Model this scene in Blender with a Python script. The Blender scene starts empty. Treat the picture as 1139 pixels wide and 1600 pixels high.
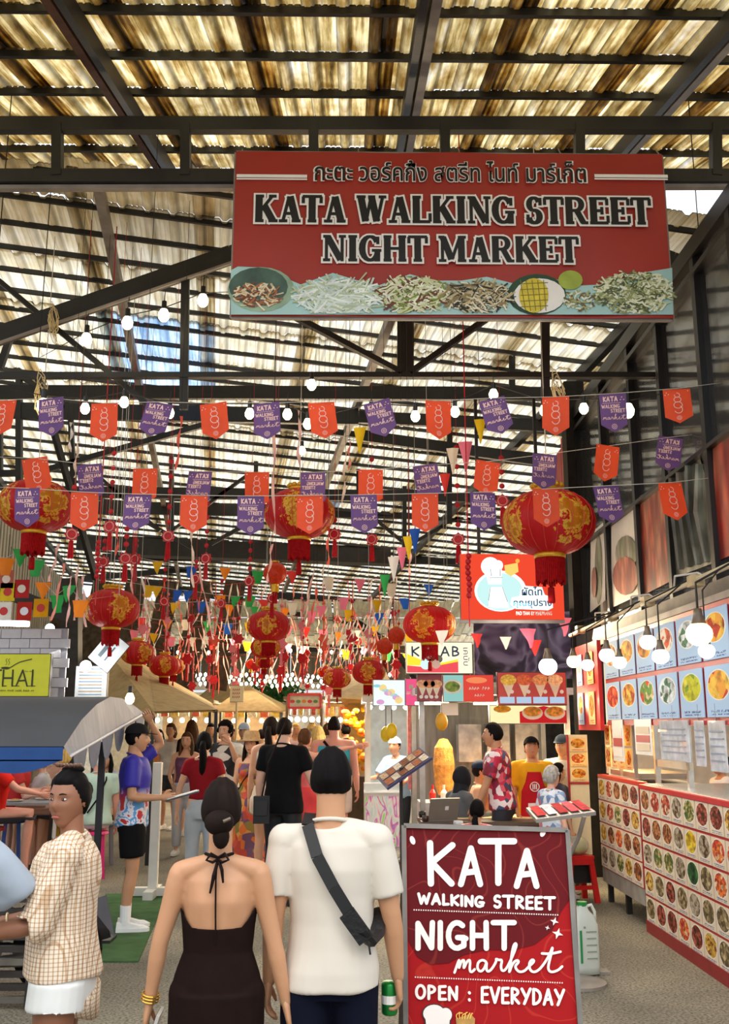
import bpy, bmesh, math, random
import numpy as np
from mathutils import Vector, Matrix, noise as mnoise
random.seed(7)
C = bpy.context.scene.collection
SC = bpy.context.scene
PI = math.pi
R = math.radians

# ------------------------------------------------------------------ camera, world, exposure
FPX, IW, IH = 1550.0, 1139.0, 1600.0
CAMZ = 1.75
PITCH = math.atan(335 / FPX)
YAW = math.atan(21.5 / FPX)
cam_d = bpy.data.cameras.new('camera')
cam = bpy.data.objects.new('camera', cam_d); C.objects.link(cam)
cam.location = (0, 0, CAMZ)
cam.rotation_euler = (PI / 2 + PITCH, 0, -YAW)
cam_d.sensor_fit = 'VERTICAL'; cam_d.sensor_height = 24.0
cam_d.lens = FPX / IH * 24.0
cam_d.clip_start = 0.05; cam_d.clip_end = 300
SC.camera = cam
SC.view_settings.view_transform = 'Standard'
SC.view_settings.look = 'None'
SC.view_settings.gamma = 1.0
SC.view_settings.use_curve_mapping = False
SC.view_settings.exposure = 0.28
w = bpy.data.worlds.new('evening_sky'); SC.world = w; w.use_nodes = True
nt = w.node_tree; nt.nodes.clear()
bg = nt.nodes.new('ShaderNodeBackground'); wo = nt.nodes.new('ShaderNodeOutputWorld')
bg.inputs['Color'].default_value = (0.88, 0.93, 1.0, 1); 
# an overcast sky: three times as bright overhead as at the horizon
_tc = nt.nodes.new('ShaderNodeTexCoord'); _sp = nt.nodes.new('ShaderNodeSeparateXYZ'); _mx = nt.nodes.new('ShaderNodeMath'); _mx.operation = 'MAXIMUM'; _mx.inputs[1].default_value = 0
_ma = nt.nodes.new('ShaderNodeMath'); _ma.operation = 'MULTIPLY_ADD'; _ma.inputs[1].default_value = 1.85; _ma.inputs[2].default_value = 0.7
nt.links.new(_tc.outputs['Generated'], _sp.inputs[0]); nt.links.new(_sp.outputs[2], _mx.inputs[0]); nt.links.new(_mx.outputs[0], _ma.inputs[0]); nt.links.new(_ma.outputs[0], bg.inputs['Strength'])
nt.links.new(bg.outputs[0], wo.inputs[0])

def _ray(px, py):
    x = (px - IW / 2) / FPX; y = -(py - IH / 2) / FPX
    d = Vector((x, math.cos(PITCH) - y * math.sin(PITCH), math.sin(PITCH) + y * math.cos(PITCH)))
    c, s = math.cos(-YAW), math.sin(-YAW)
    return Vector((d.x * c - d.y * s, d.x * s + d.y * c, d.z))
def P(px, py, Y):                      # the place seen at a pixel, at street depth Y
    d = _ray(px, py); k = Y / d.y
    return Vector((d.x * k, Y, CAMZ + d.z * k))
def G(px, py, z=0.0):                  # the place seen at a pixel, at height z
    d = _ray(px, py); k = (z - CAMZ) / d.z
    return Vector((d.x * k, d.y * k, z))
def PX(px, py, X):                     # the place seen at a pixel, on the plane x = X
    d = _ray(px, py); k = X / d.x
    return Vector((X, d.y * k, CAMZ + d.z * k))

# lamps of the market: strip lights and floods on the stalls, plus unseen fill behind the camera
def lamp_area(loc, target, sx, sy, power, col):
    ld = bpy.data.lights.new('stall_and_fill_light', 'AREA'); ld.shape = 'RECTANGLE'; ld.size = sx; ld.size_y = sy
    ld.energy = power; ld.color = col
    o = bpy.data.objects.new('stall_and_fill_light', ld); C.objects.link(o); o.location = loc
    o.rotation_euler = (Vector(target) - Vector(loc)).to_track_quat('-Z', 'Y').to_euler()
    return o
def lamp_point(loc, power, col, r=0.05):
    ld = bpy.data.lights.new('bulb_light', 'POINT'); ld.energy = power; ld.color = col; ld.shadow_soft_size = r
    o = bpy.data.objects.new('bulb_light', ld); C.objects.link(o); o.location = loc
    return o
WARM = (1.0, 0.78, 0.5); COOL = (0.86, 0.94, 1.0); WHITE = (1.0, 0.95, 0.86)
lamp_area((1.5, 8.3, 2.9), (1.3, 8.3, 0.2), 4.5, 0.4, 30, WHITE)       # row of lamps over the right-hand menus
lamp_area((1.9, 11.6, 2.9), (1.5, 9.5, 1.2), 3.0, 0.4, 100, WARM)
lamp_area((-3.0, 11.5, 2.4), (-2.5, 10.0, 1.0), 3.0, 0.6, 35, WHITE)
lamp_area((0.2, 20.0, 3.4), (0.0, 14.0, 0.8), 6.0, 1.0, 260, WARM)
lamp_area((-1.5, 1.2, 4.2), (-0.6, 4.6, 1.2), 1.6, 1.6, 30, WARM)         # unseen fill lamps, this and the next, above and behind the photographer
lamp_area((1.4, 1.0, 3.8), (1.2, 5.5, 1.4), 1.6, 1.0, 22, WHITE)

# ------------------------------------------------------------------ materials
def lin(h):
    h = h.lstrip('#'); o = []
    for i in (0, 2, 4):
        c = int(h[i:i + 2], 16) / 255
        o.append(c / 12.92 if c <= 0.04045 else ((c + 0.055) / 1.055) ** 2.4)
    return (o[0], o[1], o[2], 1)
_M = {}
def mat(h, rough=0.6, metal=0.0, var=0.12, scale=8.0, emit=0.0, tr=0.0, bump=0.0, bscale=60.0, coat=0.0, alpha=1.0, sub=0.0, stretch=None):
    key = (h, rough, metal, var, scale, emit, tr, bump, bscale, coat, alpha, sub, stretch)
    if key in _M: return _M[key]
    m = bpy.data.materials.new('mat_' + h.lstrip('#')); m.use_nodes = True
    nt = m.node_tree; N = nt.nodes; L = nt.links; N.clear()
    out = N.new('ShaderNodeOutputMaterial')
    if emit > 0:
        e = N.new('ShaderNodeEmission'); e.inputs[0].default_value = lin(h); e.inputs[1].default_value = emit
        L.new(e.outputs[0], out.inputs[0]); _M[key] = m; return m
    p = N.new('ShaderNodeBsdfPrincipled')
    p.inputs['Roughness'].default_value = rough; p.inputs['Metallic'].default_value = metal
    if coat: p.inputs['Coat Weight'].default_value = coat
    if rough >= .7 and not metal: p.inputs['Specular IOR Level'].default_value = .12
    if sub:
        p.inputs['Subsurface Weight'].default_value = sub; p.inputs['Subsurface Radius'].default_value = (0.02, 0.008, 0.005)
        p.inputs['Subsurface Scale'].default_value = 0.5
    tc = N.new('ShaderNodeTexCoord')
    src = tc.outputs['Object']
    if stretch:
        mp = N.new('ShaderNodeMapping'); mp.inputs['Scale'].default_value = stretch; L.new(src, mp.inputs[0]); src = mp.outputs[0]
    if var > 0:
        nz = N.new('ShaderNodeTexNoise'); nz.inputs['Scale'].default_value = scale; nz.inputs['Detail'].default_value = 4
        L.new(src, nz.inputs['Vector'])
        mr = N.new('ShaderNodeMapRange'); mr.inputs['From Min'].default_value = 0.3; mr.inputs['From Max'].default_value = 0.7
        mr.inputs['To Min'].default_value = 1 - var; mr.inputs['To Max'].default_value = 1 + var
        L.new(nz.outputs[0], mr.inputs[0])
        hs = N.new('ShaderNodeHueSaturation'); hs.inputs['Color'].default_value = lin(h)
        L.new(mr.outputs[0], hs.inputs['Value']); L.new(hs.outputs[0], p.inputs['Base Color'])
    else: p.inputs['Base Color'].default_value = lin(h)
    if bump > 0:
        b = N.new('ShaderNodeBump'); b.inputs['Strength'].default_value = bump; b.inputs['Distance'].default_value = 0.01
        n2 = N.new('ShaderNodeTexNoise'); n2.inputs['Scale'].default_value = bscale; n2.inputs['Detail'].default_value = 3
        L.new(src, n2.inputs['Vector']); L.new(n2.outputs[0], b.inputs['Height']); L.new(b.outputs[0], p.inputs['Normal'])
    sh = p.outputs[0]
    if tr > 0:
        t = N.new('ShaderNodeBsdfTranslucent'); mx = N.new('ShaderNodeMixShader'); mx.inputs[0].default_value = tr
        if var > 0: L.new(hs.outputs[0], t.inputs[0])
        else: t.inputs[0].default_value = lin(h)
        L.new(sh, mx.inputs[1]); L.new(t.outputs[0], mx.inputs[2]); sh = mx.outputs[0]
    if alpha < 1:
        t = N.new('ShaderNodeBsdfTransparent'); mx = N.new('ShaderNodeMixShader'); mx.inputs[0].default_value = alpha
        L.new(t.outputs[0], mx.inputs[1]); L.new(sh, mx.inputs[2]); sh = mx.outputs[0]
    L.new(sh, out.inputs[0]); _M[key] = m
    return m
def node_mat(name, fn):
    m = bpy.data.materials.new(name); m.use_nodes = True
    nt = m.node_tree; nt.nodes.clear(); out = nt.nodes.new('ShaderNodeOutputMaterial')
    fn(nt.nodes, nt.links, out); return m
def ramp(N, pts, interp='LINEAR'):
    r = N.new('ShaderNodeValToRGB'); r.color_ramp.interpolation = interp
    e = r.color_ramp.elements
    while len(e) < len(pts): e.new(0.5)
    for i, (p, c) in enumerate(pts): e[i].position = p; e[i].color = lin(c) if isinstance(c, str) else c
    return r
def glow(h, s): return mat(h, emit=s, var=0)

# ------------------------------------------------------------------ mesh helpers
def basis(d, up=(0, 0, 1)):
    d = Vector(d).normalized(); up = Vector(up)
    if abs(d.dot(up)) > 0.98: up = Vector((0, 1, 0)) if abs(d.y) < 0.9 else Vector((1, 0, 0))
    x = d.cross(up).normalized(); return x, x.cross(d).normalized(), d
class MB:
    def __init__(s): s.v = []; s.f = []; s.mi = []; s.cur = 0
    def add(s, vs, fs):
        o = len(s.v); s.v += [tuple(p) for p in vs]
        for f in fs: s.f.append([i + o for i in f]); s.mi.append(s.cur)
        return s
    def box(s, c, size, rot=0.0, M=None):
        x, y, z = (q / 2 for q in size)
        vs = [Vector(p) for p in ((-x,-y,-z),(x,-y,-z),(x,y,-z),(-x,y,-z),(-x,-y,z),(x,-y,z),(x,y,z),(-x,y,z))]
        if rot: Rm = Matrix.Rotation(rot, 3, 'Z'); vs = [Rm @ p for p in vs]
        if M is not None: vs = [M @ p for p in vs]
        c = Vector(c); vs = [p + c for p in vs]
        return s.add(vs, [(0,3,2,1),(4,5,6,7),(0,1,5,4),(1,2,6,5),(2,3,7,6),(3,0,4,7)])
    def bar(s, a, b, w, h=None, up=(0, 0, 1)):
        a = Vector(a); b = Vector(b); h = h or w
        x, y, d = basis(b - a, up); x = x * w / 2; y = y * h / 2
        vs = [a-x-y, a+x-y, a+x+y, a-x+y, b-x-y, b+x-y, b+x+y, b-x+y]
        return s.add(vs, [(0,3,2,1),(4,5,6,7),(0,1,5,4),(1,2,6,5),(2,3,7,6),(3,0,4,7)])
    def tube(s, pts, r, n=8, caps=True, up=(0, 0, 1), flat=1.0, closed_round=False):
        pts = [Vector(p) for p in pts]; k = len(pts)
        rs = r if isinstance(r, (list, tuple)) else [r] * k
        rings = []; xprev = None
        for i, p in enumerate(pts):
            d = (pts[min(i+1, k-1)] - pts[max(i-1, 0)])
            if d.length < 1e-9: d = Vector((0, 0, 1))
            d.normalize()
            if xprev is None: x, y, _ = basis(d, up)
            else:
                x = xprev - d * xprev.dot(d)
                x = x.normalized() if x.length > 1e-6 else basis(d, up)[0]
                y = x.cross(d)
            xprev = x
            rr = rs[i]; rx, ry = rr if isinstance(rr, (tuple, list)) else (rr, rr * flat)
            rings.append([p + x * (rx * math.cos(2*PI*j/n)) + y * (ry * math.sin(2*PI*j/n)) for j in range(n)])
        vs = [q for rg in rings for q in rg]; fs = []
        for i in range(k - 1):
            for j in range(n):
                a = i*n + j; b = i*n + (j+1) % n
                fs.append((a, b, b + n, a + n))
        if caps: fs.append(tuple(range(n))[::-1]); fs.append(tuple((k-1)*n + j for j in range(n)))
        return s.add(vs, fs)
    def lathe(s, prof, n=24, c=(0, 0, 0), sx=1, sy=1):
        c = Vector(c); vs = []; fs = []
        for (r, z) in prof:
            for j in range(n): vs.append(c + Vector((sx*r*math.cos(2*PI*j/n), sy*r*math.sin(2*PI*j/n), z)))
        for i in range(len(prof) - 1):
            for j in range(n):
                a = i*n + j; b = i*n + (j+1) % n; fs.append((a, b, b+n, a+n))
        return s.add(vs, fs)
    def ball(s, c, r, n=12, m=8, M=None):
        rx, ry, rz = r if isinstance(r, (tuple, list)) else (r, r, r); c = Vector(c); vs = []; fs = []
        for i in range(m + 1):
            t = PI * i / m
            for j in range(n):
                p = Vector((rx*math.sin(t)*math.cos(2*PI*j/n), ry*math.sin(t)*math.sin(2*PI*j/n), rz*math.cos(t)))
                if M is not None: p = M @ p
                vs.append(c + p)
        for i in range(m):
            for j in range(n):
                a = i*n + j; b = i*n + (j+1) % n; fs.append((a, a+n, b+n, b))
        return s.add(vs, fs)
    def prism(s, pts, y0, y1):          # outline in x,z extruded along y
        n = len(pts); vs = [(x, y0, z) for x, z in pts] + [(x, y1, z) for x, z in pts]
        fs = [tuple(range(n)), tuple(range(2*n-1, n-1, -1))] + [(i, i+n, (i+1) % n + n, (i+1) % n) for i in range(n)]
        return s.add(vs, fs)
    def poly(s, pts): return s.add(pts, [tuple(range(len(pts)))])
    def mesh(s, name='m', mats=None, smooth=False):
        me = bpy.data.meshes.new(name); me.from_pydata(s.v, [], s.f)
        for m in (mats if isinstance(mats, (list, tuple)) else [mats]): me.materials.append(m)
        if any(s.mi): me.polygons.foreach_set('material_index', s.mi)
        if smooth: me.polygons.foreach_set('use_smooth', [True] * len(me.polygons))
        me.update(); return me
    def build(s, name, m, parent=None, smooth=False, **kw):
        return link(name, s.mesh(name, m, smooth), parent, **kw)
def link(name, me, parent=None, loc=None, rot=None, label=None, cat=None, group=None, kind=None):
    o = bpy.data.objects.new(name, me); C.objects.link(o)
    if name in ('lettering', 'letter_outline', 'food_print', 'print', 'label_print', 'emblem', 'emblem_outline', 'emblem_line', 'rule_line', 'apron_print', 'print_block'): o['kind'] = 'stuff'
    if parent is not None: o.parent = parent
    if loc is not None: o.location = loc
    if rot is not None: o.rotation_euler = rot if hasattr(rot, '__len__') else (0, 0, rot)
    return tag(o, label, cat, group, kind)
def tag(o, label=None, cat=None, group=None, kind=None):
    if label: o['label'] = label
    if cat: o['category'] = cat
    if group: o['group'] = group
    if kind: o['kind'] = kind
    return o
def thing(name, label, cat, loc=(0, 0, 0), rot=0, group=None):
    return link(name, None, None, loc, rot, label, cat, group)
def copy_tree(o, parent=None):
    c = o.copy(); C.objects.link(c)
    if parent is not None: c.parent = parent
    for ch in list(o.children): copy_tree(ch, c)
    return c
def ordinal(i): return ['first','second','third','fourth','fifth','sixth','seventh','eighth','ninth','tenth','eleventh','twelfth','thirteenth','fourteenth','fifteenth','sixteenth','seventeenth','eighteenth','nineteenth','twentieth'][i] if i < 20 else {20: 'twenty-first', 21: 'twenty-second', 22: 'twenty-third', 23: 'twenty-fourth', 24: 'twenty-fifth', 25: 'twenty-sixth', 26: 'twenty-seventh', 27: 'twenty-eighth'}.get(i, str(i+1) + 'th')

# ------------------------------------------------------------------ lettering
_TX = {}
def text_mesh(txt, m, size=1.0, align='CENTER', off=0.0, ext=0.0):
    key = (txt, m.name if m else '', size, align, off, ext)
    if key in _TX: return _TX[key]
    cu = bpy.data.curves.new('t', 'FONT'); cu.body = txt; cu.size = size; cu.align_x = align; cu.align_y = 'CENTER'
    cu.offset = off; cu.extrude = ext; cu.resolution_u = 2; cu.fill_mode = 'FRONT' if ext == 0 else 'BOTH'
    o = bpy.data.objects.new('t', cu); C.objects.link(o)
    dg = bpy.context.evaluated_depsgraph_get(); dg.update()
    me = bpy.data.meshes.new_from_object(o.evaluated_get(dg)); me.materials.clear()
    if m: me.materials.append(m)
    bpy.data.objects.remove(o); bpy.data.curves.remove(cu)
    # stand it up: x right, z up, facing -y
    for v in me.vertices: v.co = (v.co.x, -v.co.z, v.co.y)
    _TX[key] = me; return me
def text_width(me): xs = [v.co.x for v in me.vertices]; return (max(xs) - min(xs)) if xs else 0
def text_on(name, txt, m, parent, x, y, z, width=None, height=None, off=0.0, rot=None):
    me = text_mesh(txt, m, 1.0, off=off)
    o = link(name, me, parent, (x, y, z), rot)
    xs = [v.co.x for v in me.vertices]; zs = [v.co.z for v in me.vertices]
    if not xs: return o
    sx = width / (max(xs) - min(xs)) if width else None; sz = height / (max(zs) - min(zs)) if height else None
    o.scale = (sx or sz, 1, sz or sx); return o

# stroke alphabets: points in a unit box (x right, y up)
def arc(cx, cy, rx, ry, a0, a1, n=9):
    return [(cx + rx*math.cos(R(a0 + (a1-a0)*i/(n-1))), cy + ry*math.sin(R(a0 + (a1-a0)*i/(n-1)))) for i in range(n)]
HAND = {   # plain round-ended capitals: width, strokes
 'K': (.62, [[(.08,0),(.06,1)], [(.6,.95),(.1,.52),(.58,0)]]),
 'A': (.68, [[(.02,0),(.34,1),(.64,0)], [(.16,.32),(.52,.36)]]),
 'T': (.8, [[(.0,1),(.8,1)], [(.42,1),(.42,0)]]),
 'W': (.9, [[(0,1),(.22,0),(.44,.75),(.66,0),(.9,1)]]),
 'L': (.45, [[(.05,1),(.05,0),(.45,.03)]]),
 'I': (.12, [[(.06,0),(.06,1)]]),
 'N': (.62, [[(.05,0),(.05,.97),(.57,.02),(.6,1)]]),
 'G': (.68, [arc(.36,.5,.33,.5,50,300,12) + [(.62,.1),(.62,.42),(.38,.42),(.7,.38)]]),
 'S': (.5, [arc(.26,.74,.22,.25,40,270,9) + arc(.25,.25,.24,.26,90,-150,9)]),
 'R': (.6, [[(.06,0),(.06,1)] + arc(.1,.75,.42,.25,90,-90,8) + [(.1,.5),(.58,0)]]),
 'E': (.52, [[(.5,1),(.06,.98),(.06,0),(.52,0)], [(.06,.52),(.45,.52)]]),
 'H': (.62, [[(.05,0),(.05,1)], [(.58,0),(.57,1)], [(.05,.5),(.58,.5)]]),
 'M': (.8, [[(.03,0),(.1,1),(.4,.3),(.7,1),(.78,0)]]),
 'O': (.66, [arc(.33,.5,.31,.5,90,450,17)]),
 'P': (.56, [[(.06,0),(.06,1)] + arc(.1,.73,.4,.27,90,-90,8) + [(.06,.46)]]),
 'V': (.64, [[(0,1),(.32,0),(.64,1)]]),
 'Y': (.64, [[(0,1),(.32,.45)], [(.66,1),(.2,0)]]),
 'D': (.64, [[(.06,0),(.06,1)] + arc(.08,.5,.52,.5,90,-90,10) + [(.06,0)]]),
 'B': (.6, [[(.06,0),(.06,1)] + arc(.1,.75,.36,.25,90,-90,8) + arc(.1,.26,.44,.26,90,-90,8) + [(.06,0)]]),
 ':': (.14, [[(.07,.18),(.07,.22)], [(.07,.68),(.07,.72)]]),
 ' ': (.35, []),
}
SCRIPT = [  # "market" in one running hand: a single line
 [(0,.0),(.10,.42),(.12,.45),(.10,.1),(.16,.38),(.22,.46),(.24,.4),(.22,.1),(.30,.38),(.36,.46),(.39,.40),(.37,.08),(.42,.0),(.50,.12)],
 [(.78,.38),(.70,.46),(.58,.38),(.56,.14),(.64,.02),(.74,.14),(.80,.42),(.78,.10),(.84,.02),(.94,.16),(1.04,.42),(1.02,.50),(1.10,.44),(1.18,.46),(1.14,.20),(1.18,.04),(1.28,.12),(1.44,.60),(1.54,.98),(1.50,1.06),(1.44,.9),(1.38,.3),(1.34,-.06),(1.42,.30),(1.54,.46),(1.60,.38),(1.48,.22),(1.58,.02),(1.72,.04),(1.84,.22),(1.98,.40),(1.92,.48),(1.84,.34),(1.86,.08),(1.98,.0),(2.14,.16),(2.34,.60),(2.44,.98),(2.36,.5),(2.30,.14),(2.38,.0),(2.56,.08),(2.66,.22)],
 [(2.16,.68),(2.36,.66),(2.62,.74)],
]
def smooth_line(pts, it=2):
    for _ in range(it):
        o = [pts[0]]
        for a, b in zip(pts, pts[1:]):
            o += [(a[0]*.75+b[0]*.25, a[1]*.75+b[1]*.25), (a[0]*.25+b[0]*.75, a[1]*.25+b[1]*.75)]
        pts = o + [pts[-1]]
    return pts
def ribbon(mb, pts, w, y=0.0, n=8, cap=True):          # a flat round-ended stroke facing -y
    y0_ = y
    for (x0, z0), (x1, z1) in zip(pts, pts[1:]):
        y = y0_ - 3e-5*(len(mb.f) % 41); dx, dz = x1-x0, z1-z0; L = math.hypot(dx, dz) or 1e-6; nx, nz = -dz/L*w/2, dx/L*w/2
        mb.poly([(x0+nx, y, z0+nz), (x0-nx, y, z0-nz), (x1-nx, y, z1-nz), (x1+nx, y, z1+nz)])
    if cap:
        for (x, z) in pts:
            y = y0_ - 3e-5*(len(mb.f) % 41); mb.poly([(x + w/2*math.cos(2*PI*j/n), y, z + w/2*math.sin(2*PI*j/n)) for j in range(n)])
def hand_text(mb, txt, x0, z0, width, h, w, y=0.0, track=.22):
    tot = sum(HAND[c][0] + track for c in txt) - track; k = width / tot; x = x0
    for c in txt:
        gw, st = HAND[c]
        for s_ in st: ribbon(mb, [(x + px*k, z0 + pz*h) for px, pz in s_], w, y)
        x += (gw + track) * k
def script_text(mb, x0, z0, width, h, w, y=0.0):
    for st in SCRIPT: ribbon(mb, smooth_line([(x0 + px*width/2.66, z0 + pz*h) for px, pz in st]), w, y, 6)
# slab-serif capitals for the banner: (width, bars [(x0,y0,x1,y1,w)], arcs [(cx,cy,rx,ry,a0,a1,wmax,wmin)])
T, t_ = .24, .11
SLAB = {
 'K': (.98, [(.2,0,.2,1,T),(.05,.05,.4,.05,t_),(.05,.95,.4,.95,t_),(.3,.45,.74,.95,t_),(.42,.6,.78,.05,T),(.6,.95,.92,.95,t_),(.6,.05,.98,.05,t_)], []),
 'A': (.98, [(.22,.05,.46,.95,t_),(.5,.95,.76,.05,T),(.05,.05,.4,.05,t_),(.58,.05,.95,.05,t_),(.3,.32,.64,.32,t_)], []),
 'T': (.88, [(.44,0,.44,1,T),(.04,.95,.84,.95,t_),(.07,.95,.07,.7,t_),(.81,.95,.81,.7,t_),(.26,.05,.62,.05,t_)], []),
 'W': (1.3, [(.2,.95,.4,.05,T),(.42,.05,.62,.95,t_),(.64,.95,.86,.05,T),(.88,.05,1.1,.95,t_),(.02,.95,.4,.95,t_),(.5,.95,.8,.95,t_),(.94,.95,1.26,.95,t_)], []),
 'L': (.86, [(.22,0,.22,1,T),(.06,.95,.42,.95,t_),(.06,.05,.8,.05,t_),(.79,.05,.79,.36,t_)], []),
 'I': (.5, [(.24,0,.24,1,T),(.06,.95,.43,.95,t_),(.06,.05,.43,.05,t_)], []),
 'N': (1.02, [(.16,0,.16,1,t_),(.2,.95,.76,.05,T),(.82,.0,.82,1,t_),(.02,.95,.3,.95,t_),(.02,.05,.32,.05,t_),(.68,.95,.98,.95,t_)], []),
 'G': (1.0, [(.78,.0,.78,.42,.2),(.55,.42,.95,.42,t_),(.8,.95,.8,.66,t_)], [(.48,.5,.34,.45,35,330,T,t_)]),
 'S': (.74, [(.62,.96,.62,.68,t_),(.1,.04,.1,.34,t_)], [(.36,.72,.2,.23,20,250,.2,t_),(.36,.27,.22,.23,110,-170,.22,t_)]),
 'R': (1.0, [(.2,0,.2,1,T),(.05,.95,.5,.95,t_),(.05,.05,.4,.05,t_),(.2,.5,.5,.5,t_),(.52,.5,.78,.05,.2),(.7,.05,.98,.05,t_)], [(.48,.72,.24,.22,95,-95,.2,t_)]),
 'E': (.88, [(.22,0,.22,1,T),(.05,.95,.8,.95,t_),(.05,.05,.82,.05,t_),(.22,.5,.56,.5,t_),(.57,.36,.57,.64,t_),(.79,.95,.79,.7,t_),(.81,.05,.81,.32,t_)], []),
 'H': (1.04, [(.2,0,.2,1,T),(.82,0,.82,1,T),(.04,.95,.38,.95,t_),(.04,.05,.38,.05,t_),(.66,.95,1.0,.95,t_),(.66,.05,1.0,.05,t_),(.2,.5,.82,.5,t_)], []),
 'M': (1.26, [(.2,0,.2,1,t_),(.22,.95,.58,.1,T),(.6,.1,.94,.95,t_),(1.0,0,1.0,1,T),(.04,.95,.3,.95,t_),(.04,.05,.36,.05,t_),(.94,.95,1.2,.95,t_),(.84,.05,1.2,.05,t_)], []),
 ' ': (.4, [], []),
}
def slab_text(mb, txt, x0, z0, width, h, y, grow=0.0):
    ybase = y
    tot = sum(SLAB[c][0] for c in txt); k = width / tot; x = x0
    for c in txt:
        gw, bars, arcs = SLAB[c]
        for (a, b, a1, b1, wd) in bars:
            y = ybase - 3e-5*(len(mb.f) % 41); X0, Z0, X1, Z1 = x+a*k, z0+b*h, x+a1*k, z0+b1*h
            dx, dz = X1-X0, Z1-Z0; L = math.hypot(dx, dz); ux, uz = dx/L, dz/L; w2 = wd*h/2 + grow
            X0 -= ux*grow; Z0 -= uz*grow; X1 += ux*grow; Z1 += uz*grow
            mb.poly([(X0-uz*w2, y, Z0+ux*w2), (X0+uz*w2, y, Z0-ux*w2), (X1+uz*w2, y, Z1-ux*w2), (X1-uz*w2, y, Z1+ux*w2)])
        for (cx, cy, rx, ry, a0, a1, wm, wn) in arcs:
            n = 16; prev = None; y = ybase - 3e-5*(len(mb.f) % 41)
            for i in range(n + 1):
                a = R(a0 + (a1-a0)*i/n); wd = (wn + (wm-wn)*abs(math.cos(a)))*h/2 + grow
                px, pz = x+(cx+rx*math.cos(a))*k, z0+(cy+ry*math.sin(a))*h
                nx, nz = math.cos(a), math.sin(a)
                cur = ((px-nx*wd, y, pz-nz*wd), (px+nx*wd, y, pz+nz*wd))
                if prev: mb.poly([prev[0], prev[1], cur[1], cur[0]])
                prev = cur
        x += gw * k
# ================================================================== the hall
black = mat('#17150f', rough=.5, var=.25, scale=5)
steel = mat('#23221f', rough=.45, var=.3, scale=4, bump=.2, bscale=30)
rust = mat('#5b4034', rough=.7, var=.3, scale=6)
greysteel = mat('#8d8378', rough=.5, var=.25, scale=5)

def ground_nodes(N, L, out):
    tc = N.new('ShaderNodeTexCoord'); p = N.new('ShaderNodeBsdfPrincipled')
    a = N.new('ShaderNodeTexNoise'); a.inputs['Scale'].default_value = .9; a.inputs['Detail'].default_value = 6
    b = N.new('ShaderNodeTexNoise'); b.inputs['Scale'].default_value = 55; b.inputs['Detail'].default_value = 3
    v = N.new('ShaderNodeTexVoronoi'); v.inputs['Scale'].default_value = 90
    for n in (a, b, v): L.new(tc.outputs['Object'], n.inputs['Vector'])
    r = ramp(N, [(.3, '#6e695e'), (.5, '#8c8677'), (.7, '#a89f8a')]); L.new(a.outputs[0], r.inputs[0])
    r2 = ramp(N, [(.38, '#6e6a62'), (.5, '#d8d4ca'), (.66, '#ffffff')]); L.new(b.outputs[0], r2.inputs[0])
    mx = N.new('ShaderNodeMix'); mx.data_type = 'RGBA'; mx.blend_type = 'MULTIPLY'; mx.inputs[0].default_value = .85
    L.new(r.outputs[0], mx.inputs[6]); L.new(r2.outputs[0], mx.inputs[7]); L.new(mx.outputs[2], p.inputs['Base Color'])
    bp = N.new('ShaderNodeBump'); bp.inputs['Strength'].default_value = .3; bp.inputs['Distance'].default_value = .003
    L.new(v.outputs[0], bp.inputs['Height']); L.new(bp.outputs[0], p.inputs['Normal'])
    p.inputs['Roughness'].default_value = .75; L.new(p.outputs[0], out.inputs[0])
mb = MB(); mb.poly([(-30, -4, 0), (30, -4, 0), (30, 90, 0), (-30, 90, 0)])
mb.build('floor', node_mat('asphalt', ground_nodes), kind='structure')

# ---- roof sheets: sheet geometry runs along +y, ribs 0.26 apart
def sheet_mesh(name, width, length, m, rib=.26, hh=.055, lap=.035, fine=True):
    mb = MB(); x = 0; prof = []; width += .05
    while x < width - 1e-4:
        prof += [(x, 0), (x+.035, -hh), (x+.075, -hh), (x+.11, 0)]
        if fine: prof += [(x+.15, 0), (x+.16, -.010), (x+.175, 0), (x+.20, 0), (x+.21, -.010), (x+.225, 0)]
        x += rib
    prof.append((width, 0))
    a = [(px, 0, pz - lap) for px, pz in prof]; b = [(px, length + .10, pz + .0) for px, pz in prof]
    n = len(prof); mb.add(a + b, [(i, i+1, n+i+1, n+i) for i in range(n-1)])
    # the lower lip of the lap
    c = [(px, 0, pz - lap - .012) for px, pz in prof]
    mb.add(a + c, [(i+1, i, n+i, n+i+1) for i in range(n-1)])
    return mb.mesh(name, m)
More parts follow.
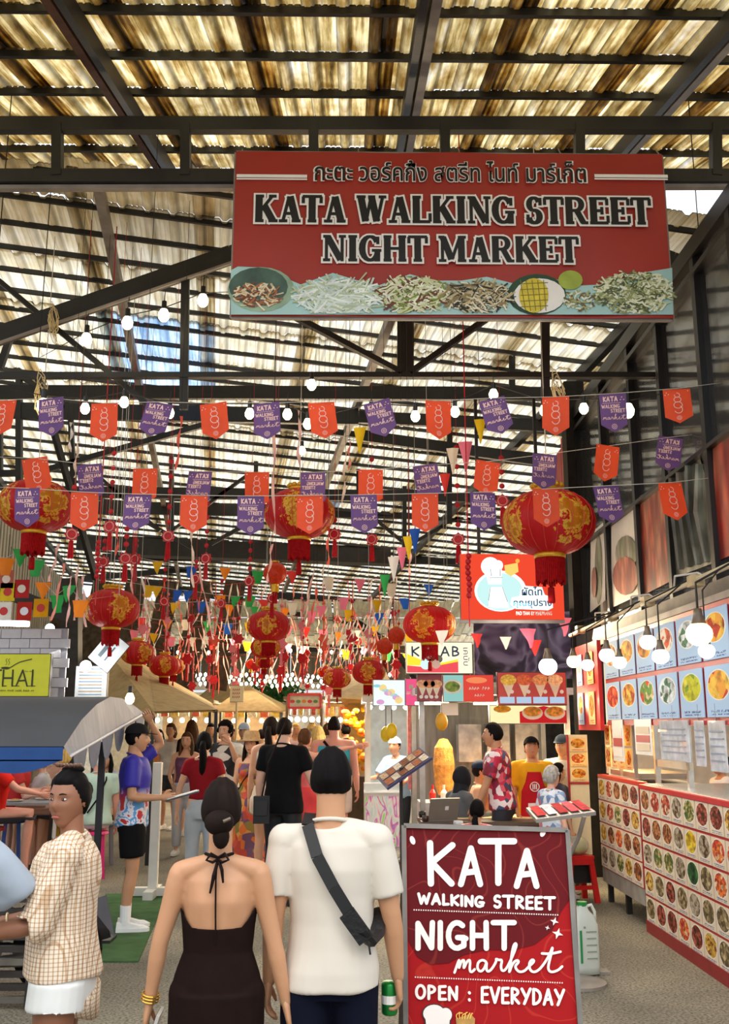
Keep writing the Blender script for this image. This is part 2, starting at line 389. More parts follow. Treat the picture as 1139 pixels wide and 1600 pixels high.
def roof_nodes(stain, cols, tr, stripe='#3a2c12', sf=.8, ln=.84):
    def fn(N, L, out):
        tc = N.new('ShaderNodeTexCoord'); oi = N.new('ShaderNodeObjectInfo')
        mp = N.new('ShaderNodeMapping'); mp.inputs['Scale'].default_value = (14, .8, 1)
        add = N.new('ShaderNodeVectorMath'); add.operation = 'ADD'
        mul = N.new('ShaderNodeVectorMath'); mul.operation = 'SCALE'; mul.inputs[3].default_value = 37.0
        cb = N.new('ShaderNodeCombineXYZ')
        for i in range(3): L.new(oi.outputs['Random'], cb.inputs[i])
        L.new(cb.outputs[0], mul.inputs[0]); L.new(tc.outputs['Object'], mp.inputs[0])
        L.new(mp.outputs[0], add.inputs[0]); L.new(mul.outputs[0], add.inputs[1])
        nz = N.new('ShaderNodeTexNoise'); nz.inputs['Scale'].default_value = 1.0; nz.inputs['Detail'].default_value = 6; nz.inputs['Roughness'].default_value = .65
        L.new(add.outputs[0], nz.inputs['Vector'])
        r = ramp(N, [(.30, cols[0]), (.44, cols[1]), (.56, cols[2]), (.7, cols[3])]); L.new(nz.outputs[0], r.inputs[0])
        n2 = N.new('ShaderNodeTexNoise'); n2.inputs['Scale'].default_value = 1.0; n2.inputs['Detail'].default_value = 8
        mp2 = N.new('ShaderNodeMapping'); mp2.inputs['Scale'].default_value = (5, 2.2, 1)
        a2 = N.new('ShaderNodeVectorMath'); a2.operation = 'ADD'; L.new(tc.outputs['Object'], mp2.inputs[0]); L.new(mp2.outputs[0], a2.inputs[0]); L.new(mul.outputs[0], a2.inputs[1])
        L.new(a2.outputs[0], n2.inputs['Vector'])
        r2 = ramp(N, [(.35, stain), (.6, '#ffffff')]); L.new(n2.outputs[0], r2.inputs[0])
        mx = N.new('ShaderNodeMix'); mx.data_type = 'RGBA'; mx.blend_type = 'MULTIPLY'; mx.inputs[0].default_value = .9
        L.new(r.outputs[0], mx.inputs[6]); L.new(r2.outputs[0], mx.inputs[7])
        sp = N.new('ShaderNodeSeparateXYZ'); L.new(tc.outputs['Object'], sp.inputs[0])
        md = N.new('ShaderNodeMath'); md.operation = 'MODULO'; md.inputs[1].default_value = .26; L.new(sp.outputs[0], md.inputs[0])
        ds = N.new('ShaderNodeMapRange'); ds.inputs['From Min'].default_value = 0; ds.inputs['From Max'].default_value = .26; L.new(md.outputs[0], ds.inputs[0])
        rs = ramp(N, [(.0, stripe), (.10, '#ffffff'), (.30, '#ffffff'), (.38, stripe), (.47, stripe), (.52, '#ffffff')]); L.new(ds.outputs[0], rs.inputs[0])  # shading of the rib sides, painted into the colour as dark lines
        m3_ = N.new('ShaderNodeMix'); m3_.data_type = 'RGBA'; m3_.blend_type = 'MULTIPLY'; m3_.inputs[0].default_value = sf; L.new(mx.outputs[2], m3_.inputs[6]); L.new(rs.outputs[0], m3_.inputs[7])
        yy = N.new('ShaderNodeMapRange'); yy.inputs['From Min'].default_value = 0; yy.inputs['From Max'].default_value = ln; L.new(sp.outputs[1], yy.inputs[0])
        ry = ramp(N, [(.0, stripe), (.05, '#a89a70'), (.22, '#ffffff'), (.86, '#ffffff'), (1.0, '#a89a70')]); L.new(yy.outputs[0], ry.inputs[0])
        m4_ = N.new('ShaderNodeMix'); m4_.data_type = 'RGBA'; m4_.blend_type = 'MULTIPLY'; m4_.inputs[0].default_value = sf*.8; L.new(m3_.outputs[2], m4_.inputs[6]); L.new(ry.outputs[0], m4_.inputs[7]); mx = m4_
        mr = N.new('ShaderNodeMapRange'); mr.inputs['To Min'].default_value = .78; mr.inputs['To Max'].default_value = 1.15; L.new(oi.outputs['Random'], mr.inputs[0])
        hs = N.new('ShaderNodeHueSaturation'); L.new(mx.outputs[2], hs.inputs['Color']); L.new(mr.outputs[0], hs.inputs['Value'])
        d = N.new('ShaderNodeBsdfPrincipled'); d.inputs['Roughness'].default_value = .42; t = N.new('ShaderNodeBsdfTranslucent'); ms = N.new('ShaderNodeMixShader'); ms.inputs[0].default_value = tr
        L.new(hs.outputs[0], d.inputs['Base Color']); L.new(hs.outputs[0], t.inputs[0])
        L.new(d.outputs[0], ms.inputs[1]); L.new(t.outputs[0], ms.inputs[2]); L.new(ms.outputs[0], out.inputs[0])
    return fn
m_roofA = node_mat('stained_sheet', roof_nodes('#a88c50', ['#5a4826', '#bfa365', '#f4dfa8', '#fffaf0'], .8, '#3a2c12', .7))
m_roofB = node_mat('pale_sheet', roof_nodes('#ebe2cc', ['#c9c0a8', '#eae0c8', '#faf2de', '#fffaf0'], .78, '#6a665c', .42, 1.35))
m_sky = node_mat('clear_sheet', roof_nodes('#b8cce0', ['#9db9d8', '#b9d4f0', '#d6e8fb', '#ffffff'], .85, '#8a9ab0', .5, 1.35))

ceil = link('ceiling', None, kind='structure')
# near roof: rises away from the entrance
zA = lambda y: 5.30 + .268 * y
ang = math.atan(.268)
shA = sheet_mesh('roof_sheet', 1.04, .80 / math.cos(ang) * 1.0, m_roofA)
for r_ in range(7):
    y0 = 4.83 + r_ * .8
    for c_ in range(14):
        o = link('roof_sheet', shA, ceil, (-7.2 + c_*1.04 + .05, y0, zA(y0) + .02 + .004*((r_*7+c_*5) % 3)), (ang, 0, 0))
for r_ in range(8):                       # purlins under the near roof
    y0 = 4.85 + r_ * .8
    MB().bar((-7.2, y0, zA(y0) - .07), (7.3, y0, zA(y0) - .06), .04, .06).build('purlin', steel, ceil)
for x in (-2.1, .58, 2.85):
    MB().bar((x, 3.9, zA(3.9) - .21), (x, 10.4, zA(10.4) - .21), .07, .15).build('rafter', rust if x < 0 else greysteel, ceil)
    MB().bar((x + (.09 if x < 0 else -.09), 3.9, zA(3.9) - .21), (x + (.09 if x < 0 else -.09), 10.4, zA(10.4) - .21), .06, .16).build('rafter', steel, ceil)

# far roof: ribs turned a few degrees, purlins falling a little to the right
Bo = Vector((0, 0, 7.27)); Bd = Vector((-.13, 1, -.035)); Bp = Vector((1, .13, -.075))
def Bpt(u, v, dz=0): q = Bo + Bp*u + Bd*v; return Vector((q.x, q.y, q.z + dz))
nB = Bp.cross(Bd).normalized(); xB = Bp.normalized(); yB = nB.cross(xB)
Brot = Matrix((xB, yB, nB)).transposed().to_euler()
shB = sheet_mesh('roof_sheet', 1.3, 1.3, m_roofB, hh=.04)
shS = sheet_mesh('roof_sheet', 1.3, 1.3, m_sky, hh=.04)
row = 0; v = 6.9; cnt = 0
while v < 32 and cnt < 299:
    half = 3.6 + v * .33
    ks = range(int(-half - 1.2), int(half * .75) + (3 if v < 12 else 1))
    for k in ks:
        u = k * 1.3 - .4
        if u < -8.5 or (u > 6.6 and v > 12) : continue
        v2 = max(v, 8.55 - .13*u)
        if v + 1.3 - v2 < .15: continue
        sk = (11.5 < v < 14.5 and k == -1) or (19 < v < 20 and k == 1)
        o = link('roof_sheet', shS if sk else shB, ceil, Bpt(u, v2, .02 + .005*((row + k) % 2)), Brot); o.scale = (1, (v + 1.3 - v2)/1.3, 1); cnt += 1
    v += 1.3; row += 1
pb = 7.9; i = 0
while pb < 34:
    MB().bar(Bpt(max(-8.6, (8.75 - pb)/.13), pb, -.06), Bpt(7.2 if pb > 12 else 8.6, pb, -.06), .035, .055).build('purlin', steel, ceil)
    pb += .55 if pb < 17 else .65; i += 1
for u, m_ in ((-4.6, steel), (-1.3, greysteel), (1.9, greysteel), (4.6, steel)):
    MB().bar(Bpt(u, 8.8 - .13*u, -.17), Bpt(u, 33, -.17), .09, .14).build('rafter', m_, ceil)

# ---- trusses
def truss(label_kind, members, m_=steel, parent=ceil, name='truss'):
    t = link(name, None, parent)
    for (a, b, w_, h_) in members:
        MB().bar(a, b, w_, h_).build('truss_member', m_, t)
    return t
def hbar(py, Y, px0=-200, px1=1340, thick=12, yr=None):
    a = P(px0, py, Y); b = P(px1, yr if yr is not None else py, Y); return (a, b, .08, thick * Y / FPX)
def seg(x0, y0, x1, y1, Y, thick): return (P(x0, y0, Y), P(x1, y1, Y), .08, thick * Y / FPX)
YT = 7.55
mem = [hbar(196, YT, thick=26), hbar(277, YT, thick=24)]
for px in (90, 290, 490, 695, 905, 1118): mem.append(seg(px, 196, px, 277, YT, 20))
truss('', mem)
MB().bar(P(-200, 295, YT+.03), P(1340, 291, YT+.03), .06, .035).build('gutter_pipe', greysteel, ceil)
# arched truss behind the banner
Y2 = 9.2
truss('', [seg(-60, 545, 362, 398, Y2, 30), seg(362, 398, 560, 335, Y2, 28), seg(560, 335, 760, 300, Y2, 28), seg(760, 300, 1050, 408, Y2, 28), seg(1050, 408, 1200, 472, Y2, 28),
           hbar(587, Y2, thick=9), seg(627, 330, 627, 588, Y2, 10), seg(640, 330, 640, 588, Y2, 12),
           seg(455, 492, 628, 583, Y2, 9), seg(640, 583, 762, 497, Y2, 9), seg(852, 400, 852, 650, Y2, 9), seg(290, 420, 287, 640, Y2, 9),
           seg(0, 440, 240, 640, Y2 + .2, 8)])
MB().bar(P(-60, 556, Y2-.06), P(362, 410, Y2-.06), .03, .02).build('conduit_pipe', greysteel, ceil)
truss('', [seg(-40, 470, 80, 474, 12.5, 22), seg(80, 474, 362, 492, 12.5, 18), seg(362, 492, 900, 500, 12.5, 10), hbar(612, 12.5, px1=905, thick=22, yr=616), seg(800, 500, 800, 615, 12.5, 7),
           seg(0, 575, 45, 440, 12.5, 10)])
truss('', [seg(-60, 640, 560, 652, 14.2, 26), seg(560, 652, 905, 668, 14.2, 20), seg(30, 555, 30, 790, 14.2, 12), seg(0, 560, 100, 640, 14.2, 10)])
truss('', [seg(-60, 742, 60, 738, 15.5, 10), seg(0, 640, 0, 742, 15.5, 9), seg(60, 738, 350, 655, 15.5, 9), seg(350, 655, 560, 680, 15.5, 10), seg(560, 680, 905, 728, 15.5, 18), seg(702, 600, 702, 820, 15.5, 11), seg(110, 640, 118, 830, 15.5, 8)])
truss('', [seg(40, 768, 700, 776, 18, 18), seg(700, 776, 905, 790, 18, 14), seg(268, 655, 268, 830, 18, 8), seg(400, 660, 400, 780, 18, 6), seg(268, 830, 390, 740, 18, 5), seg(150, 740, 250, 830, 18, 5), seg(560, 690, 560, 776, 18, 5), seg(632, 760, 632, 870, 18, 6)])
truss('', [seg(100, 792, 905, 806, 21, 20), seg(200, 800, 300, 856, 21, 6), seg(420, 800, 330, 850, 21, 6), seg(580, 806, 640, 856, 21, 5), seg(632, 856, 720, 806, 21, 5), seg(720, 806, 880, 866, 21, 6), seg(640, 740, 800, 620, 21, 6), seg(860, 620, 720, 700, 21, 6)])
truss('', [seg(120, 848, 905, 862, 25, 22), seg(160, 870, 905, 880, 25, 10), seg(470, 740, 470, 850, 25, 6), seg(340, 800, 340, 850, 25, 6)])
# dark galvanised duct over the middle of the hall
m_duct = mat('#26241f', rough=.4, var=.3)
MB().bar(P(200, 856, 24.5), P(610, 870, 24.5), .5, .42).build('beam_casing', m_duct, ceil)
# far gable end of the hall: curved rib over the far stalls
pts = [P(x, y, 30) for x, y in ((150, 1030), (210, 985), (300, 958), (390, 948), (480, 952), (560, 975), (610, 1008), (650, 1060))]
MB().tube(pts, .13, 6).build('arch_rib', steel, ceil)
for px, py, x2, y2 in ((300, 958, 300, 900), (390, 948, 392, 890), (480, 952, 486, 895), (120, 905, 400, 880), (400, 880, 660, 912), (430, 930, 700, 950), (205, 905, 470, 960), (250, 1020, 620, 1012)):
    MB().bar(P(px, py, 29), P(x2, y2, 29), .1, .16).build('truss_member', steel, ceil)
# far roof end sheets, lower and darker
m_far = mat('#cfc6ae', rough=.7, var=.25, scale=1.5, stretch=(9, 1, 1), tr=.6)
for k in range(11):
    a0 = -9 + k*1.7
    for j in range(3):
        y0, y1 = 27.5 + j*2.2, 29.6 + j*2.2; z0, z1 = 5.15 - j*.28, 4.88 - j*.28
        mb = MB(); n = 8
        for q in range(n):
            xa = a0 + q*1.66/n; xb = xa + 1.66/n; zz = .05*(q % 2)
            mb.poly([(xa, y0, z0+zz), (xb, y0, z0+zz), (xb, y1, z1+zz), (xa, y1, z1+zz)])
            mb.poly([(xb, y0, z0+zz), (xb, y0, z0+.05-zz), (xb, y1, z1+.05-zz), (xb, y1, z1+zz)])
        mb.build('roof_sheet', m_far, ceil)
    
# ---- right-hand upper storey with glazed food pictures
XW = 2.95
wallr = link('wall_right', None, kind='structure')
m_frame = mat('#1b1a19', rough=.4, var=.2)
m_glass = mat('#3a3a3b', rough=.16, var=.25, scale=1.2, coat=.5)
yl = PX(908, 800, XW).y; yn = 5.2
zb = PX(1139, 905, XW).z; zt = 5.75
MB().box((XW + .06, (yn+yl)/2, (zb+zt)/2), (.03, yl-yn, zt-zb)).build('glazing_backing', m_glass, wallr)
mull = [yl] + [PX(px, 800, XW).y for px in (949, 998, 1048, 1117)] + [7.0, 6.2]
for y in mull: MB().box((XW, y, (zb+zt)/2), (.09, .085, zt-zb)).build('mullion', m_frame, wallr)
for z, t in ((zt, .16), (zt - .22, .05), (3.98, .035)): MB().box((XW, (yn+yl)/2, z), (.12, yl-yn, t)).build('rail', m_frame, wallr)
m_pane = mat('#4a4b4d', rough=.08, var=.1, alpha=.22, coat=1)
for a, b in zip(mull, mull[1:]):
    MB().box((XW + .01, (a+b)/2, (zb+zt)/2), (.008, abs(a-b)-.09, zt-zb)).build('window_pane', m_pane, wallr)
# ledge beam under the windows
m_ledge = mat('#57534e', rough=.6, var=.3, scale=5, bump=.3)
for dz, t, dx in ((-.09, .13, 0), (-.20, .07, -.03), (-.28, .08, .03)):
    MB().box((XW - .03 + dx, (4.6+yl)/2, zb + dz), (.22, yl - 4.6, t)).build('ledge_board', m_ledge, wallr)
# food pictures behind the glass
def food_nodes(base, c1, c2, scale):
    def fn(N, L, out):
        tc = N.new('ShaderNodeTexCoord'); v = N.new('ShaderNodeTexVoronoi'); v.inputs['Scale'].default_value = scale; v.feature = 'F1'
        nz = N.new('ShaderNodeTexNoise'); nz.inputs['Scale'].default_value = scale*.5; nz.inputs['Detail'].default_value = 5
        mp = N.new('ShaderNodeMapping'); mp.inputs['Scale'].default_value = (1, 1.0, .35)
        L.new(tc.outputs['Object'], mp.inputs[0]); L.new(mp.outputs[0], v.inputs['Vector']); L.new(mp.outputs[0], nz.inputs['Vector'])
        r = ramp(N, [(.3, c1), (.5, base), (.68, c2)]); L.new(nz.outputs[0], r.inputs[0])
        r2 = ramp(N, [(.0, '#ffffff'), (.6, '#8c7c74')]); L.new(v.outputs[0], r2.inputs[0])
        mx = N.new('ShaderNodeMix'); mx.data_type = 'RGBA'; mx.blend_type = 'MULTIPLY'; mx.inputs[0].default_value = .8
        L.new(r.outputs[0], mx.inputs[6]); L.new(r2.outputs[0], mx.inputs[7])
        p = N.new('ShaderNodeBsdfPrincipled'); p.inputs['Roughness'].default_value = .4; L.new(mx.outputs[2], p.inputs['Base Color']); L.new(p.outputs[0], out.inputs[0])
    return fn
fm = {}
fm['herb'] = node_mat('print_herbs', food_nodes('#b4b89a', '#7d8f5a', '#e6dfd6', 9))
fm['crab'] = node_mat('print_crab', food_nodes('#d2532e', '#6b1f12', '#efa57e', 10))
fm['prawn'] = node_mat('print_prawns', food_nodes('#9aa08e', '#3f463c', '#dfe2cf', 8))
fm['lobster'] = node_mat('print_lobster', food_nodes('#d9402a', '#7c1a12', '#f1896a', 7))
m_white = mat('#e9e6df', rough=.5, var=.05)
x_ = XW - .002
def wallpic(name, m_, pts):   # pts in px, on the window plane
    mb = MB(); mb.poly([tuple(PX(px, py, x_)) for px, py in pts]); return mb.build(name, m_, wallr)
wallpic('food_picture', m_white, [(922, 957), (946, 938), (944, 815), (923, 833)])
wallpic('food_picture', m_white, [(955, 950), (998, 930), (995, 783), (955, 812)])
wallpic('food_picture', fm['crab'], [(1001, 932), (1048, 908), (1043, 750), (1000, 775)])
wallpic('food_picture', fm['prawn'], [(1053, 903), (1114, 880), (1108, 762), (1090, 705), (1048, 745)])
wallpic('food_picture', fm['lobster'], [(1121, 877), (1190, 845), (1190, 640), (1113, 690)])
for (cx, cy, rx, ry, key) in ((935, 890, 6, 55, 'herb'), (978, 865, 17, 28, 'herb'), (977, 900, 20, 30, 'crab'), (928, 910, 4, 24, 'lobster')):
    x_ = x_ - .004; mb = MB(); mb.poly([tuple(PX(cx + rx*math.cos(a*PI/8), cy + ry*math.sin(a*PI/8), x_)) for a in range(16)]); mb.build('food_print', fm[key], wallr)
mb = MB()                                          # tall pale prawns side by side in the fourth picture
for i, (xa, xb) in enumerate(((1056, 1064), (1064, 1078), (1075, 1092), (1088, 1106))):
    q = [PX(xb, 890 - i*4, x_), PX((xa+xb)/2 - 3, 800, x_), PX(xa - 6 + i*4, 725, x_)]
    mb.tube([tuple(p) for p in q], [.03, .06, .04], 6, flat=.3)
mb.build('prawn_print', fm['prawn'], wallr)
# dark column at the corner of the building and red sheet beside it
MB().box((XW - .02, yl + .12, 3.1), (.26, .26, 6.2)).build('corner_column', mat('#2b2722', rough=.7, var=.25), wallr)
m_red = mat('#a8312a', rough=.5, var=.15)
mb = MB()
for k in range(5):
    y = yl + .3 + k*.34
    mb.box((XW + .05, y, 5.25 - k*.08), (.05, .32, 1.5 - k*.1))
mb.build('red_cladding', m_red, wallr)
# ---- left wall of upright corrugated sheets
walll = link('wall_left', None, kind='structure')
m_wl = mat('#aaa595', rough=.5, var=.18, scale=2, stretch=(1, 3, .6))
shL = MB()
for q in range(8):
    y = q*.13; d = .035*(q % 2)
    shL.poly([(d, y, 0), (d, y+.13, 0), (d, y+.13, 3.4), (d, y, 3.4)]); shL.poly([(d, y+.13, 0), (.035-d, y+.13, 0), (.035-d, y+.13, 3.4), (d, y+.13, 3.4)])
meL = shL.mesh('wall_sheet', m_wl)
for k in range(20):
    y = 9.5 + k*1.04
    link('wall_sheet', meL, walll, (-6.0 - .10*k*1.04, y, 2.65 if k < 12 else 2.2), (0, 0, .1))
# dark beam and post of the left side
MB().bar(P(112, 905, 16.5), P(112, 1270, 16.5), .28, .28, up=(0,1,0)).build('wall_post', mat('#3a3733', rough=.6, var=.3), walll)
MB().bar(P(-40, 905, 15), P(112, 965, 15.5), .12, .2).build('wall_beam', steel, walll)
MB().bar(P(60, 590, 14.5), P(150, 905, 16), .07, .10).build('wall_beam', steel, walll)
# ================================================================== banner
m_banner = mat('#a32d20', rough=.45, var=.10, scale=1.2)
m_ink = mat('#0d0c0b', rough=.5, var=0); m_wht = mat('#f4efe6', rough=.5, var=.03)
YB = 7.38
b0 = P(361, 494, YB); b1 = P(1052, 495, YB); bt = P(706, 239, YB)
bl = Vector(((b0.x + b1.x)/2, YB, b0.z)); BW = b1.x - b0.x; BH = bt.z - b0.z
ban = thing('banner', 'wide red hanging banner with black slab lettering and a strip of food pictures', 'banner', bl)
mb = MB()
nx, nz = 24, 8
gridv = [(-BW/2 + BW*i/nx, .012*math.sin(i*.9)*math.sin(j*.7+i*.2), BH*j/nz) for j in range(nz+1) for i in range(nx+1)]
mb.add(gridv, [(j*(nx+1)+i, j*(nx+1)+i+1, (j+1)*(nx+1)+i+1, (j+1)*(nx+1)+i) for j in range(nz) for i in range(nx)])
mb.build('banner_sheet', m_banner, ban, smooth=True)
fr = MB()
for a, b in (((-BW/2, .03, 0), (BW/2, .03, 0)), ((-BW/2, .03, BH), (BW/2, .03, BH)), ((-BW/2, .03, 0), (-BW/2, .03, BH)), ((BW/2, .03, 0), (BW/2, .03, BH))): fr.bar(a, b, .03)
fr.build('frame', greysteel, ban)
def bx(px, py, y=-.02):
    q = P(px, py, YB) - bl; return (q.x, y, q.z)
def rect_px(x0, x1, yb_, yt_): a = bx(x0, yb_); b = bx(x1, yt_); return a[0], a[2], b[0]-a[0], b[2]-a[2]
for txt, x0, x1, yb_, yt_ in (('KATA WALKING STREET', 397, 1015, 349, 311), ('NIGHT MARKET', 504, 903, 410, 372)):
    x, z, w_, h_ = rect_px(x0, x1, yb_, yt_)
    a = MB(); slab_text(a, txt, x, z, w_, h_, -.020, grow=.016); a.build('letter_outline', m_wht, ban)
    a = MB(); slab_text(a, txt, x, z, w_, h_, -.024); a.build('lettering', m_ink, ban)
x, z, w_, h_ = rect_px(492, 914, 289, 259)
THAI = 'กะตะ วอร์คกิ้ง สตรีท ไนท์ มาร์เก็ต'
text_on('letter_outline', THAI, m_wht, ban, x + w_/2, -.020, z + h_/2, w_*1.012, h_*1.06, off=.045)
text_on('lettering', THAI, m_ink, ban, x + w_/2, -.024, z + h_/2, w_, h_, off=.012)
mb = MB()
for xa, xb in ((370, 480), (928, 1042)):
    for ya, yb_, in ((275, 279), (281, 282.5)):
        a = bx(xa, yb_); b = bx(xb, ya); mb.poly([(a[0], -.02, a[2]), (b[0], -.02, a[2]), (b[0], -.02, b[2]), (a[0], -.02, b[2])])
mb.build('rule_line', m_wht, ban)
# food strip
rnd = random.Random(3)
def blob(pts, m_, y, name='food_print'):
    mb = MB(); mb.poly([bx(px, py, y) for px, py in pts]); return mb.build(name, m_, ban)
def ell(cx, cy, rx, ry, n=20): return [(cx + rx*math.cos(2*PI*i/n), cy + ry*math.sin(2*PI*i/n)) for i in range(n)]
m_aqua = mat('#a9cfc9', rough=.5, var=.08, scale=3)
blob([(361, 493), (361, 424), (372, 418), (420, 420), (446, 436), (470, 446), (520, 428), (560, 440), (590, 448), (640, 430), (680, 440), (720, 440), (760, 434), (800, 444), (850, 432), (900, 448), (940, 446), (1000, 428), (1049, 420), (1051, 493)], m_aqua, -.018)
blob(ell(408, 454, 52, 35), mat('#8da889', rough=.3, var=.2, scale=6), -.021); blob(ell(404, 450, 46, 30), mat('#3f5a4a', rough=.4, var=.4, scale=6), -.024)
def strands(cx, cy, rx, ry, n, cols, w_=.013, y=-.028, L_=26):
    ms = {}
    for i in range(n):
        a = rnd.uniform(0, 2*PI); r_ = math.sqrt(rnd.random()); x, y_ = cx + rx*r_*math.cos(a), cy + ry*r_*math.sin(a)
        th = rnd.uniform(-.9, .9) + (.2 if i % 2 else -.3); l = rnd.uniform(.4, 1)*L_/2; c = rnd.choice(cols)
        pts = [bx(x - l*math.cos(th), min(491, y_ - l*math.sin(th))), bx(x, min(491, y_ + rnd.uniform(-4, 4))), bx(x + l*math.cos(th), min(491, y_ + l*math.sin(th)))]
        ribbon(ms.setdefault(c, MB()), smooth_line([(p[0], p[2]) for p in pts], 1), w_*rnd.uniform(.6, 1.3), y - rnd.random()*.002, cap=False)
    for c, m__ in ms.items(): m__.build('food_print', mat(c, var=.1), ban)
strands(404, 464, 38, 17, 90, ['#a5673f', '#d6b98a', '#7c3c22', '#e6d5b2'], L_=20)
strands(530, 465, 62, 26, 260, ['#d8e4dc', '#c1d2c6', '#b7c49c', '#eef3ec'], L_=44)
strands(645, 462, 56, 26, 340, ['#d9d9b6', '#6b3a22', '#c9cf9a', '#7b8b3a', '#efeed8'], L_=24)
strands(742, 466, 54, 23, 300, ['#c9b68a', '#26261a', '#8f7d54', '#e5dcc0'], w_=.012, L_=26)
strands(990, 460, 60, 32, 520, ['#cdd2a0', '#939a62', '#e8e9cb', '#555d35'], L_=18)
strands(905, 472, 26, 14, 60, ['#a9aa6d', '#6d5a36', '#dfe6d0'], L_=14)
blob(ell(838, 462, 46, 32), mat('#24472f', var=.2), -.022); blob(ell(842, 464, 40, 27), m_wht, -.025)
blob(ell(833, 464, 23, 27), mat('#d7c02e', rough=.4, var=.15, scale=20), -.029); blob(ell(890, 440, 19, 15), mat('#9fae3a', rough=.4, var=.2), -.029)
mb = MB()
for k in range(-2, 3):
    ribbon(mb, [bx(833 + k*9 - 3, 440)[::2], bx(833 + k*8 + 3, 488)[::2]], .006, -.031, cap=False); ribbon(mb, [bx(812, 464 + k*9)[::2], bx(855, 462 + k*9)[::2]], .006, -.031, cap=False)
mb.build('food_print', mat('#7d7418', var=0), ban)
mb = MB()
for px in (375, 560, 720, 880, 1035):
    a = bx(px, 243, .03); mb.tube([a, (a[0], .16, a[2] + .16)], .006, 5)
mb.build('tie_wire', greysteel, ban)

# ================================================================== string bulbs
def roof_z(x, y):
    if y < 8.8: return zA(y) - .14
    v_ = (y - .13*x)/(1 + .13*.13); u_ = x + .13*v_; return 7.27 - .075*u_ - .035*v_ - .13

m_cord = mat('#1a1814', var=0); m_sock = mat('#14120f', rough=.4, var=0)
m_bulb = glow('#ffe9b8', 9.0); m_bulbc = glow('#f4fbff', 9.0)
def make_bulb(r=.036):
    t = thing('string_bulb', '', 'light bulb')
    MB().lathe([(.001, 0), (r*.6, -.25*r), (r, -1.2*r), (r*.9, -1.9*r), (.5*r, -2.4*r), (.001, -2.5*r)], 14, (0, 0, -.03)).build('glass', m_bulb, t, smooth=True)
    MB().lathe([(.001, .02), (.016, .018), (.017, -.035), (.012, -.04)], 10).build('socket', m_sock, t)
    MB().tube([(0, 0, .015), (.004, 0, .10)], .003, 5).build('flex', m_cord, t)
    return t
b_proto = make_bulb()
nb = 0
def put_bulb(px, py, Y, label, group, light=0.0, s=1.0):
    global nb
    t = b_proto if nb == 0 else copy_tree(b_proto); nb += 1
    q = P(px, py, Y); t.location = (q.x, q.y, q.z + .07*s); t.scale = (s, s, s); tag(t, label, 'light bulb', group)
    if 'loose' in group:
        for c in t.children:
            if c.name.startswith('flex'): H_ = (roof_z(q.x, q.y) - q.z)/s; c.scale = (1, 1, H_/.10)
    if light: lamp_point((q.x, q.y, q.z - .02), light, WARM, .04)
    return t
near_b = [(135, 529, 8.9), (199, 503, 8.9), (256, 491, 8.9), (317, 468, 8.9)]
for i, (x, y, Y) in enumerate(near_b):
    put_bulb(x, y, Y, ['lowest', 'second lowest', 'second highest', 'highest'][i] + ' of the four lit bulbs strung under the slanting black roof beam', 'bulbs under the slanting beam', 5, 1.5)
row = [(68, 632), (133, 637), (194, 627), (265, 644), (390, 645), (449, 646), (481, 661), (514, 661), (580, 644), (649, 649), (711, 642), (771, 615), (850, 640), (912, 637), (981, 640)]
for i, (x, y) in enumerate(row):
    put_bulb(x, y, 7.95, f'lit clear bulb among the top row of pennants, {ordinal(i)} from the left', 'bulbs along the top row of pennants', 5 if i % 2 == 0 else 0, 1.1 if i not in (0, 14) else 1.5)
put_bulb(487, 600, 8.6, 'single lit bulb hanging above the orange pennant left of the king post', 'loose bulbs', 4, 1.2)
put_bulb(472, 703, 9.4, 'small lit bulb on a white cord above the middle red lantern', 'loose bulbs', 0, 1.0)
put_bulb(471, 863, 10.2, 'small lit bulb just under the middle red lantern', 'loose bulbs', 0, 1.0)
put_bulb(203, 1090, 8.6, 'bright lit bulb above the grey canopy edge', 'loose bulbs', 3, 1.1)
def hang(p): return (p[0], p[1], roof_z(p[0], p[1]))
def cord(name, pts, label, m_=None, r=.005, cat='cord', n=5, group=None):
    if cat == 'cord': pts = [hang(pts[0])] + list(pts) + [hang(pts[-1])]
    o = MB().tube(pts, r, n).build(name, m_ or m_cord, label=label, cat=cat, group=group); return o
def sagline(a, b, sag, k=12): return [Vector(a).lerp(Vector(b), i/k) + Vector((0, 0, -sag*4*(i/k)*(1-i/k))) for i in range(k+1)]
cord('light_cord', [P(60, 560, 8.9)] + [P(x, y - 10, Y) for x, y, Y in near_b] + [P(380, 455, 8.9)], 'black cord carrying the four bulbs under the slanting beam')
cord('light_cord', [P(-20, 600, 7.95)] + [P(x, y - 14, 7.95) for x, y in row] + [P(1110, 600, 7.95)], 'black cord carrying the bulbs along the top row of pennants')

# ================================================================== printed pennants
m_or = mat('#e8532a', rough=.6, var=.10, scale=6, tr=.35); m_pu = mat('#6a4a86', rough=.6, var=.12, scale=6, tr=.3); m_pk = mat('#f3c9c0', var=0, rough=.6)
m_or2 = mat('#d64b3a', rough=.6, var=.1, scale=6, tr=.35)
FW, FH = .21, .31
def fshape(bend):
    mb = MB(); n = 6; rows = []
    D = lambda x, z: .018*math.sin(7*z + bend) * (1 - bend*.1) + .02*math.cos(9*x + bend*2)*(-z/FH)
    for j in range(n + 1):
        z = -j/n; r_ = []
        for i in range(n + 1):
            x = (i/n - .5); zb_ = -(.80 + .20*(1 - abs(x)*2)); zz = max(z*1.0, -1)*(-zb_)
            r_.append((x*FW, D(x*FW, zz*FH), zz*FH))
        rows += r_
    mb.add(rows, [(j*(n+1)+i, (j+1)*(n+1)+i, (j+1)*(n+1)+i+1, j*(n+1)+i+1) for j in range(n) for i in range(n)])
    return mb, D
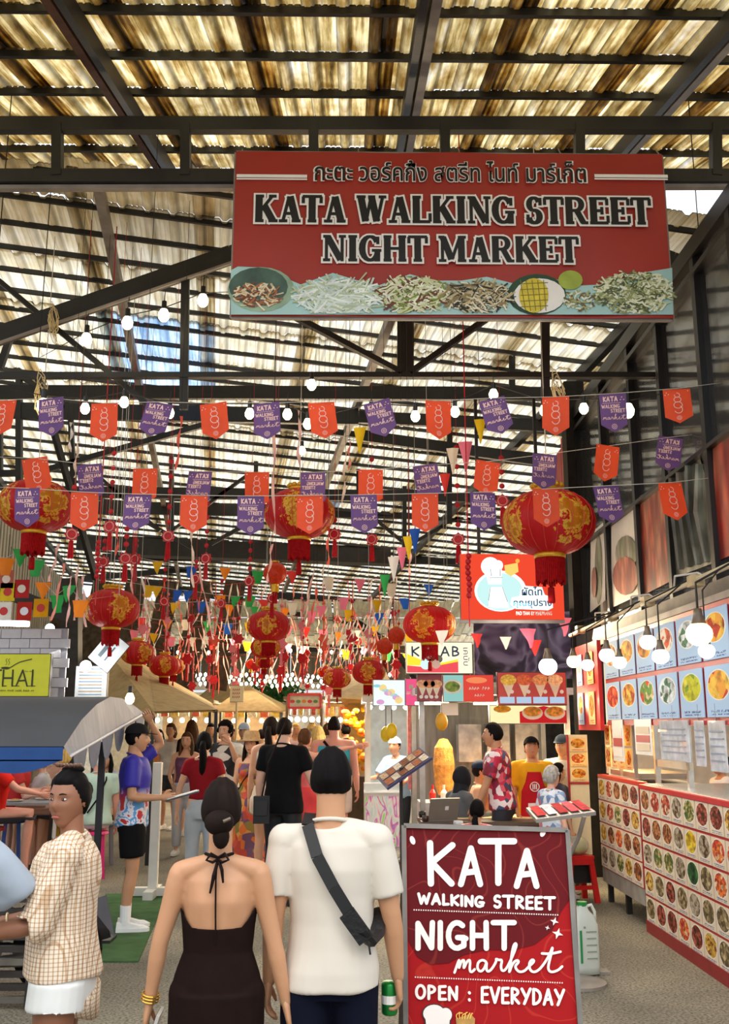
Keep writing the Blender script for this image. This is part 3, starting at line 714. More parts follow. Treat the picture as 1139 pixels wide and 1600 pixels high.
def print_orange():
    mb = MB()
    for cz, rx, rz, a0, a1 in ((-.055, .020, .02, -200, 100), (-.095, .027, .024, 90, 450), (-.145, .032, .03, 90, 470), (-.185, .03, .034, 60, -160)):
        ribbon(mb, arc(.0, cz, rx, rz, a0, a1, 14), .0055, 0, 4, False)
    ribbon(mb, arc(0, -.262, .018, .018, 0, 360, 12), .003, 0, 4, False); ribbon(mb, arc(0, -.262, .009, .009, 0, 360, 8), .003, 0, 4, False)
    for x, z in ((-.08, -.03), (-.09, -.05), (-.065, -.045), (.085, -.02)): mb.poly([(x+.005*math.cos(a), 0, z+.005*math.sin(a)) for a in (0, 1.2, 2.5, 3.7, 5)])
    return mb
def print_purple():
    mb = MB()
    hand_text(mb, 'KATA', -.075, -.058, .11, .034, .009); ribbon(mb, [(-.085, -.073), (.06, -.073)], .003, 0, 4, False)
    hand_text(mb, 'WALKING', -.09, -.112, .14, .026, .006); hand_text(mb, 'STREET', -.02, -.148, .11, .026, .006)
    script_text(mb, -.088, -.205, .185, .042, .005)
    ribbon(mb, arc(0, -.262, .02, .02, 0, 360, 12), .004, 0, 4, False); ribbon(mb, arc(0, -.262, .009, .009, 0, 360, 8), .004, 0, 4, False)
    for x, z in ((.07, -.03), (.085, -.05), (.06, -.05)): mb.poly([(x+.005*math.cos(a), 0, z+.005*math.sin(a)) for a in (0, 1.2, 2.5, 3.7, 5)])
    return mb
protos = {}
for kind_, m_, pf in (('orange', m_or, print_orange), ('purple', m_pu, print_purple)):
    for v_ in range(3):
        mbf, D = fshape(v_*1.3); me = mbf.mesh('pennant_cloth', m_, True)
        for side in (-1, 1):
            pm = pf()
            pm.v = [(x, D(x, z) + side*.003, z) for x, y, z in pm.v]
            protos[(kind_, v_, side)] = pm.mesh('pennant_print', m_pk)
        protos[(kind_, v_)] = me
rowsF = [
 ('front row nearest the roof', 7.6, 0, [(5, 625, 'o', 0), (80, 622, 'p', 4), (163, 630, 'o', 0), (250, 628, 'p', -10), (333, 630, 'o', 8), (416, 629, 'p', 4), (502, 628, 'o', 6), (588, 627, 'p', 14), (685, 626, 'o', 2), (768, 622, 'p', 14), (868, 620, 'o', -2), (957, 615, 'p', 2), (1057, 607, 'o', 0)]),
 ('second row, print reversed,', 8.35, PI, [(54, 716, 'o', 12), (140, 726, 'p', 6), (227, 732, 'o', 0), (314, 737, 'p', -4), (402, 738, 'o', -2), (489, 738, 'p', 0), (579, 734, 'o', 0), (664, 727, 'p', 8), (763, 721, 'o', -8), (851, 710, 'p', -4), (949, 697, 'o', -6), (1048, 683, 'p', -10)]),
 ('third row, across the big lanterns,', 7.8, 0, [(43, 763, 'p', 0), (132, 769, 'o', 2), (216, 772, 'p', 0), (304, 774, 'o', 0), (392, 775, 'p', 0), (484, 774, 'o', 0), (568, 773, 'p', 2), (664, 771, 'o', 0), (755, 769, 'p', 0), (852, 764, 'o', 0), (947, 759, 'p', 6), (1048, 754, 'o', 5)])]
for desc, Y, rz, fl in rowsF:
    pts = []
    for i, (px, py, k, tilt) in enumerate(fl):
        kind_ = 'orange' if k == 'o' else 'purple'
        q = P(px, py, Y); v_ = (i*2 + int(Y*10)) % 3
        t = thing('pennant', f'{kind_} printed pennant, {ordinal(i)} from the left in the {desc.strip(",")}' , 'pennant', q, 0, desc.split(',')[0] + ' of printed pennants')
        t.rotation_euler = (R(random.uniform(-8, 8)), R(-tilt if rz == 0 else tilt), rz + R(random.uniform(-14, 14)))
        s = 1.02; t.scale = (s, s, s)
        link('cloth', protos[(kind_, v_)], t); link('print', protos[(kind_, v_, -1)], t)
        if rz: link('print', protos[(kind_, v_, 1)], t)
        pts.append(q)
    a = P(-60, fl[0][1] - 4, Y); b = P(1200, fl[-1][1] - 18, Y)
    cord('bunting_cord', [a] + pts + [b], 'thin pale cord holding the ' + desc.split(',')[0] + ' of printed pennants', mat('#c8c2b4', var=0), .003)
# ================================================================== lanterns
def lantern_nodes(N, L, out):
    tc = N.new('ShaderNodeTexCoord'); g = N.new('ShaderNodeTexCoord')
    sp = N.new('ShaderNodeSeparateXYZ'); L.new(tc.outputs['Object'], sp.inputs[0])
    at = N.new('ShaderNodeMath'); at.operation = 'ARCTAN2'; L.new(sp.outputs[1], at.inputs[0]); L.new(sp.outputs[0], at.inputs[1])
    m4 = N.new('ShaderNodeMath'); m4.operation = 'MULTIPLY'; m4.inputs[1].default_value = 4.0; L.new(at.outputs[0], m4.inputs[0])
    sn = N.new('ShaderNodeMath'); sn.operation = 'SINE'; L.new(m4.outputs[0], sn.inputs[0])
    zz = N.new('ShaderNodeMath'); zz.operation = 'MULTIPLY'; L.new(sp.outputs[2], zz.inputs[0]); L.new(sp.outputs[2], zz.inputs[1])
    z2 = N.new('ShaderNodeMath'); z2.operation = 'MULTIPLY_ADD'; z2.inputs[1].default_value = -9.0; z2.inputs[2].default_value = .55; L.new(zz.outputs[0], z2.inputs[0])
    ad = N.new('ShaderNodeMath'); ad.operation = 'MULTIPLY_ADD'; ad.inputs[1].default_value = .6; L.new(sn.outputs[0], ad.inputs[0]); L.new(z2.outputs[0], ad.inputs[2])
    v = N.new('ShaderNodeTexNoise'); v.inputs['Scale'].default_value = 6.5; v.inputs['Detail'].default_value = 5; v.inputs['Roughness'].default_value = .7; L.new(tc.outputs['Object'], v.inputs['Vector'])
    v2 = N.new('ShaderNodeMath'); v2.operation = 'MULTIPLY_ADD'; v2.inputs[1].default_value = 4.0; v2.inputs[2].default_value = -2.1; L.new(v.outputs[0], v2.inputs[0])
    s2 = N.new('ShaderNodeMath'); s2.operation = 'ADD'; L.new(ad.outputs[0], s2.inputs[0]); L.new(v2.outputs[0], s2.inputs[1])
    r = ramp(N, [(0, '#d2141c'), (.50, '#d2141c'), (.53, '#f2b41e'), (.75, '#f9da50'), (1, '#d88a10')]); L.new(s2.outputs[0], r.inputs[0])
    p = N.new('ShaderNodeBsdfPrincipled'); p.inputs['Roughness'].default_value = .5; L.new(r.outputs[0], p.inputs['Base Color'])
    t = N.new('ShaderNodeBsdfTranslucent'); L.new(r.outputs[0], t.inputs[0]); ms = N.new('ShaderNodeMixShader'); ms.inputs[0].default_value = .35
    L.new(p.outputs[0], ms.inputs[1]); L.new(t.outputs[0], ms.inputs[2]); L.new(ms.outputs[0], out.inputs[0])
m_lan = node_mat('lantern_silk', lantern_nodes); m_gold = mat('#e2b12c', rough=.35, metal=.3, var=.15, scale=20); m_redf = mat('#b5161a', rough=.7, var=.25, scale=30, tr=.25)
m_rib = mat('#d9483a', var=0, rough=.5)
def make_lantern():       # radius 0.5
    t = thing('paper_lantern', '', 'lantern')
    mb = MB(); n = 80; prof = []
    for i in range(17):
        a = -75 + 150*i/16; prof.append((.5*math.cos(R(a))**.85, .34*math.sin(R(a))/math.sin(R(75))))
    vs = []; 
    for r_, z in prof:
        for j in range(n):
            th = 2*PI*j/n; k = r_*(1 - .035*abs(math.cos(th*10))**3); vs.append((k*math.cos(th), k*math.sin(th), z))
    mb.add(vs, [(i*n+j, i*n+(j+1) % n, (i+1)*n+(j+1) % n, (i+1)*n+j) for i in range(16) for j in range(n)])
    mb.build('shade', m_lan, t, smooth=True)
    mb = MB()
    for q in range(20):
        th = 2*PI*(q)/20
        mb.tube([((r_*.985+.004)*math.cos(th), (r_*.985+.004)*math.sin(th), z) for r_, z in prof[::2]], .004, 4)
    mb.build('ribs', m_rib, t)
    mb = MB(); mb.lathe([(.13, -.03), (.16, .0), (.16, .035), (.14, .04), (.001, .04)], 24, (0, 0, .345))
    for q in range(12): mb.ball((.15*math.cos(q*PI/6), .15*math.sin(q*PI/6), .40), (.04, .04, .035), 8, 6)
    mb.build('top_cap', m_gold, t, smooth=True)
    MB().lathe([(.13, .03), (.17, .0), (.165, -.04), (.001, -.04)], 24, (0, 0, -.345)).build('bottom_cap', m_gold, t, smooth=True)
    mb = MB()
    for q in range(46):
        th = 2*PI*q/46; rr = .15; L_ = .27 + .02*math.sin(q*5)
        mb.tube([(rr*math.cos(th), rr*math.sin(th), -.38), (rr*.97*math.cos(th+.05), rr*.97*math.sin(th+.05), -.38-L_*.5), (rr*1.0*math.cos(th), rr*math.sin(th), -.38-L_)], [.011, .012, .009], 4, False)
    mb.build('fringe', m_redf, t)
    MB().tube([(0, 0, .38), (0, 0, 1.4)], .006, 5).build('hanging_cord', mat('#e3d8c6', var=0), t)
    mb = MB(); mb.tube([(0, 0, -.38), (0, 0, -.62)], .006, 5); mb.ball((0, 0, -.66), .03, 8, 6)
    mb.lathe([(.001, -.68), (.035, -.70), (.04, -.84), (.035, -.86), (.001, -.85)], 10)
    mb.build('tassel', m_redf, t)
    return t
lp = make_lantern(); first = True
LAN = [(857, 817, 148, 8.7, 'largest red and gold lantern, right, beside the red chef sign'),
 (468, 803, 114, 9.9, 'big red and gold lantern hanging in the middle behind two pennants'),
 (56, 791, 114, 9.9, 'big red and gold lantern cut by the left edge of the picture'),
 (175, 951, 86, 11.5, 'red and gold lantern on the left below the green pennants'),
 (420, 978, 70, 12.5, 'red and gold lantern below the round orange one, middle'),
 (671, 976, 85, 11.0, 'red and gold lantern hanging above the yellow kebab sign'),
 (215, 1020, 53, 15.5, 'small dark red lantern above the beige tent on the left'),
 (257, 1040, 48, 16.5, 'small lantern just right of the small dark red one over the beige tent'),
 (271, 1041, 36, 18.0, 'smallest lantern half hidden behind another over the beige tent'),
 (527, 1060, 44, 16.5, 'small lantern left of the far yellow fruit stall'),
 (508, 1050, 26, 18.5, 'tiny orange red lantern beside the small lantern before the fruit stall'),
 (576, 1050, 54, 14.5, 'small red lantern hanging over the white pancake stall'),
 (415, 1012, 48, 15.5, 'small lantern half hidden right under the middle one'),
 (413, 1034, 30, 17.5, 'little orange red lantern under the stacked lanterns in the middle')]
for i, (px, py, wd, Y, lb) in enumerate(LAN):
    t = lp if i == 0 else copy_tree(lp)
    q = P(px, py, Y); t.location = q; s = wd*q.y/FPX*1.02/ (math.cos(math.atan2(q.z-CAMZ, q.y))) ; s = wd * (q - Vector((0, 0, CAMZ))).length / FPX / 1.03
    t.scale = (s, s, s); t.rotation_euler = (0, 0, i*1.1); tag(t, lb, 'lantern', 'red and gold paper lanterns')
    for c in list(t.children):
        if c.name.startswith('hanging_cord'):
            H_ = (roof_z(q.x, q.y) - q.z)/s - .38; c.location = (0, 0, .38*(1 - H_/1.02)); c.scale = (1, 1, H_/1.02)
    if i in (2,): t.rotation_euler = (0, 0, .4)
# small round lanterns
m_orl = mat('#e0481f', rough=.4, var=.2, scale=9, tr=.4)
def make_round():
    t = thing('round_lantern', '', 'lantern')
    mb = MB(); n = 48; vs = []
    for i in range(13):
        a = R(-80 + 160*i/12)
        for j in range(n):
            th = 2*PI*j/n; k = .5*math.cos(a)*(1 - .06*abs(math.cos(th*6))); vs.append((k*math.cos(th), k*math.sin(th), .47*math.sin(a)))
    mb.add(vs, [(i*n+j, i*n+(j+1) % n, (i+1)*n+(j+1) % n, (i+1)*n+j) for i in range(12) for j in range(n)]); mb.build('shade', m_orl, t, smooth=True)
    MB().lathe([(.001, .06), (.16, .06), (.16, 0), (.1, -.02)], 14, (0, 0, .46)).build('top_cap', m_gold, t)
    MB().lathe([(.1, .02), (.17, 0), (.16, -.08), (.18, -.32), (.001, -.32)], 14, (0, 0, -.46)).build('bottom_cap', m_gold, t)
    MB().tube([(0, 0, .5), (0, 0, 2.2)], .012, 4).build('hanging_cord', mat('#b5232a', var=0), t)
    mb = MB()
    for q in range(9): mb.tube([(.08*math.cos(q*.7), .08*math.sin(q*.7), -.78), (.09*math.cos(q*.7), .09*math.sin(q*.7), -1.25)], .02, 4)
    mb.build('tassel', m_redf, t)
    return t
rp = make_round()
RL = [(430, 896, 38, 11.2, 'round orange lantern with gold base under the middle red lantern'), (619, 993, 28, 13.5, 'round red lantern left of the lantern over the kebab sign'), (601, 1010, 27, 14.5, 'round red lantern with green base lower left of its neighbour'),
 (392, 1038, 16, 19, 'tiny round orange lantern left of the far hanging knots'), (528, 968, 14, 18, 'tiny round lantern over the far bunting right of the middle'), (588, 1005, 12, 18, 'tiny round lantern in front of the far right bunting'),
 (560, 1002, 13, 19, 'tiny round red lantern above the pancake stall roof')]
for i, (px, py, wd, Y, lb) in enumerate(RL):
    t = rp if i == 0 else copy_tree(rp); q = P(px, py, Y); t.location = q; s = wd*Y/FPX; t.scale = (s, s, s); tag(t, lb, 'lantern', 'small round lanterns')
    for c in t.children:
        if c.name.startswith('hanging_cord'): H_ = (roof_z(q.x, q.y) - q.z)/s - .5; c.location = (0, 0, .5*(1 - H_/1.7)); c.scale = (.6, .6, H_/1.7)
# ================================================================== red knot hangings
m_knot = mat('#d3202c', rough=.5, var=.15, scale=40, tr=.2)
def make_knot(nb_, long, top):
    t = thing('knot_hanging', '', 'decoration')
    mb = MB(); n = 24      # lobed disc
    pr = [((.05 + .008*math.cos(8*2*PI*i/n))*math.cos(2*PI*i/n), (.05 + .008*math.cos(8*2*PI*i/n))*math.sin(2*PI*i/n)) for i in range(n)]
    mb.prism(pr, -.012, .012); mb.build('knot', m_knot, t)
    MB().tube([(.036*math.cos(a*PI/6), -.014, .036*math.sin(a*PI/6)) for a in range(13)], .004, 4).build('knot_border', mat('#f0b0a8', var=0), t)
    MB().tube([(0, 0, .05), (0, 0, top)], .0018, 4).build('cord', m_knot, t)
    for k in range(nb_): 
        z = .12 + k*(long-.16)/max(1, nb_); MB().ball((0, 0, z), (.022, .012, .022), 8, 6).build('bead', m_knot, t)
    mb = MB()
    for q in range(5): mb.tube([(.006*(q-2), 0, -.05), (.010*(q-2), .004*(q % 2), -.19)], .005, 4)
    mb.build('tassel', m_knot, t)
    return t
KN = [(112, 835, 9.5, 4, .5), (172, 823, 9.5, 5, .75), (162, 878, 11, 2, .3), (196, 873, 10, 3, .35), (212, 874, 10.5, 2, .25), (263, 838, 10, 5, .8), (322, 873, 11, 5, .8), (306, 905, 11.5, 2, .25), (390, 908, 11.5, 4, .5), (425, 935, 12, 2, .25), (523, 835, 10, 1, .2), (581, 843, 10.5, 5, .9), (716, 843, 9.6, 5, .95), (256, 940, 13, 4, .6), (346, 943, 13, 2, .4), (785, 783, 9.4, 3, .5)]
kprot = {}
for i, (px, py, Y, nb_, lg) in enumerate(KN):
    q = P(px, py, Y); t = make_knot(nb_, lg, (roof_z(q.x, q.y) - q.z)/1.25); t.location = q; t.scale = (1.25,)*3; t.rotation_euler = (0, 0, random.uniform(-.5, .5))
    lr = sorted(range(len(KN)), key=lambda k: KN[k][0]).index(i)
    tag(t, f'red lucky knot with {nb_} beads on its cord, {ordinal(lr)} large one from the left', 'decoration', 'large red knot hangings')
# strings of red beads on the left and beside the chef sign
for (px, y0, y1, Y, lb) in ((151, 842, 905, 9.6, 'string of red beads hanging left of the left lanterns'), (733, 862, 935, 8.7, 'string of red beads down the left side of the red chef sign')):
    t = thing('bead_string', lb, 'decoration', P(px, y1, Y)); k = int((y1-y0)/9)
    for j in range(k): MB().ball((.006*math.sin(j), 0, (j+.5)*9*Y/FPX), .027, 8, 6).build('bead', m_knot, t, smooth=True)
    MB().tube([(0, 0, -.25), (0, 0, roof_z(t.location.x, Y) - t.location.z)], .006, 5).build('cord', m_knot, t)
# far small knots: many red dots hanging on strings
far_k = MB(); n = 12
pr = [((.05 + .01*math.cos(6*2*PI*i/n))*math.cos(2*PI*i/n), (.05 + .01*math.cos(6*2*PI*i/n))*math.sin(2*PI*i/n)) for i in range(n)]
far_k.prism(pr, -.012, .012); far_k.bar((0, 0, .05), (0, 0, .55), .006); far_k.bar((0, 0, -.05), (0, 0, -.2), .02); far_k.ball((0, 0, .2), .02, 6, 4); far_k.ball((0, 0, .35), .02, 6, 4)
far_kme = [far_k.mesh('far_knot', m_knot), far_k.mesh('far_knot', mat('#ee7f86', var=.1)), far_k.mesh('far_knot', mat('#f05a3c', var=.1))]
rk = random.Random(11)
far_lines = [('on the highest far cord', 15.5, 902, 948, 12), ('on the second far cord', 17, 930, 972, 12), ('on the third far cord', 18.5, 955, 995, 12), ('on the fourth far cord', 20, 975, 1018, 12), ('on the fifth far cord', 21.5, 995, 1040, 12), ('on the lowest far cord', 23, 1015, 1062, 12)]
LINES = []
for desc, Y, ya, yb_, n in far_lines:
    pts = [P(205 + 435*k/12, ya + 14*math.sin(PI*k/12) - 6*(k % 2), Y) for k in range(13)]; LINES.append((desc, Y, ya))
    cord('bunting_cord', pts, 'thin cord that carries the small red knots ' + desc, m_knot, .004)
    for i in range(n):
        px = 210 + 425*(i+.5)/n + rk.uniform(-6, 6); q = pts[0].lerp(pts[-1], (px-205)/435); kf = (px-205)/435*12; k0 = min(11, int(kf)); q = pts[k0].lerp(pts[k0+1], kf-k0)
        s = rk.uniform(1.0, 1.9); dr = rk.choice((0, 0, .15, .35, .6)); c_ = rk.choice((0, 0, 0, 1, 2))
        o = link('small_knot', far_kme[c_], None, (q.x, q.y, q.z - .55*s), (0, 0, rk.uniform(-.6, .6)), ('red', 'pale pink', 'orange red')[c_] + f' small hanging knot, {ordinal(i)} from the left {desc}', 'decoration', 'small far hanging knots'); o.scale = (s,)*3
# ================================================================== small coloured bunting and streamers
cols = {'green': '#2fa24c', 'orange': '#f08a1e', 'gold': '#d8a916', 'blue': '#1d56b8', 'pink': '#f07f9a', 'cream': '#eadfcb', 'red': '#dc3a34', 'white': '#f0ede6', 'yellow': '#f2cf1c'}
fmesh = {}
for k, h in cols.items():
    for v_ in range(2):
        mb = MB(); tw = .5 if v_ == 0 else .08
        rr = []
        for j in range(4):
            z = -.15*j/3; hw = .07*(1 - (1-tw)*j/3)
            rr += [(-hw, .012*math.sin(j*2+v_), z), (0, .012*math.sin(j*2+1+v_) - .015, z), (hw, .012*math.sin(j*2), z)]
        mb.add(rr, [(j*3+i, j*3+3+i, j*3+4+i, j*3+1+i) for j in range(3) for i in range(2)])
        fmesh[k, v_] = mb.mesh('small_flag', mat(h, rough=.6, var=.08, tr=.35), True)
def flag(px, py, Y, k, lb, grp, s=1.0, v_=0, rot=0):
    o = link('small_flag', fmesh[k, v_], None, P(px, py, Y), (random.uniform(-.3, .3), rot, random.uniform(-.5, .5)), lb, 'bunting flag', grp); o.scale = (s,)*3
    return o
strings = [
 ('above the left stall', 10.5, [(10, 872, 'orange'), (33, 858, 'green'), (58, 875, 'green'), (68, 910, 'orange'), (88, 930, 'green'), (108, 915, 'green'), (126, 938, 'orange')], 1.25),
 ('behind the left knots', 13, [(246, 877, 'gold'), (300, 885, 'blue'), (352, 887, 'orange'), (403, 892, 'green'), (457, 892, 'red'), (513, 902, 'cream'), (563, 905, 'pink'), (612, 912, 'cream')], 1.15),
 ('under the middle lantern', 14.5, [(232, 915, 'gold'), (245, 916, 'gold'), (278, 922, 'blue'), (294, 923, 'blue'), (345, 930, 'orange'), (368, 932, 'green'), (391, 931, 'green'), (412, 937, 'red'), (457, 942, 'cream'), (502, 947, 'pink'), (537, 934, 'pink'), (590, 938, 'gold')], 1.2),
 ('by the round lantern', 16, [(205, 945, 'green'), (273, 942, 'gold'), (315, 940, 'blue'), (358, 945, 'orange'), (400, 948, 'green'), (445, 950, 'orange'), (487, 955, 'pink'), (502, 948, 'white'), (546, 953, 'gold'), (592, 958, 'blue'), (632, 935, 'blue'), (670, 913, 'blue')], 1.25),
 ('before the arched beam', 18, [(222, 965, 'red'), (262, 970, 'orange'), (290, 968, 'cream'), (325, 972, 'green'), (356, 975, 'blue'), (388, 972, 'gold'), (450, 978, 'pink'), (478, 980, 'red'), (505, 984, 'pink'), (530, 988, 'orange'), (556, 985, 'white'), (585, 978, 'gold'), (640, 990, 'gold')], 1.3),
 ('lowest over the stalls', 20, [(210, 985, 'pink'), (240, 990, 'gold'), (268, 995, 'pink'), (300, 996, 'cream'), (332, 1000, 'red'), (365, 998, 'pink'), (386, 1003, 'orange'), (450, 1006, 'pink'), (476, 1010, 'cream'), (508, 1012, 'red'), (540, 1015, 'gold'), (570, 1010, 'pink'), (606, 1018, 'green'), (636, 1022, 'yellow')], 1.3)]
for desc, Y, fl, s in strings:
    for i, (px, py, k) in enumerate(fl):
        flag(px, py, Y, k, f'{k} bunting flag, {ordinal(i)} from the left on the string {desc.replace(",", "")}', 'small bunting ' + desc.replace(',', ''), s, v_=(i*7 + int(Y)) % 2)
    cord('bunting_cord', [P(fl[0][0] - 60, fl[0][1] - 10, Y)] + [P(px, py, Y) for px, py, k in fl] + [P(fl[-1][0] + 60, fl[-1][1] - 8, Y)], 'thin pale cord of the small bunting ' + desc.replace(',', ''), mat('#c8c2b4', var=0), .004)
for i, (px, py, k, s, rot, lb) in enumerate([(562, 668, 'yellow', 2.0, .4, 'yellow paper flag twisting below the top pennants left of centre'), (750, 655, 'yellow', 1.9, .3, 'yellow paper flag twisting below the top pennants right of centre'), (727, 690, 'pink', 2.3, .1, 'crumpled bright pink flag left of the raised orange pennant'), (707, 700, 'cream', 2.0, 0, 'narrow cream flag beside the crumpled pink flag'), (638, 838, 'yellow', 1.7, 0, 'narrow yellow flag hanging under the orange pennant'), (648, 826, 'blue', 1.8, 0, 'narrow blue flag hanging under the orange pennant'), (695, 740, 'red', 1.7, 0, 'narrow orange red flag left of the pink flag'), (615, 870, 'white', 1.8, 0, 'white paper flag by the far roof post'), (601, 898, 'green', 1.6, 0, 'narrow green flag by the far roof post'), (628, 855, 'pink', 1.7, 0, 'narrow pink flag by the far roof post')]):
    o = flag(px, py, 9.0, k, lb, 'twisted single flags', s*.8, 1, rot); o.rotation_euler = (0, 0, 0); o.scale = (s*.42, s*.8, s*.85); q_ = P(px, py, 9.0); MB().tube([(0, 0, 0), (0, 0, (roof_z(q_.x, 9) - q_.z)/(s*.85))], .003, 4).build('thread', m_cord, o)
# triangular pennants beside the chef sign
for i, (px, py, k, s) in enumerate([(825, 982, 'pink', 1.3), (835, 1000, 'red', 1.0), (882, 965, 'pink', 1.2), (745, 990, 'red', .9), (790, 995, 'cream', .8), (690, 985, 'white', 1.0)]):
    flag(px, py, 9.5, k, f'small {k} triangular flag under the red chef sign, {ordinal(i)} in line', 'flags under the chef sign', s, 1)
# long paper streamers
mst = [mat(h, rough=.6, var=.1, tr=.4) for h in ('#f29a8c', '#f6c4be', '#f4ece2', '#ee6a58', '#f0d8c8')]
rs_ = random.Random(5); LASTST = [None]
def streamer(px, py, Y, L_, slant, lb, grp, w_=.022):
    mb = MB(); k = 8; tw = rs_.uniform(0, 6)
    for i in range(k + 1):
        z = -L_*i/k; x = slant*L_*(i/k)**1.2 + .01*math.sin(i*1.3 + tw); a = tw + i*.9
        mb.v += [(x - w_*math.cos(a)*.5, -w_*math.sin(a)*.5, z), (x + w_*math.cos(a)*.5, w_*math.sin(a)*.5, z)]
    for i in range(k): mb.f.append([2*i, 2*i+1, 2*i+3, 2*i+2]); mb.mi.append(0)
    LASTST[0] = None
    o = mb.build('paper_streamer', rs_.choice(mst), None, smooth=True, loc=P(px, py, Y), label=lb, cat='streamer', group=grp)
    LASTST[0] = o.name; return o
STL = [(112, 660, 9, 50, 0), (122, 690, 9, 60, -.05), (283, 650, 9, 90, -.05), (428, 655, 9, 190, .02), (468, 640, 8.8, 100, 0), (185, 810, 10, 60, 0), (148, 780, 9.6, 40, .05), (300, 830, 10, 90, .05), (310, 870, 11, 130, .22), (425, 850, 10.5, 60, -.1), (513, 815, 10, 70, 0), (546, 690, 9.5, 50, 0), (540, 705, 9.5, 90, -.05), (92, 850, 10, 60, -.2), (100, 880, 10, 90, -.15), (110, 900, 10, 80, 0), (205, 885, 12, 60, .1), (222, 900, 12, 80, .2), (122, 880, 11, 90, 0), (130, 900, 11, 80, .1), (490, 890, 12, 70, -.2), (495, 920, 12, 60, -.2), (505, 885, 12, 40, 0), (640, 840, 10.5, 60, 0)]
STX = [q[0] for q in STL]
for i, (px, py, Y, pl, sl) in enumerate(STL):
    streamer(px, py, Y, pl*Y/FPX, sl, f'long pale pink paper streamer, {ordinal(sorted(STL).index((px, py, Y, pl, sl)))} from the left among those before the lanterns', 'long paper streamers', .03)
    q_ = P(px, py, Y); MB().tube([(0, 0, 0), (0, 0, roof_z(q_.x, Y) - q_.z)], .0025, 4).build('thread', m_cord, bpy.data.objects[LASTST[0]])
for li, (desc, Y, ya) in enumerate(LINES):
    for i in range(20):
        px = 225 + 400*(i+.5)/20 + rs_.uniform(-8, 8); kf = (px-205)/435*12
        streamer(px, ya + 14*math.sin(PI*kf/12) - 3, Y, rs_.uniform(.3, .9), rs_.uniform(-.4, .4), f'thin pale streamer, {ordinal(i)} from the left {desc}', 'far paper streamers', .028)
# white paper fringe on the right of the far bunting
for i in range(26):
    px = 515 + (i % 13)*8.0 + rs_.uniform(-2, 2); py = 975 - (i % 13)*2 + (i // 13)*38
    o = streamer(px, py, 15, .33, -.3, ['upper', 'lower'][i // 13] + f' white paper fringe over the fruit stall, {ordinal(i % 13)} strip from the left', 'white paper fringe', .028); o.data.materials[0] = mst[2]
for k_ in range(2): cord('bunting_cord', [P(512 + j*8, 975 - j*2 + k_*38, 15) for j in range(14)], ['upper', 'lower'][k_] + ' cord of the white paper fringe over the fruit stall', mat('#c8c2b4', var=0), .004)
# curtain of fairy lights at the far end
ms = MB().lathe([(.001, .05), (.03, .03), (.035, -.02), (.001, -.06)], 6).mesh('fairy_bulb', glow('#fff0cf', 7))
for r_ in range(4):
    for k in range(44):
        if (k + r_*3) % 7 == 0: continue
        px = 262 + k*8 + (r_ % 2)*3; py = 1049 + r_*7 + 2*math.sin(k*.7) if r_ else 1018 + 1.5*math.sin(k)
        if r_ == 0 and k % 2: continue
        link('fairy_bulb', ms, None, P(px, py, 24 + r_*.2), None, ['topmost', 'upper', 'middle', 'lowest'][r_] + ' row tiny lit bulb in the curtain of lights at the far end', 'light bulb', 'far curtain of lights')
lamp_area(P(420, 1040, 23.6), P(420, 1140, 18), 6, .5, 120, WARM)
for r_ in range(4):
    cord('light_cord', [P(255, 1046 + r_*7 if r_ else 1015, 24 + r_*.2)] + [P(262 + k*8, (1049 + r_*7 + 2*math.sin(k*.7) if r_ else 1018 + 1.5*math.sin(k)) - 4, 24 + r_*.2) for k in range(44)] + [P(615, 1046 + r_*7 if r_ else 1015, 24 + r_*.2)], ['topmost', 'upper', 'middle', 'lowest'][r_] + ' cord of the far curtain of lights')
# twine knots on the beams
m_tw = mat('#d8c08a', rough=.8, var=.2)
for (px, py, Y, lb) in ((84, 490, 9.0, 'loops of yellow twine tied round the slanting beam'), (65, 600, 8.0, 'bunch of yellow twine above the leftmost bulb'), (872, 600, 7.9, 'pale twine bunch tying the cord above the big right lantern')):
    mb = MB(); rr = random.Random(px)
    for k in range(7):
        a = rr.uniform(0, 3); mb.tube([(.05*math.cos(a + i*.8)*rr.uniform(.6, 1.2), .02*math.sin(i), .14*math.sin(a*.5 + i*.8) - .03*k) for i in range(9)], .004, 4)
    mb.build('twine', m_tw, None, loc=P(px, py, Y), label=lb, cat='twine')
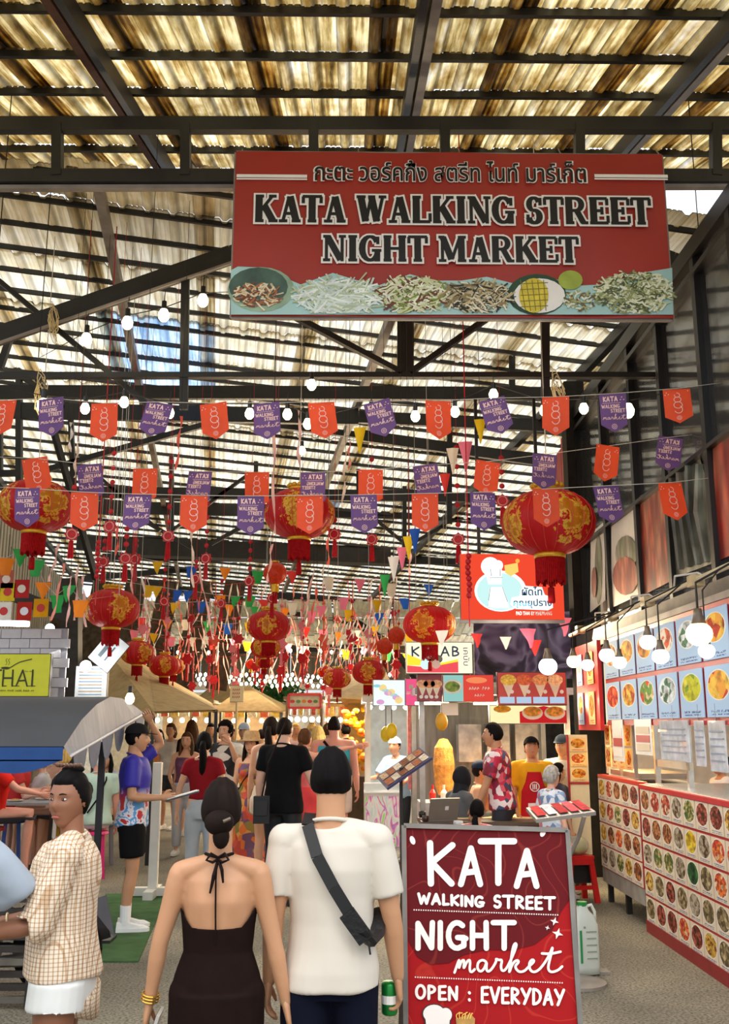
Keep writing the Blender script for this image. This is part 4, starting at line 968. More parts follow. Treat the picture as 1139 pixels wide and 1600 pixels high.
# ================================================================== menu card prints
def dish_mat(bgc, c1, c2, c3, line='#5a6a9a', plate='#e8e4da', sc=7.0, cy=.57, rx=.44, rz=.36):
    def fn(N, L, out):
        tc = N.new('ShaderNodeTexCoord'); sp = N.new('ShaderNodeSeparateXYZ'); L.new(tc.outputs['Generated'], sp.inputs[0])
        oi = N.new('ShaderNodeObjectInfo')
        def mth(op, a, b=None):
            m = N.new('ShaderNodeMath'); m.operation = op
            for i, q in enumerate((a, b)):
                if q is None: continue
                if isinstance(q, (int, float)): m.inputs[i].default_value = q
                else: L.new(q, m.inputs[i])
            return m.outputs[0]
        def mix(f, a, b):
            m = N.new('ShaderNodeMix'); m.data_type = 'RGBA'; L.new(f, m.inputs[0])
            for i, q in ((6, a), (7, b)):
                if isinstance(q, str): m.inputs[i].default_value = lin(q)
                else: L.new(q, m.inputs[i])
            return m.outputs[2]
        x, z = sp.outputs[0], sp.outputs[2]
        dx = mth('DIVIDE', mth('SUBTRACT', x, .5), rx); dz = mth('DIVIDE', mth('SUBTRACT', z, cy), rz)
        rr = mth('ADD', mth('MULTIPLY', dx, dx), mth('MULTIPLY', dz, dz))
        mp = N.new('ShaderNodeVectorMath'); mp.operation = 'SCALE'; mp.inputs[3].default_value = 1
        cb = N.new('ShaderNodeCombineXYZ'); L.new(x, cb.inputs[0]); L.new(z, cb.inputs[1]); L.new(mth('MULTIPLY', oi.outputs['Random'], 50.0), cb.inputs[2])
        v = N.new('ShaderNodeTexVoronoi'); v.inputs['Scale'].default_value = sc; L.new(cb.outputs[0], v.inputs['Vector'])
        nz = N.new('ShaderNodeTexNoise'); nz.inputs['Scale'].default_value = sc*.8; nz.inputs['Detail'].default_value = 4; L.new(cb.outputs[0], nz.inputs['Vector'])
        spc = N.new('ShaderNodeSeparateColor'); L.new(v.outputs['Color'], spc.inputs[0])
        r = ramp(N, [(.0, c1), (.42, c2), (.74, c3), (.9, c1)], 'CONSTANT'); L.new(spc.outputs[0], r.inputs[0])
        r2 = ramp(N, [(.3, '#5c4a3c'), (.55, '#ffffff')]); L.new(nz.outputs[0], r2.inputs[0])
        mm = N.new('ShaderNodeMix'); mm.data_type = 'RGBA'; mm.blend_type = 'MULTIPLY'; mm.inputs[0].default_value = .75; L.new(r.outputs[0], mm.inputs[6]); L.new(r2.outputs[0], mm.inputs[7])
        col = mix(mth('LESS_THAN', rr, mth('ADD', .70, mth('MULTIPLY', nz.outputs[0], .35))), plate, mm.outputs[2])
        col = mix(mth('LESS_THAN', rr, 1.0), bgc, col)
        # two lines of small print below the dish
        wv = N.new('ShaderNodeTexNoise'); wv.inputs['Scale'].default_value = 26; wv.inputs['Detail'].default_value = 1; L.new(cb.outputs[0], wv.inputs['Vector'])
        band = mth('LESS_THAN', mth('ABSOLUTE', mth('SUBTRACT', z, .115)), .022); band2 = mth('LESS_THAN', mth('ABSOLUTE', mth('SUBTRACT', z, .055)), .014)
        tx = mth('MULTIPLY', mth('MULTIPLY', mth('ADD', band, band2), mth('GREATER_THAN', wv.outputs[0], .47)), mth('LESS_THAN', mth('ABSOLUTE', mth('SUBTRACT', x, .5)), .36))
        col = mix(tx, col, line)
        p = N.new('ShaderNodeBsdfPrincipled'); p.inputs['Roughness'].default_value = .7; p.inputs['Specular IOR Level'].default_value = .2
        L.new(col, p.inputs['Base Color']); L.new(p.outputs[0], out.inputs[0])
    return node_mat('menu_print', fn)
small_p = [dish_mat('#dccbb0', *c, sc=s, rx=.47, rz=.42) for c, s in ((('#8a4a2a', '#c98a52', '#4d2a18'), 8), (('#a0322a', '#d86a4a', '#e8c9a0'), 7), (('#5a6a32', '#a89a5a', '#d8c890'), 8), (('#c99a3a', '#e6c86a', '#8a4a22'), 8), (('#7a3020', '#b8604a', '#3a2418'), 9), (('#b8a890', '#8a7a5a', '#5a3a28'), 7), (('#c8442a', '#e8803a', '#f0d0a0'), 8), (('#6a5a3a', '#a08a62', '#c8b48a'), 7), (('#2f5a30', '#3f7a3c', '#20401e'), 6), (('#e0b820', '#f0d040', '#c08a10'), 5))]
big_p = [dish_mat('#a9c6e2', *c, sc=s, rx=.42, rz=.30, cy=.62) for c, s in ((('#d8902a', '#e8c24a', '#b84a20'), 6), (('#c22a1a', '#e8502a', '#f07a3a'), 8), (('#6a9a3a', '#e8d0a0', '#d84a2a'), 7), (('#e0e8e8', '#c0c8c8', '#4a7a5a'), 6), (('#c8c820', '#e0d84a', '#7a9a2a'), 6), (('#e8a03a', '#f0c04a', '#c83a22'), 5), (('#e8d8c0', '#d8502a', '#f0e8d8'), 6), (('#b86a3a', '#e8b070', '#8aa04a'), 6))]
org_p = [dish_mat('#f5d590', '#e8942a', '#f0b84a', '#c8501a', line='#c83a20', plate='#f6e3b0'), dish_mat('#f3cf80', '#d85a2a', '#f0c060', '#e8a03a', line='#c83a20', plate='#f6e3b0')]
_card = {}
def card(w_, h_, m_, d=.006):
    k = (round(w_, 3), round(h_, 3), m_.name)
    if k not in _card: _card[k] = MB().box((0, 0, 0), (w_, d, h_)).mesh('menu_card', m_)
    return _card[k]
red = mat('#b01f24', rough=.4, var=.1); redd = mat('#8a171b', rough=.45, var=.15); whitep = mat('#e8e4da', rough=.4, var=.05)
RM = -PI/2
rc = random.Random(2)
# ---- right: low counter fronts covered with small dish pictures
ct = thing('menu_counter', 'long counter front tiled with small dish pictures on red, reaching the right edge', 'counter', (2.62, 9.2, 0))
MB().box((.42, -2.1, .60), (.80, 4.2, 1.20)).build('cabinet', mat('#c9c2b4', rough=.4, var=.1), ct)
MB().box((0, -2.1, .61), (.03, 4.2, 1.20)).build('red_board', red, ct)
MB().box((-.005, -2.1, .05), (.05, 4.2, .10)).build('kick_strip', redd, ct)
MB().box((.02, -2.1, 1.225), (.10, 4.22, .035)).build('top_rail', mat('#c8262a', rough=.3, var=.1), ct)
MB().box((.42, -2.1, 1.235), (.80, 4.2, .03)).build('worktop', mat('#d9d6cf', rough=.25, metal=.5, var=.1), ct)
for r_ in range(5):
    for k in range(14):
        if r_ == 4 and 9 <= k <= 11: continue
        i = rc.randrange(8); i = 9 if (r_, k) == (1, 4) else 8 if (r_, k) == (2, 4) else i
        link('menu_card', card(.272, .205, small_p[i]), ct, (-.02, -.15 - k*.29, 1.10 - r_*.226), RM)
MB().box((-.022, -3.05, .20), (.008, .82, .20)).build('red_label', redd, ct)
MB().tube([(-.03, -2.78, .14), (-.03, -2.80, .2), (-.03, -2.74, .26)], .02, 6).build('label_print', whitep, ct)
ct2 = thing('menu_counter', 'raised counter front with cream and red dish pictures and open legs, farther back', 'counter', (2.62, 10.75, 0))
MB().box((.40, -.76, .78), (.76, 1.5, .86)).build('cabinet', mat('#cfc8ba', rough=.4, var=.1), ct2)
MB().box((0, -.76, .79), (.03, 1.5, .90)).build('red_board', red, ct2)
MB().box((0, -.76, .27), (.03, 1.5, .14)).build('grey_skirt', mat('#9a958a', rough=.5, var=.2), ct2)
MB().box((.02, -.76, 1.245), (.08, 1.52, .03)).build('top_rail', mat('#d8342a', rough=.3, var=.1), ct2)
for r_ in range(4):
    for k in range(5): link('menu_card', card(.285, .205, small_p[rc.randrange(8)]), ct2, (-.02, -.16 - k*.298, 1.12 - r_*.222), RM)
for y in (-.05, -.72, -1.45):
    for x in (.05, .7): MB().box((x, y, .17), (.05, .05, .35)).build('leg', steel, ct2)
# glass cabinet with glowing orange menu cards above it
gc = thing('display_cabinet', 'lit display cabinet with orange menu cards standing on the raised counter', 'cabinet', (2.68, 10.72, 1.26))
m_gl = mat('#dfe8ea', rough=.05, var=0, alpha=.25, coat=1)
MB().box((.3, -.55, .03), (.5, 1.1, .05)).build('base', greysteel, gc)
for y in (-.02, -.55, -1.08): MB().box((.02, y, .26), (.03, .03, .5)).build('upright', greysteel, gc)
MB().box((.3, -.55, .52), (.52, 1.1, .03)).build('cabinet_top', greysteel, gc)
for r_ in range(2):
    for k in range(4): link('menu_card', card(.22, .20, org_p[(r_+k) % 2]), gc, (0, -.15 - k*.26, .40 - r_*.22), RM)
MB().box((.32, -.55, .45), (.08, .9, .02)).build('lamp_tube', glow('#ffd080', 7), gc)
lamp_area((2.9, 10.2, 1.70), (2.4, 10.2, 1.0), .9, .1, 14, (1, .72, .35))
# cream end panel facing the camera with three orange pictures
ep = thing('end_panel', 'tall cream panel with three orange dish pictures at the end of the right stall', 'panel', P(909, 1335, 10.85))
q0, q1 = P(893, 1330, 10.85), P(925, 1330, 10.85); hh = P(909, 1148, 10.85).z - ep.location.z; wdt = q1.x - q0.x
MB().box((0, 0, hh/2), (wdt, .04, hh)).build('panel', mat('#f0dfb2', rough=.4, var=.06), ep)
for k in range(3):
    link('menu_card', card(wdt*.84, .145, org_p[k % 2]), ep, (0, -.03, hh - .10 - k*.155))
MB().box((0, -.025, hh - .50), (wdt, .02, .02)).build('red_line', red, ep)
MB().box((-wdt/2, -.025, hh/2), (.02, .02, hh)).build('red_edge', red, ep)
MB().box((0, .0, -.14), (wdt*.9, .04, .28)).build('foot', steel, ep)
# ---- right: large menu boards hung above the counter
ub = thing('menu_board', 'long overhead menu board of large pale blue dish cards on red', 'menu board', (2.60, 10.25, 1.78))
MB().box((.03, -2.35, .41), (.04, 4.7, .86)).build('red_board', red, ub)
for r_ in range(2):
    for k in range(8):
        i = [7, 0, 0, 6, 3, 5, 1, 5][k] if r_ == 0 else [1, 0, 2, 3, 4, 5, 6, 7][k]
        link('menu_card', card(.525, .362, big_p[i]), ub, (0, -.29 - k*.578, .62 - r_*.405), RM)
MB().bar((.06, .1, .88), (.06, -4.8, .88), .05).build('hanging_rail', greysteel, ub)
rb = thing('menu_board', 'tall red menu board with cones of food at the far end of the overhead board', 'menu board', (2.58, 11.35, 1.72))
MB().box((0, -.5, .45), (.04, 1.0, .92)).build('red_board', mat('#cf2a2a', rough=.35, var=.12), rb)
for k in range(2):
    for r_ in range(2): link('menu_card', card(.26, .34, big_p[(k + r_*3) % 8] if k == 0 else org_p[r_]), rb, (-.03, -.2 - k*.5, .22 + r_*.42), RM)
# bulbs in front of the boards
def make_lamp():
    t = thing('hanging_lamp', '', 'lamp')
    MB().lathe([(.001, .07), (.018, .07), (.022, .04), (.034, .0), (.03, -.01)], 14).build('lamp_holder', mat('#5a4a38', rough=.4, var=.2), t, smooth=True)
    MB().ball((0, 0, -.045), (.06, .06, .055), 16, 10).build('bulb', None, t, smooth=True)
    MB().tube([(0, 0, .10), (0, 0, .22), (.02, .01, .45)], .006, 5).build('flex', m_cord, t)
    return t
lw = glow('#ffe3a0', 4); lc = glow('#f3fbff', 3.0)
lpm = make_lamp()
lamps = [(1092, 985, 6.9, 1, 'w', 1.5, 'biggest warm bulb with brown holder before the upper menu cards'), (1104, 1017, 7.3, 1, 'c', 1.0, 'cool bulb just below the biggest warm bulb'), (1012, 1002, 8.0, 1, 'c', 1.1, 'cool bulb before the second card column from the right bulbs'), (1032, 1024, 8.2, 1, 'c', 1.15, 'cool white bulb hanging low before the pale prawn card'),
 (948, 1022, 9.3, 1, 'c', 1.2, 'cool bulb with wide glow at the far end of the upper cards'), (968, 1034, 9.6, 1, 'c', 1.1, 'cool bulb just right of the one at the far end of the cards'), (918, 1038, 10.4, 1, 'c', 1.1, 'cool bulb before the tall red menu board'), (896, 1032, 10.6, 1, 'w', 1.2, 'warm bulb left of the tall red menu board'), (856, 1037, 10.4, 1, 'c', 1.6, 'lone cool bulb hanging under the corner of the glazed storey')]
for i, (px, py, Y, _, k, s, lb) in enumerate(lamps):
    Y *= .9; s *= .92; t = lpm if i == 0 else copy_tree(lpm); q = P(px, py, Y); t.location = (q.x, q.y, q.z + .04); t.scale = (s,)*3; tag(t, lb, 'lamp', 'lamps over the right counter')
    for c in t.children:
        if c.name.startswith('flex'): c.data = MB().tube([(0, 0, .06), (0, 0, max(.12, (2.6 - q.z)/s)), ((2.5 - q.x)/s, 0, (2.77 - q.z)/s)], .006, 5).mesh('flex', m_cord)
        if c.name.startswith('bulb'):
            if k == 'w' : 
                me = c.data.copy(); me.materials.clear(); me.materials.append(lw); c.data = me
            else:
                me = c.data.copy(); me.materials.clear(); me.materials.append(lc); c.data = me
    lamp_point((q.x - .12, q.y - .05, q.z - .12), .3, WARM if k == 'w' else COOL, .06)
# conduit and fittings under the ledge
cd = thing('lighting_conduit', 'cream conduit with junction boxes running under the ledge above the menus', 'conduit', (2.5, 11, 2.78))
MB().tube([(0, .3, -.02), (0, -6, .02)], .022, 8).build('pipe', mat('#cdbf9c', rough=.5, var=.15), cd)
for y in (-.2, -1.5, -2.7, -3.9): MB().box((0, y, 0), (.09, .12, .08)).build('junction_box', mat('#b9a67c', rough=.5, var=.2), cd)
for y in (-.9, -2.2, -3.4): MB().tube([(0, y, 0), (-.05, y-.2, .08), (.02, y-.5, .06), (0, y-.7, 0)], .008, 5).build('loose_cable', mat('#d8d4cc', var=.1), cd)
# see-through menus hanging below the boards
m_plast = mat('#dfe6ee', rough=.12, var=.25, scale=9, alpha=.72, coat=.8, tr=.3)
for (x0, x1, y0, y1, m_, lb) in ((956, 976, 1124, 1188, whitep, 'hanging clear menu sleeve with red blocks, leftmost'), (991, 1020, 1124, 1178, small_p[1], 'hanging menu sleeve with two red framed dishes'), (1030, 1079, 1126, 1186, None, 'cloudy plastic sleeve hanging between the two steel posts'), (1084, 1104, 1126, 1196, None, 'narrow plastic sleeve right of the steel posts'), (1106, 1138, 1126, 1204, None, 'crumpled plastic sleeve with a small red picture at the right edge')):
    a, b = PX(x0, y0, 2.60), PX(x1, y1, 2.60); c = PX(x0, y1, 2.6); a2 = PX(x1, y0, 2.6)
    t = thing('menu_sleeve', lb, 'menu', (2.60, a.y, c.z), 0, 'menus hanging under the board')
    wy = a.y - b.y; h_ = a.z - c.z
    MB().box((0, -wy/2, h_/2), (.006, wy, h_)).build('sleeve', m_plast if m_ is None else whitep, t)
    n_ = 5 if m_ is None else 3
    for k in range(n_):
        mm = mat('#8a93a8', var=.1) if m_ is None else (red if k % 2 else m_) 
        MB().box((-.006, -wy/2, h_*(.15 + .72*k/n_ + .06)), (.003, wy*.8, h_*(.03 if m_ is None else .2))).build('print_block', mm, t)
    MB().bar((0, -wy/2, h_), (0, -wy/2, h_ + .12), .008).build('hook', greysteel, t)
for i, px in enumerate((1030, 1081)):
    a = PX(px, 1245, 2.85); MB().box((2.85, a.y, 1.62), (.045, .045, .80)).build('steel_post', mat('#c9c4b8', rough=.3, metal=.6, var=.15), label=['left', 'right'][i] + ' steel post standing on the right counter', cat='post')
MB().box((2.85, (PX(1030, 1200, 2.85).y + PX(1081, 1200, 2.85).y)/2, 1.42), (.03, PX(1030, 1200, 2.85).y - PX(1081, 1200, 2.85).y, .06)).build('shelf_rail', mat('#d8d0b8', rough=.4, var=.1), label='pale rail between the two steel posts of the right counter', cat='rail')
# kitchen behind: back wall, shelf, steel pots
MB().box((5.2, 8.2, 1.6), (.1, 6.6, 3.2)).build('wall_kitchen', mat('#e3ded2', rough=.5, var=.1), kind='structure')
MB().box((4.1, 11.6, 1.6), (2.3, .1, 3.2)).build('wall_kitchen_end', mat('#d9d4c8', rough=.5, var=.1), kind='structure')
MB().box((4.1, 8.2, 2.95), (2.2, 6.6, .06)).build('ceiling_kitchen', mat('#8a857a', rough=.6, var=.2), kind='structure')
lamp_area((3.9, 8.0, 2.88), (3.9, 8.0, 0), 1.2, 4.0, 32, WHITE)
for i, (y, c) in enumerate(((7.0, '#c8a05a'), (7.5, '#b84a30'), (8.0, '#d8d4cc'), (8.7, '#7a8a4a'), (9.3, '#c8c0b0'))):
    t = thing('food_tub', ['tan', 'brick red', 'off-white', 'olive', 'grey'][i] + ' food tub on the shelf behind the right counter', 'tub', (4.2, y, 1.22), 0, 'tubs behind the counter')
    MB().lathe([(.14, 0), (.18, .2), (.19, .2), (.19, .215), (.001, .2)], 16).build('tub', mat('#c9ccd0', rough=.3, metal=.6, var=.1), t)
    MB().ball((0, 0, .19), (.16, .16, .07), 12, 8).build('food', mat(c, rough=.6, var=.3, scale=20, bump=.6), t)
MB().box((4.2, 8.2, 1.19), (.5, 3.4, .05)).box((4.2, 6.6, .58), (.05, .05, 1.17)).box((4.2, 9.8, .58), (.05, .05, 1.17)).build('back_shelf', greysteel, label='steel back shelf holding food tubs behind the right counter', cat='shelf')
# ================================================================== red lit sign
YS = 9.35
c0 = P(721, 968, YS); c1 = P(882, 968, YS); ctp = P(800, 866, YS)
rs = thing('lightbox_sign', 'square red lit sign with a pale round cook emblem and Thai lettering', 'sign', ((c0.x+c1.x)/2, YS, c0.z))
SW, SH = c1.x - c0.x, ctp.z - c0.z
MB().box((0, .06, SH/2), (SW, .10, SH)).build('box', mat('#4a1512', rough=.5, var=.1), rs)
MB().box((0, .0, SH/2), (SW, .02, SH)).build('sign_face', glow('#e2472e', 1.0), rs)
def sx(px): return (px - 801.5)/161*SW
def sz(py): return (968 - py)/102*SH
def sp_(pts, m_, y, name='emblem'):
    mb = MB(); mb.poly([(sx(a), y, sz(b)) for a, b in pts]); return mb.build(name, m_, rs)
gw = glow('#f2fbf8', 1.15); ga = glow('#bfe6e4', 1.0)
sp_(ell(783, 924, 41, 32, 28), gw, -.014); sp_(ell(782, 925, 36, 29, 28), ga, -.016)
sp_(ell(768, 886, 15, 15), gw, -.018); sp_(ell(781, 884, 7, 8), gw, -.0185); sp_([(758, 886), (786, 884), (785, 914), (764, 914)], gw, -.018)      # cook's hat
sp_([(766, 918), (787, 918), (797, 951), (762, 951)], gw, -.0182)                                                          # apron
sp_([(790, 884), (811, 880), (812, 894), (800, 901), (791, 896)], glow('#f6c96a', 1.0), -.019)
sp_(ell(811, 877, 3.4, 3.4), glow('#f6a94a', 1), -.019)
mbl = MB()
for a, b in (((766, 903), (786, 903)), ((767, 918), (762, 950)), ((786, 918), (796, 950)), ((762, 950), (797, 950)), ((768, 890), (769, 901)), ((783, 890), (783, 901))): ribbon(mbl, [(sx(a[0]), sz(a[1])), (sx(b[0]), sz(b[1]))], .005, -.021, cap=False)
mbl.build('emblem_line', mat('#7aa0b4', var=0), rs)
sp_([(814, 922), (820, 916), (848, 918), (852, 930), (864, 934), (864, 950), (856, 954), (806, 952), (797, 945), (800, 934), (812, 932)], gw, -.020, 'letter_outline')
blu = mat('#3a7fae', rough=.5, var=0)
text_on('lettering', 'ผัดไท', blu, rs, sx(832), -.024, sz(926), sx(848) - sx(816), .085, off=.02)
text_on('lettering', 'คุณยุปราง', blu, rs, sx(832), -.024, sz(943), sx(862) - sx(802), .09, off=.02)
text_on('lettering', 'PAD THAI BY MAEPRANG', m_wht, rs, sx(834), -.024, sz(959), sx(862) - sx(806), .035, off=.01)
MB().bar((-SW/2 - .02, .0, -.02), (SW/2, .0, -.02), .03).build('frame', greysteel, rs)
MB().bar((SW*.3, .1, SH), (SW*.3, .1, SH + 1.6), .03).bar((-SW*.3, .1, SH), (-SW*.3, .1, SH + 1.6), .03).build('hanger', steel, rs)
# purple painted board behind it
def mural(N, L, out):
    tc = N.new('ShaderNodeTexCoord'); nz = N.new('ShaderNodeTexNoise'); nz.inputs['Scale'].default_value = 1.7; nz.inputs['Detail'].default_value = 2; nz.inputs['Distortion'].default_value = 1.5
    L.new(tc.outputs['Object'], nz.inputs['Vector']); r = ramp(N, [(.3, '#2a2433'), (.42, '#5a4a6e'), (.5, '#9a90b4'), (.56, '#4a4058'), (.68, '#1f1b26')]); L.new(nz.outputs[0], r.inputs[0])
    p = N.new('ShaderNodeBsdfPrincipled'); p.inputs['Roughness'].default_value = .6; L.new(r.outputs[0], p.inputs['Base Color']); L.new(p.outputs[0], out.inputs[0])
a, b = P(742, 1060, 13.2), P(900, 1060, 13.2); tz = P(800, 955, 13.2).z
MB().box(((a.x+b.x)/2, 13.25, (a.z+tz)/2), (b.x-a.x, .06, tz-a.z)).build('painted_board', node_mat('purple_mural', mural), label='dark purple painted board behind the kebab stall signs', cat='board')
# ================================================================== signboards of the kebab stall (facing the camera)
def board(name, x0, x1, y0, y1, Y, m_, lb, cat='sign', yaw=0, face=None, depth=.08):
    c = P((x0+x1)/2, y1, Y); a = P(x0, y1, Y); b = P(x1, y1, Y); tz = P((x0+x1)/2, y0, Y).z
    t = thing(name, lb, cat, (c.x, Y, c.z), yaw); w_, h_ = b.x - a.x, tz - c.z
    MB().box((0, depth/2, h_/2), (w_, depth, h_)).build('box', steel, t)
    MB().box((0, -.004, h_/2), (w_*.985, .012, h_*.96)).build('sign_face', m_, t)
    def X(px): return (px - (x0+x1)/2)/(x1-x0)*w_
    def Z(py): return (y1 - py)/(y1-y0)*h_
    return t, X, Z, w_, h_
def marks(t, x, z, w_, h_, m_):        # a line of print too small to read
    mb = MB(); n = max(4, int(w_/h_*1.2)); rm = random.Random(int(x*100))
    for i in range(n):
        if i % 5 == 4: continue
        x0 = x - w_/2 + w_*i/n; ribbon(mb, [(x0, z - h_/2), (x0 + w_/n*.25, z + h_*rm.uniform(.1, .5)), (x0 + w_/n*.6, z - h_*rm.uniform(.1, .5))], h_*.2, -.02, 5)
    mb.build('lettering', m_, t)
def shape(t, pts, m_, y=-.014, name='print'): mb = MB(); mb.poly([(x, y, z) for x, z in pts]); return mb.build(name, m_, t)
def ell2(cx, cz, rx, rz, n=18): return [(cx + rx*math.cos(2*PI*i/n), cz + rz*math.sin(2*PI*i/n)) for i in range(n)]
t, X, Z, w_, h_ = board('kebab_sign', 634, 739, 1003, 1053, 11.3, glow('#f6efd0', 1.0), 'yellow and white lit KEBAB sign under the lantern')
shape(t, [(X(636), Z(1040)), (X(636), Z(1022)), (X(660), Z(1032)), (X(690), Z(1036)), (X(716), Z(1030)), (X(716), Z(1040))], glow('#f4dc3a', 1.0))
shape(t, [(X(636), Z(1051)), (X(636), Z(1040)), (X(670), Z(1043)), (X(716), Z(1034)), (X(716), Z(1051))], glow('#e2505a', 1.0), -.016)
shape(t, ell2(X(665), Z(1038), .06, .06), glow('#cfe8ea', 1.0), -.018); shape(t, ell2(X(682), Z(1030), .07, .05), mat('#6a8a7a', var=.5, scale=30), -.019); shape(t, ell2(X(681), Z(1038), .05, .05), whitep, -.020)
mb = MB(); hand_text(mb, 'KEBAB', X(643), Z(1025), X(718) - X(643), Z(1011) - Z(1025), .018, -.022); mb.build('lettering', mat('#1d4f7a', var=0), t)
text_on('lettering', 'เคบับ', mat('#5a5a9a', var=0), t, X(728), -.02, Z(1026), .20, .07, rot=(0, PI/2, 0))
def cones(t, X, Z, xs, zy, s, cols_, y=-.016):
    for i, px in enumerate(xs):
        cx, cz = X(px), Z(zy)
        shape(t, [(cx, cz - s), (cx + s*.5, cz + s*.3), (cx - s*.5, cz + s*.3)], mat('#e8dcc0', var=.1), y)
        shape(t, ell2(cx, cz + s*.35, s*.6, s*.4), mat(cols_[i % len(cols_)], var=.4, scale=40), y - .003)
t, X, Z, w_, h_ = board('menu_sign', 652, 691, 1053, 1096, 11.4, mat('#9a3a42', rough=.4, var=.1), 'small dark red sign with three wraps, left of the teal one')
cones(t, X, Z, (660, 671, 682), 1074, .11, ['#e8b080', '#d88a5a']); 
for px in (658, 666, 674, 682): shape(t, ell2(X(px), Z(1089), .022, .02), whitep, -.018)
t, X, Z, w_, h_ = board('menu_sign', 692, 772, 1054, 1097, 11.4, glow('#d9483c', .9), 'wide sign half teal with a salad plate and half red with white print')
shape(t, [(X(693), Z(1096)), (X(724), Z(1096)), (X(724), Z(1055)), (X(693), Z(1055))], glow('#8ec4bc', .9)); shape(t, ell2(X(707), Z(1073), .11, .08), whitep, -.017); shape(t, ell2(X(707), Z(1073), .085, .06), mat('#7a9a3a', var=.6, scale=30), -.020)
marks(t, X(750), Z(1075), .24, .035, m_wht); marks(t, X(750), Z(1086), .12, .03, m_wht)
shape(t, ell2(X(745), Z(1063), .12, .035), glow('#f08a5a', .9), -.017)
t, X, Z, w_, h_ = board('menu_sign', 778, 886, 1050, 1102, 11.2, mat('#c2433a', rough=.4, var=.1), 'long red sign with four food parcels over blue price strips')
cones(t, X, Z, (795, 820, 845, 868), 1070, .15, ['#e8c24a', '#d86a3a', '#e8a060', '#f0c890'])
for k in range(4): shape(t, [(X(781 + k*26), Z(1099)), (X(804 + k*26), Z(1099)), (X(804 + k*26), Z(1089)), (X(781 + k*26), Z(1089))], glow('#b8cfe8', .8), -.018)
for k in range(4): shape(t, ell2(X(800 + k*26), Z(1081), .022, .022), whitep, -.022)
t, X, Z, w_, h_ = board('menu_sign', 765, 886, 1102, 1131, 11.5, glow('#f4e2a8', 1.0), 'warm lit strip sign with two bowls on red, under the long red sign')
shape(t, [(X(812), Z(1130)), (X(885), Z(1130)), (X(885), Z(1110)), (X(850), Z(1103)), (X(812), Z(1112))], glow('#c8262a', .8))
for px in (832, 867): shape(t, ell2(X(px), Z(1114), .12, .075), whitep, -.018); shape(t, ell2(X(px), Z(1112), .10, .055), mat('#d89a3a', var=.5, scale=30), -.021)
shape(t, ell2(X(785), Z(1108), .10, .04), mat('#e0a020', var=.4, scale=30), -.018)
t, X, Z, w_, h_ = board('price_sheet', 690, 716, 1098, 1118, 11.6, whitep, 'pale price sheet taped under the teal sign', 'sheet')
t, X, Z, w_, h_ = board('menu_sign', 583, 634, 1062, 1103, 12.6, glow('#e3f4f4', 1.0), 'pale blue lit sign with scribbled drawings over the pancake cart', yaw=.12)
for k in range(9): shape(t, ell2(X(589 + (k*17) % 38), Z(1072 + (k*11) % 26), .05, .02 + .012*(k % 3)), glow(['#8fd0dc', '#d8a0c8', '#f0d48a'][k % 3], .9))
t, X, Z, w_, h_ = board('menu_sign', 634, 651, 1060, 1103, 12.4, glow('#e0527e', 1.0), 'narrow pink lit sign with white word, beside the pale blue sign', yaw=.12)
text_on('lettering', 'PANCAKES', m_wht, t, X(642), -.02, Z(1083), w_*.85, .04, off=.01); shape(t, [(X(639), Z(1077)), (X(646), Z(1077)), (X(646), Z(1070)), (X(639), Z(1070))], whitep)
# stall bodies behind
def stall_frame(lb, x0, x1, Y, depth, zt, m_):
    a, b = P(x0, 1135, Y).x, P(x1, 1135, Y).x
    t = thing('food_stall', lb, 'stall', ((a+b)/2, Y, 0)); w_ = b - a
    for sx_ in (-1, 1):
        for y in (0, depth): MB().box((sx_*(w_/2 - .03), y, zt/2), (.06, .06, zt)).build('post', m_, t)
    MB().box((0, depth/2, zt), (w_ + .1, depth + .1, .08)).build('stall_roof', m_, t)
    return t, w_
alu = mat('#b9b6b0', rough=.3, metal=.6, var=.15)
t, w_ = stall_frame('silvery kebab stall with steel hood and shelves under the food signs', 655, 890, 11.75, 1.5, 2.15, alu)
MB().box((0, 1.5, 1.1), (w_, .05, 2.1)).build('back_panel', mat('#8f8c88', rough=.35, metal=.3, var=.3, scale=3, stretch=(6, 1, .5)), t)
MB().box((-.25, .25, .45), (w_ - .5, .55, .9)).build('counter', mat('#c9c4bc', rough=.4, metal=.2, var=.1), t)
MB().box((-.30, -.04, .62), (.9, .02, .34)).build('red_front', mat('#d8342c', rough=.4, var=.2), t)
MB().lathe([(.07, 0), (.11, .1), (.13, .35), (.11, .55), (.05, .65), (.001, .66)], 16, (-.55, .5, .95)).build('doner_spit', mat('#c8893a', rough=.6, var=.4, scale=16, bump=.8), t)
for x in (-.2, .15, .5): MB().box((x, .9, 1.55), (.28, .3, .45)).build('hood_panel', mat('#a8a39a', rough=.3, metal=.7, var=.3), t)
for x in (-.7, .0, .6): MB().box((x, .3, 2.02), (.4, .05, .03)).build('lamp_tube', glow('#fff2c8', 9), t)
for k in range(7): MB().lathe([(.035, 0), (.04, .1), (.015, .14), (.015, .19), (.001, .19)], 10, (-.72 + k*.13, .12, .9)).build('sauce_bottle', mat(['#d8342c', '#f0e8d8', '#e8b020'][k % 3], rough=.3, var=.1), t)
lamp_area((t.location.x, 12.0, 2.0), (t.location.x, 11.0, .6), 1.6, .3, 70, WARM)
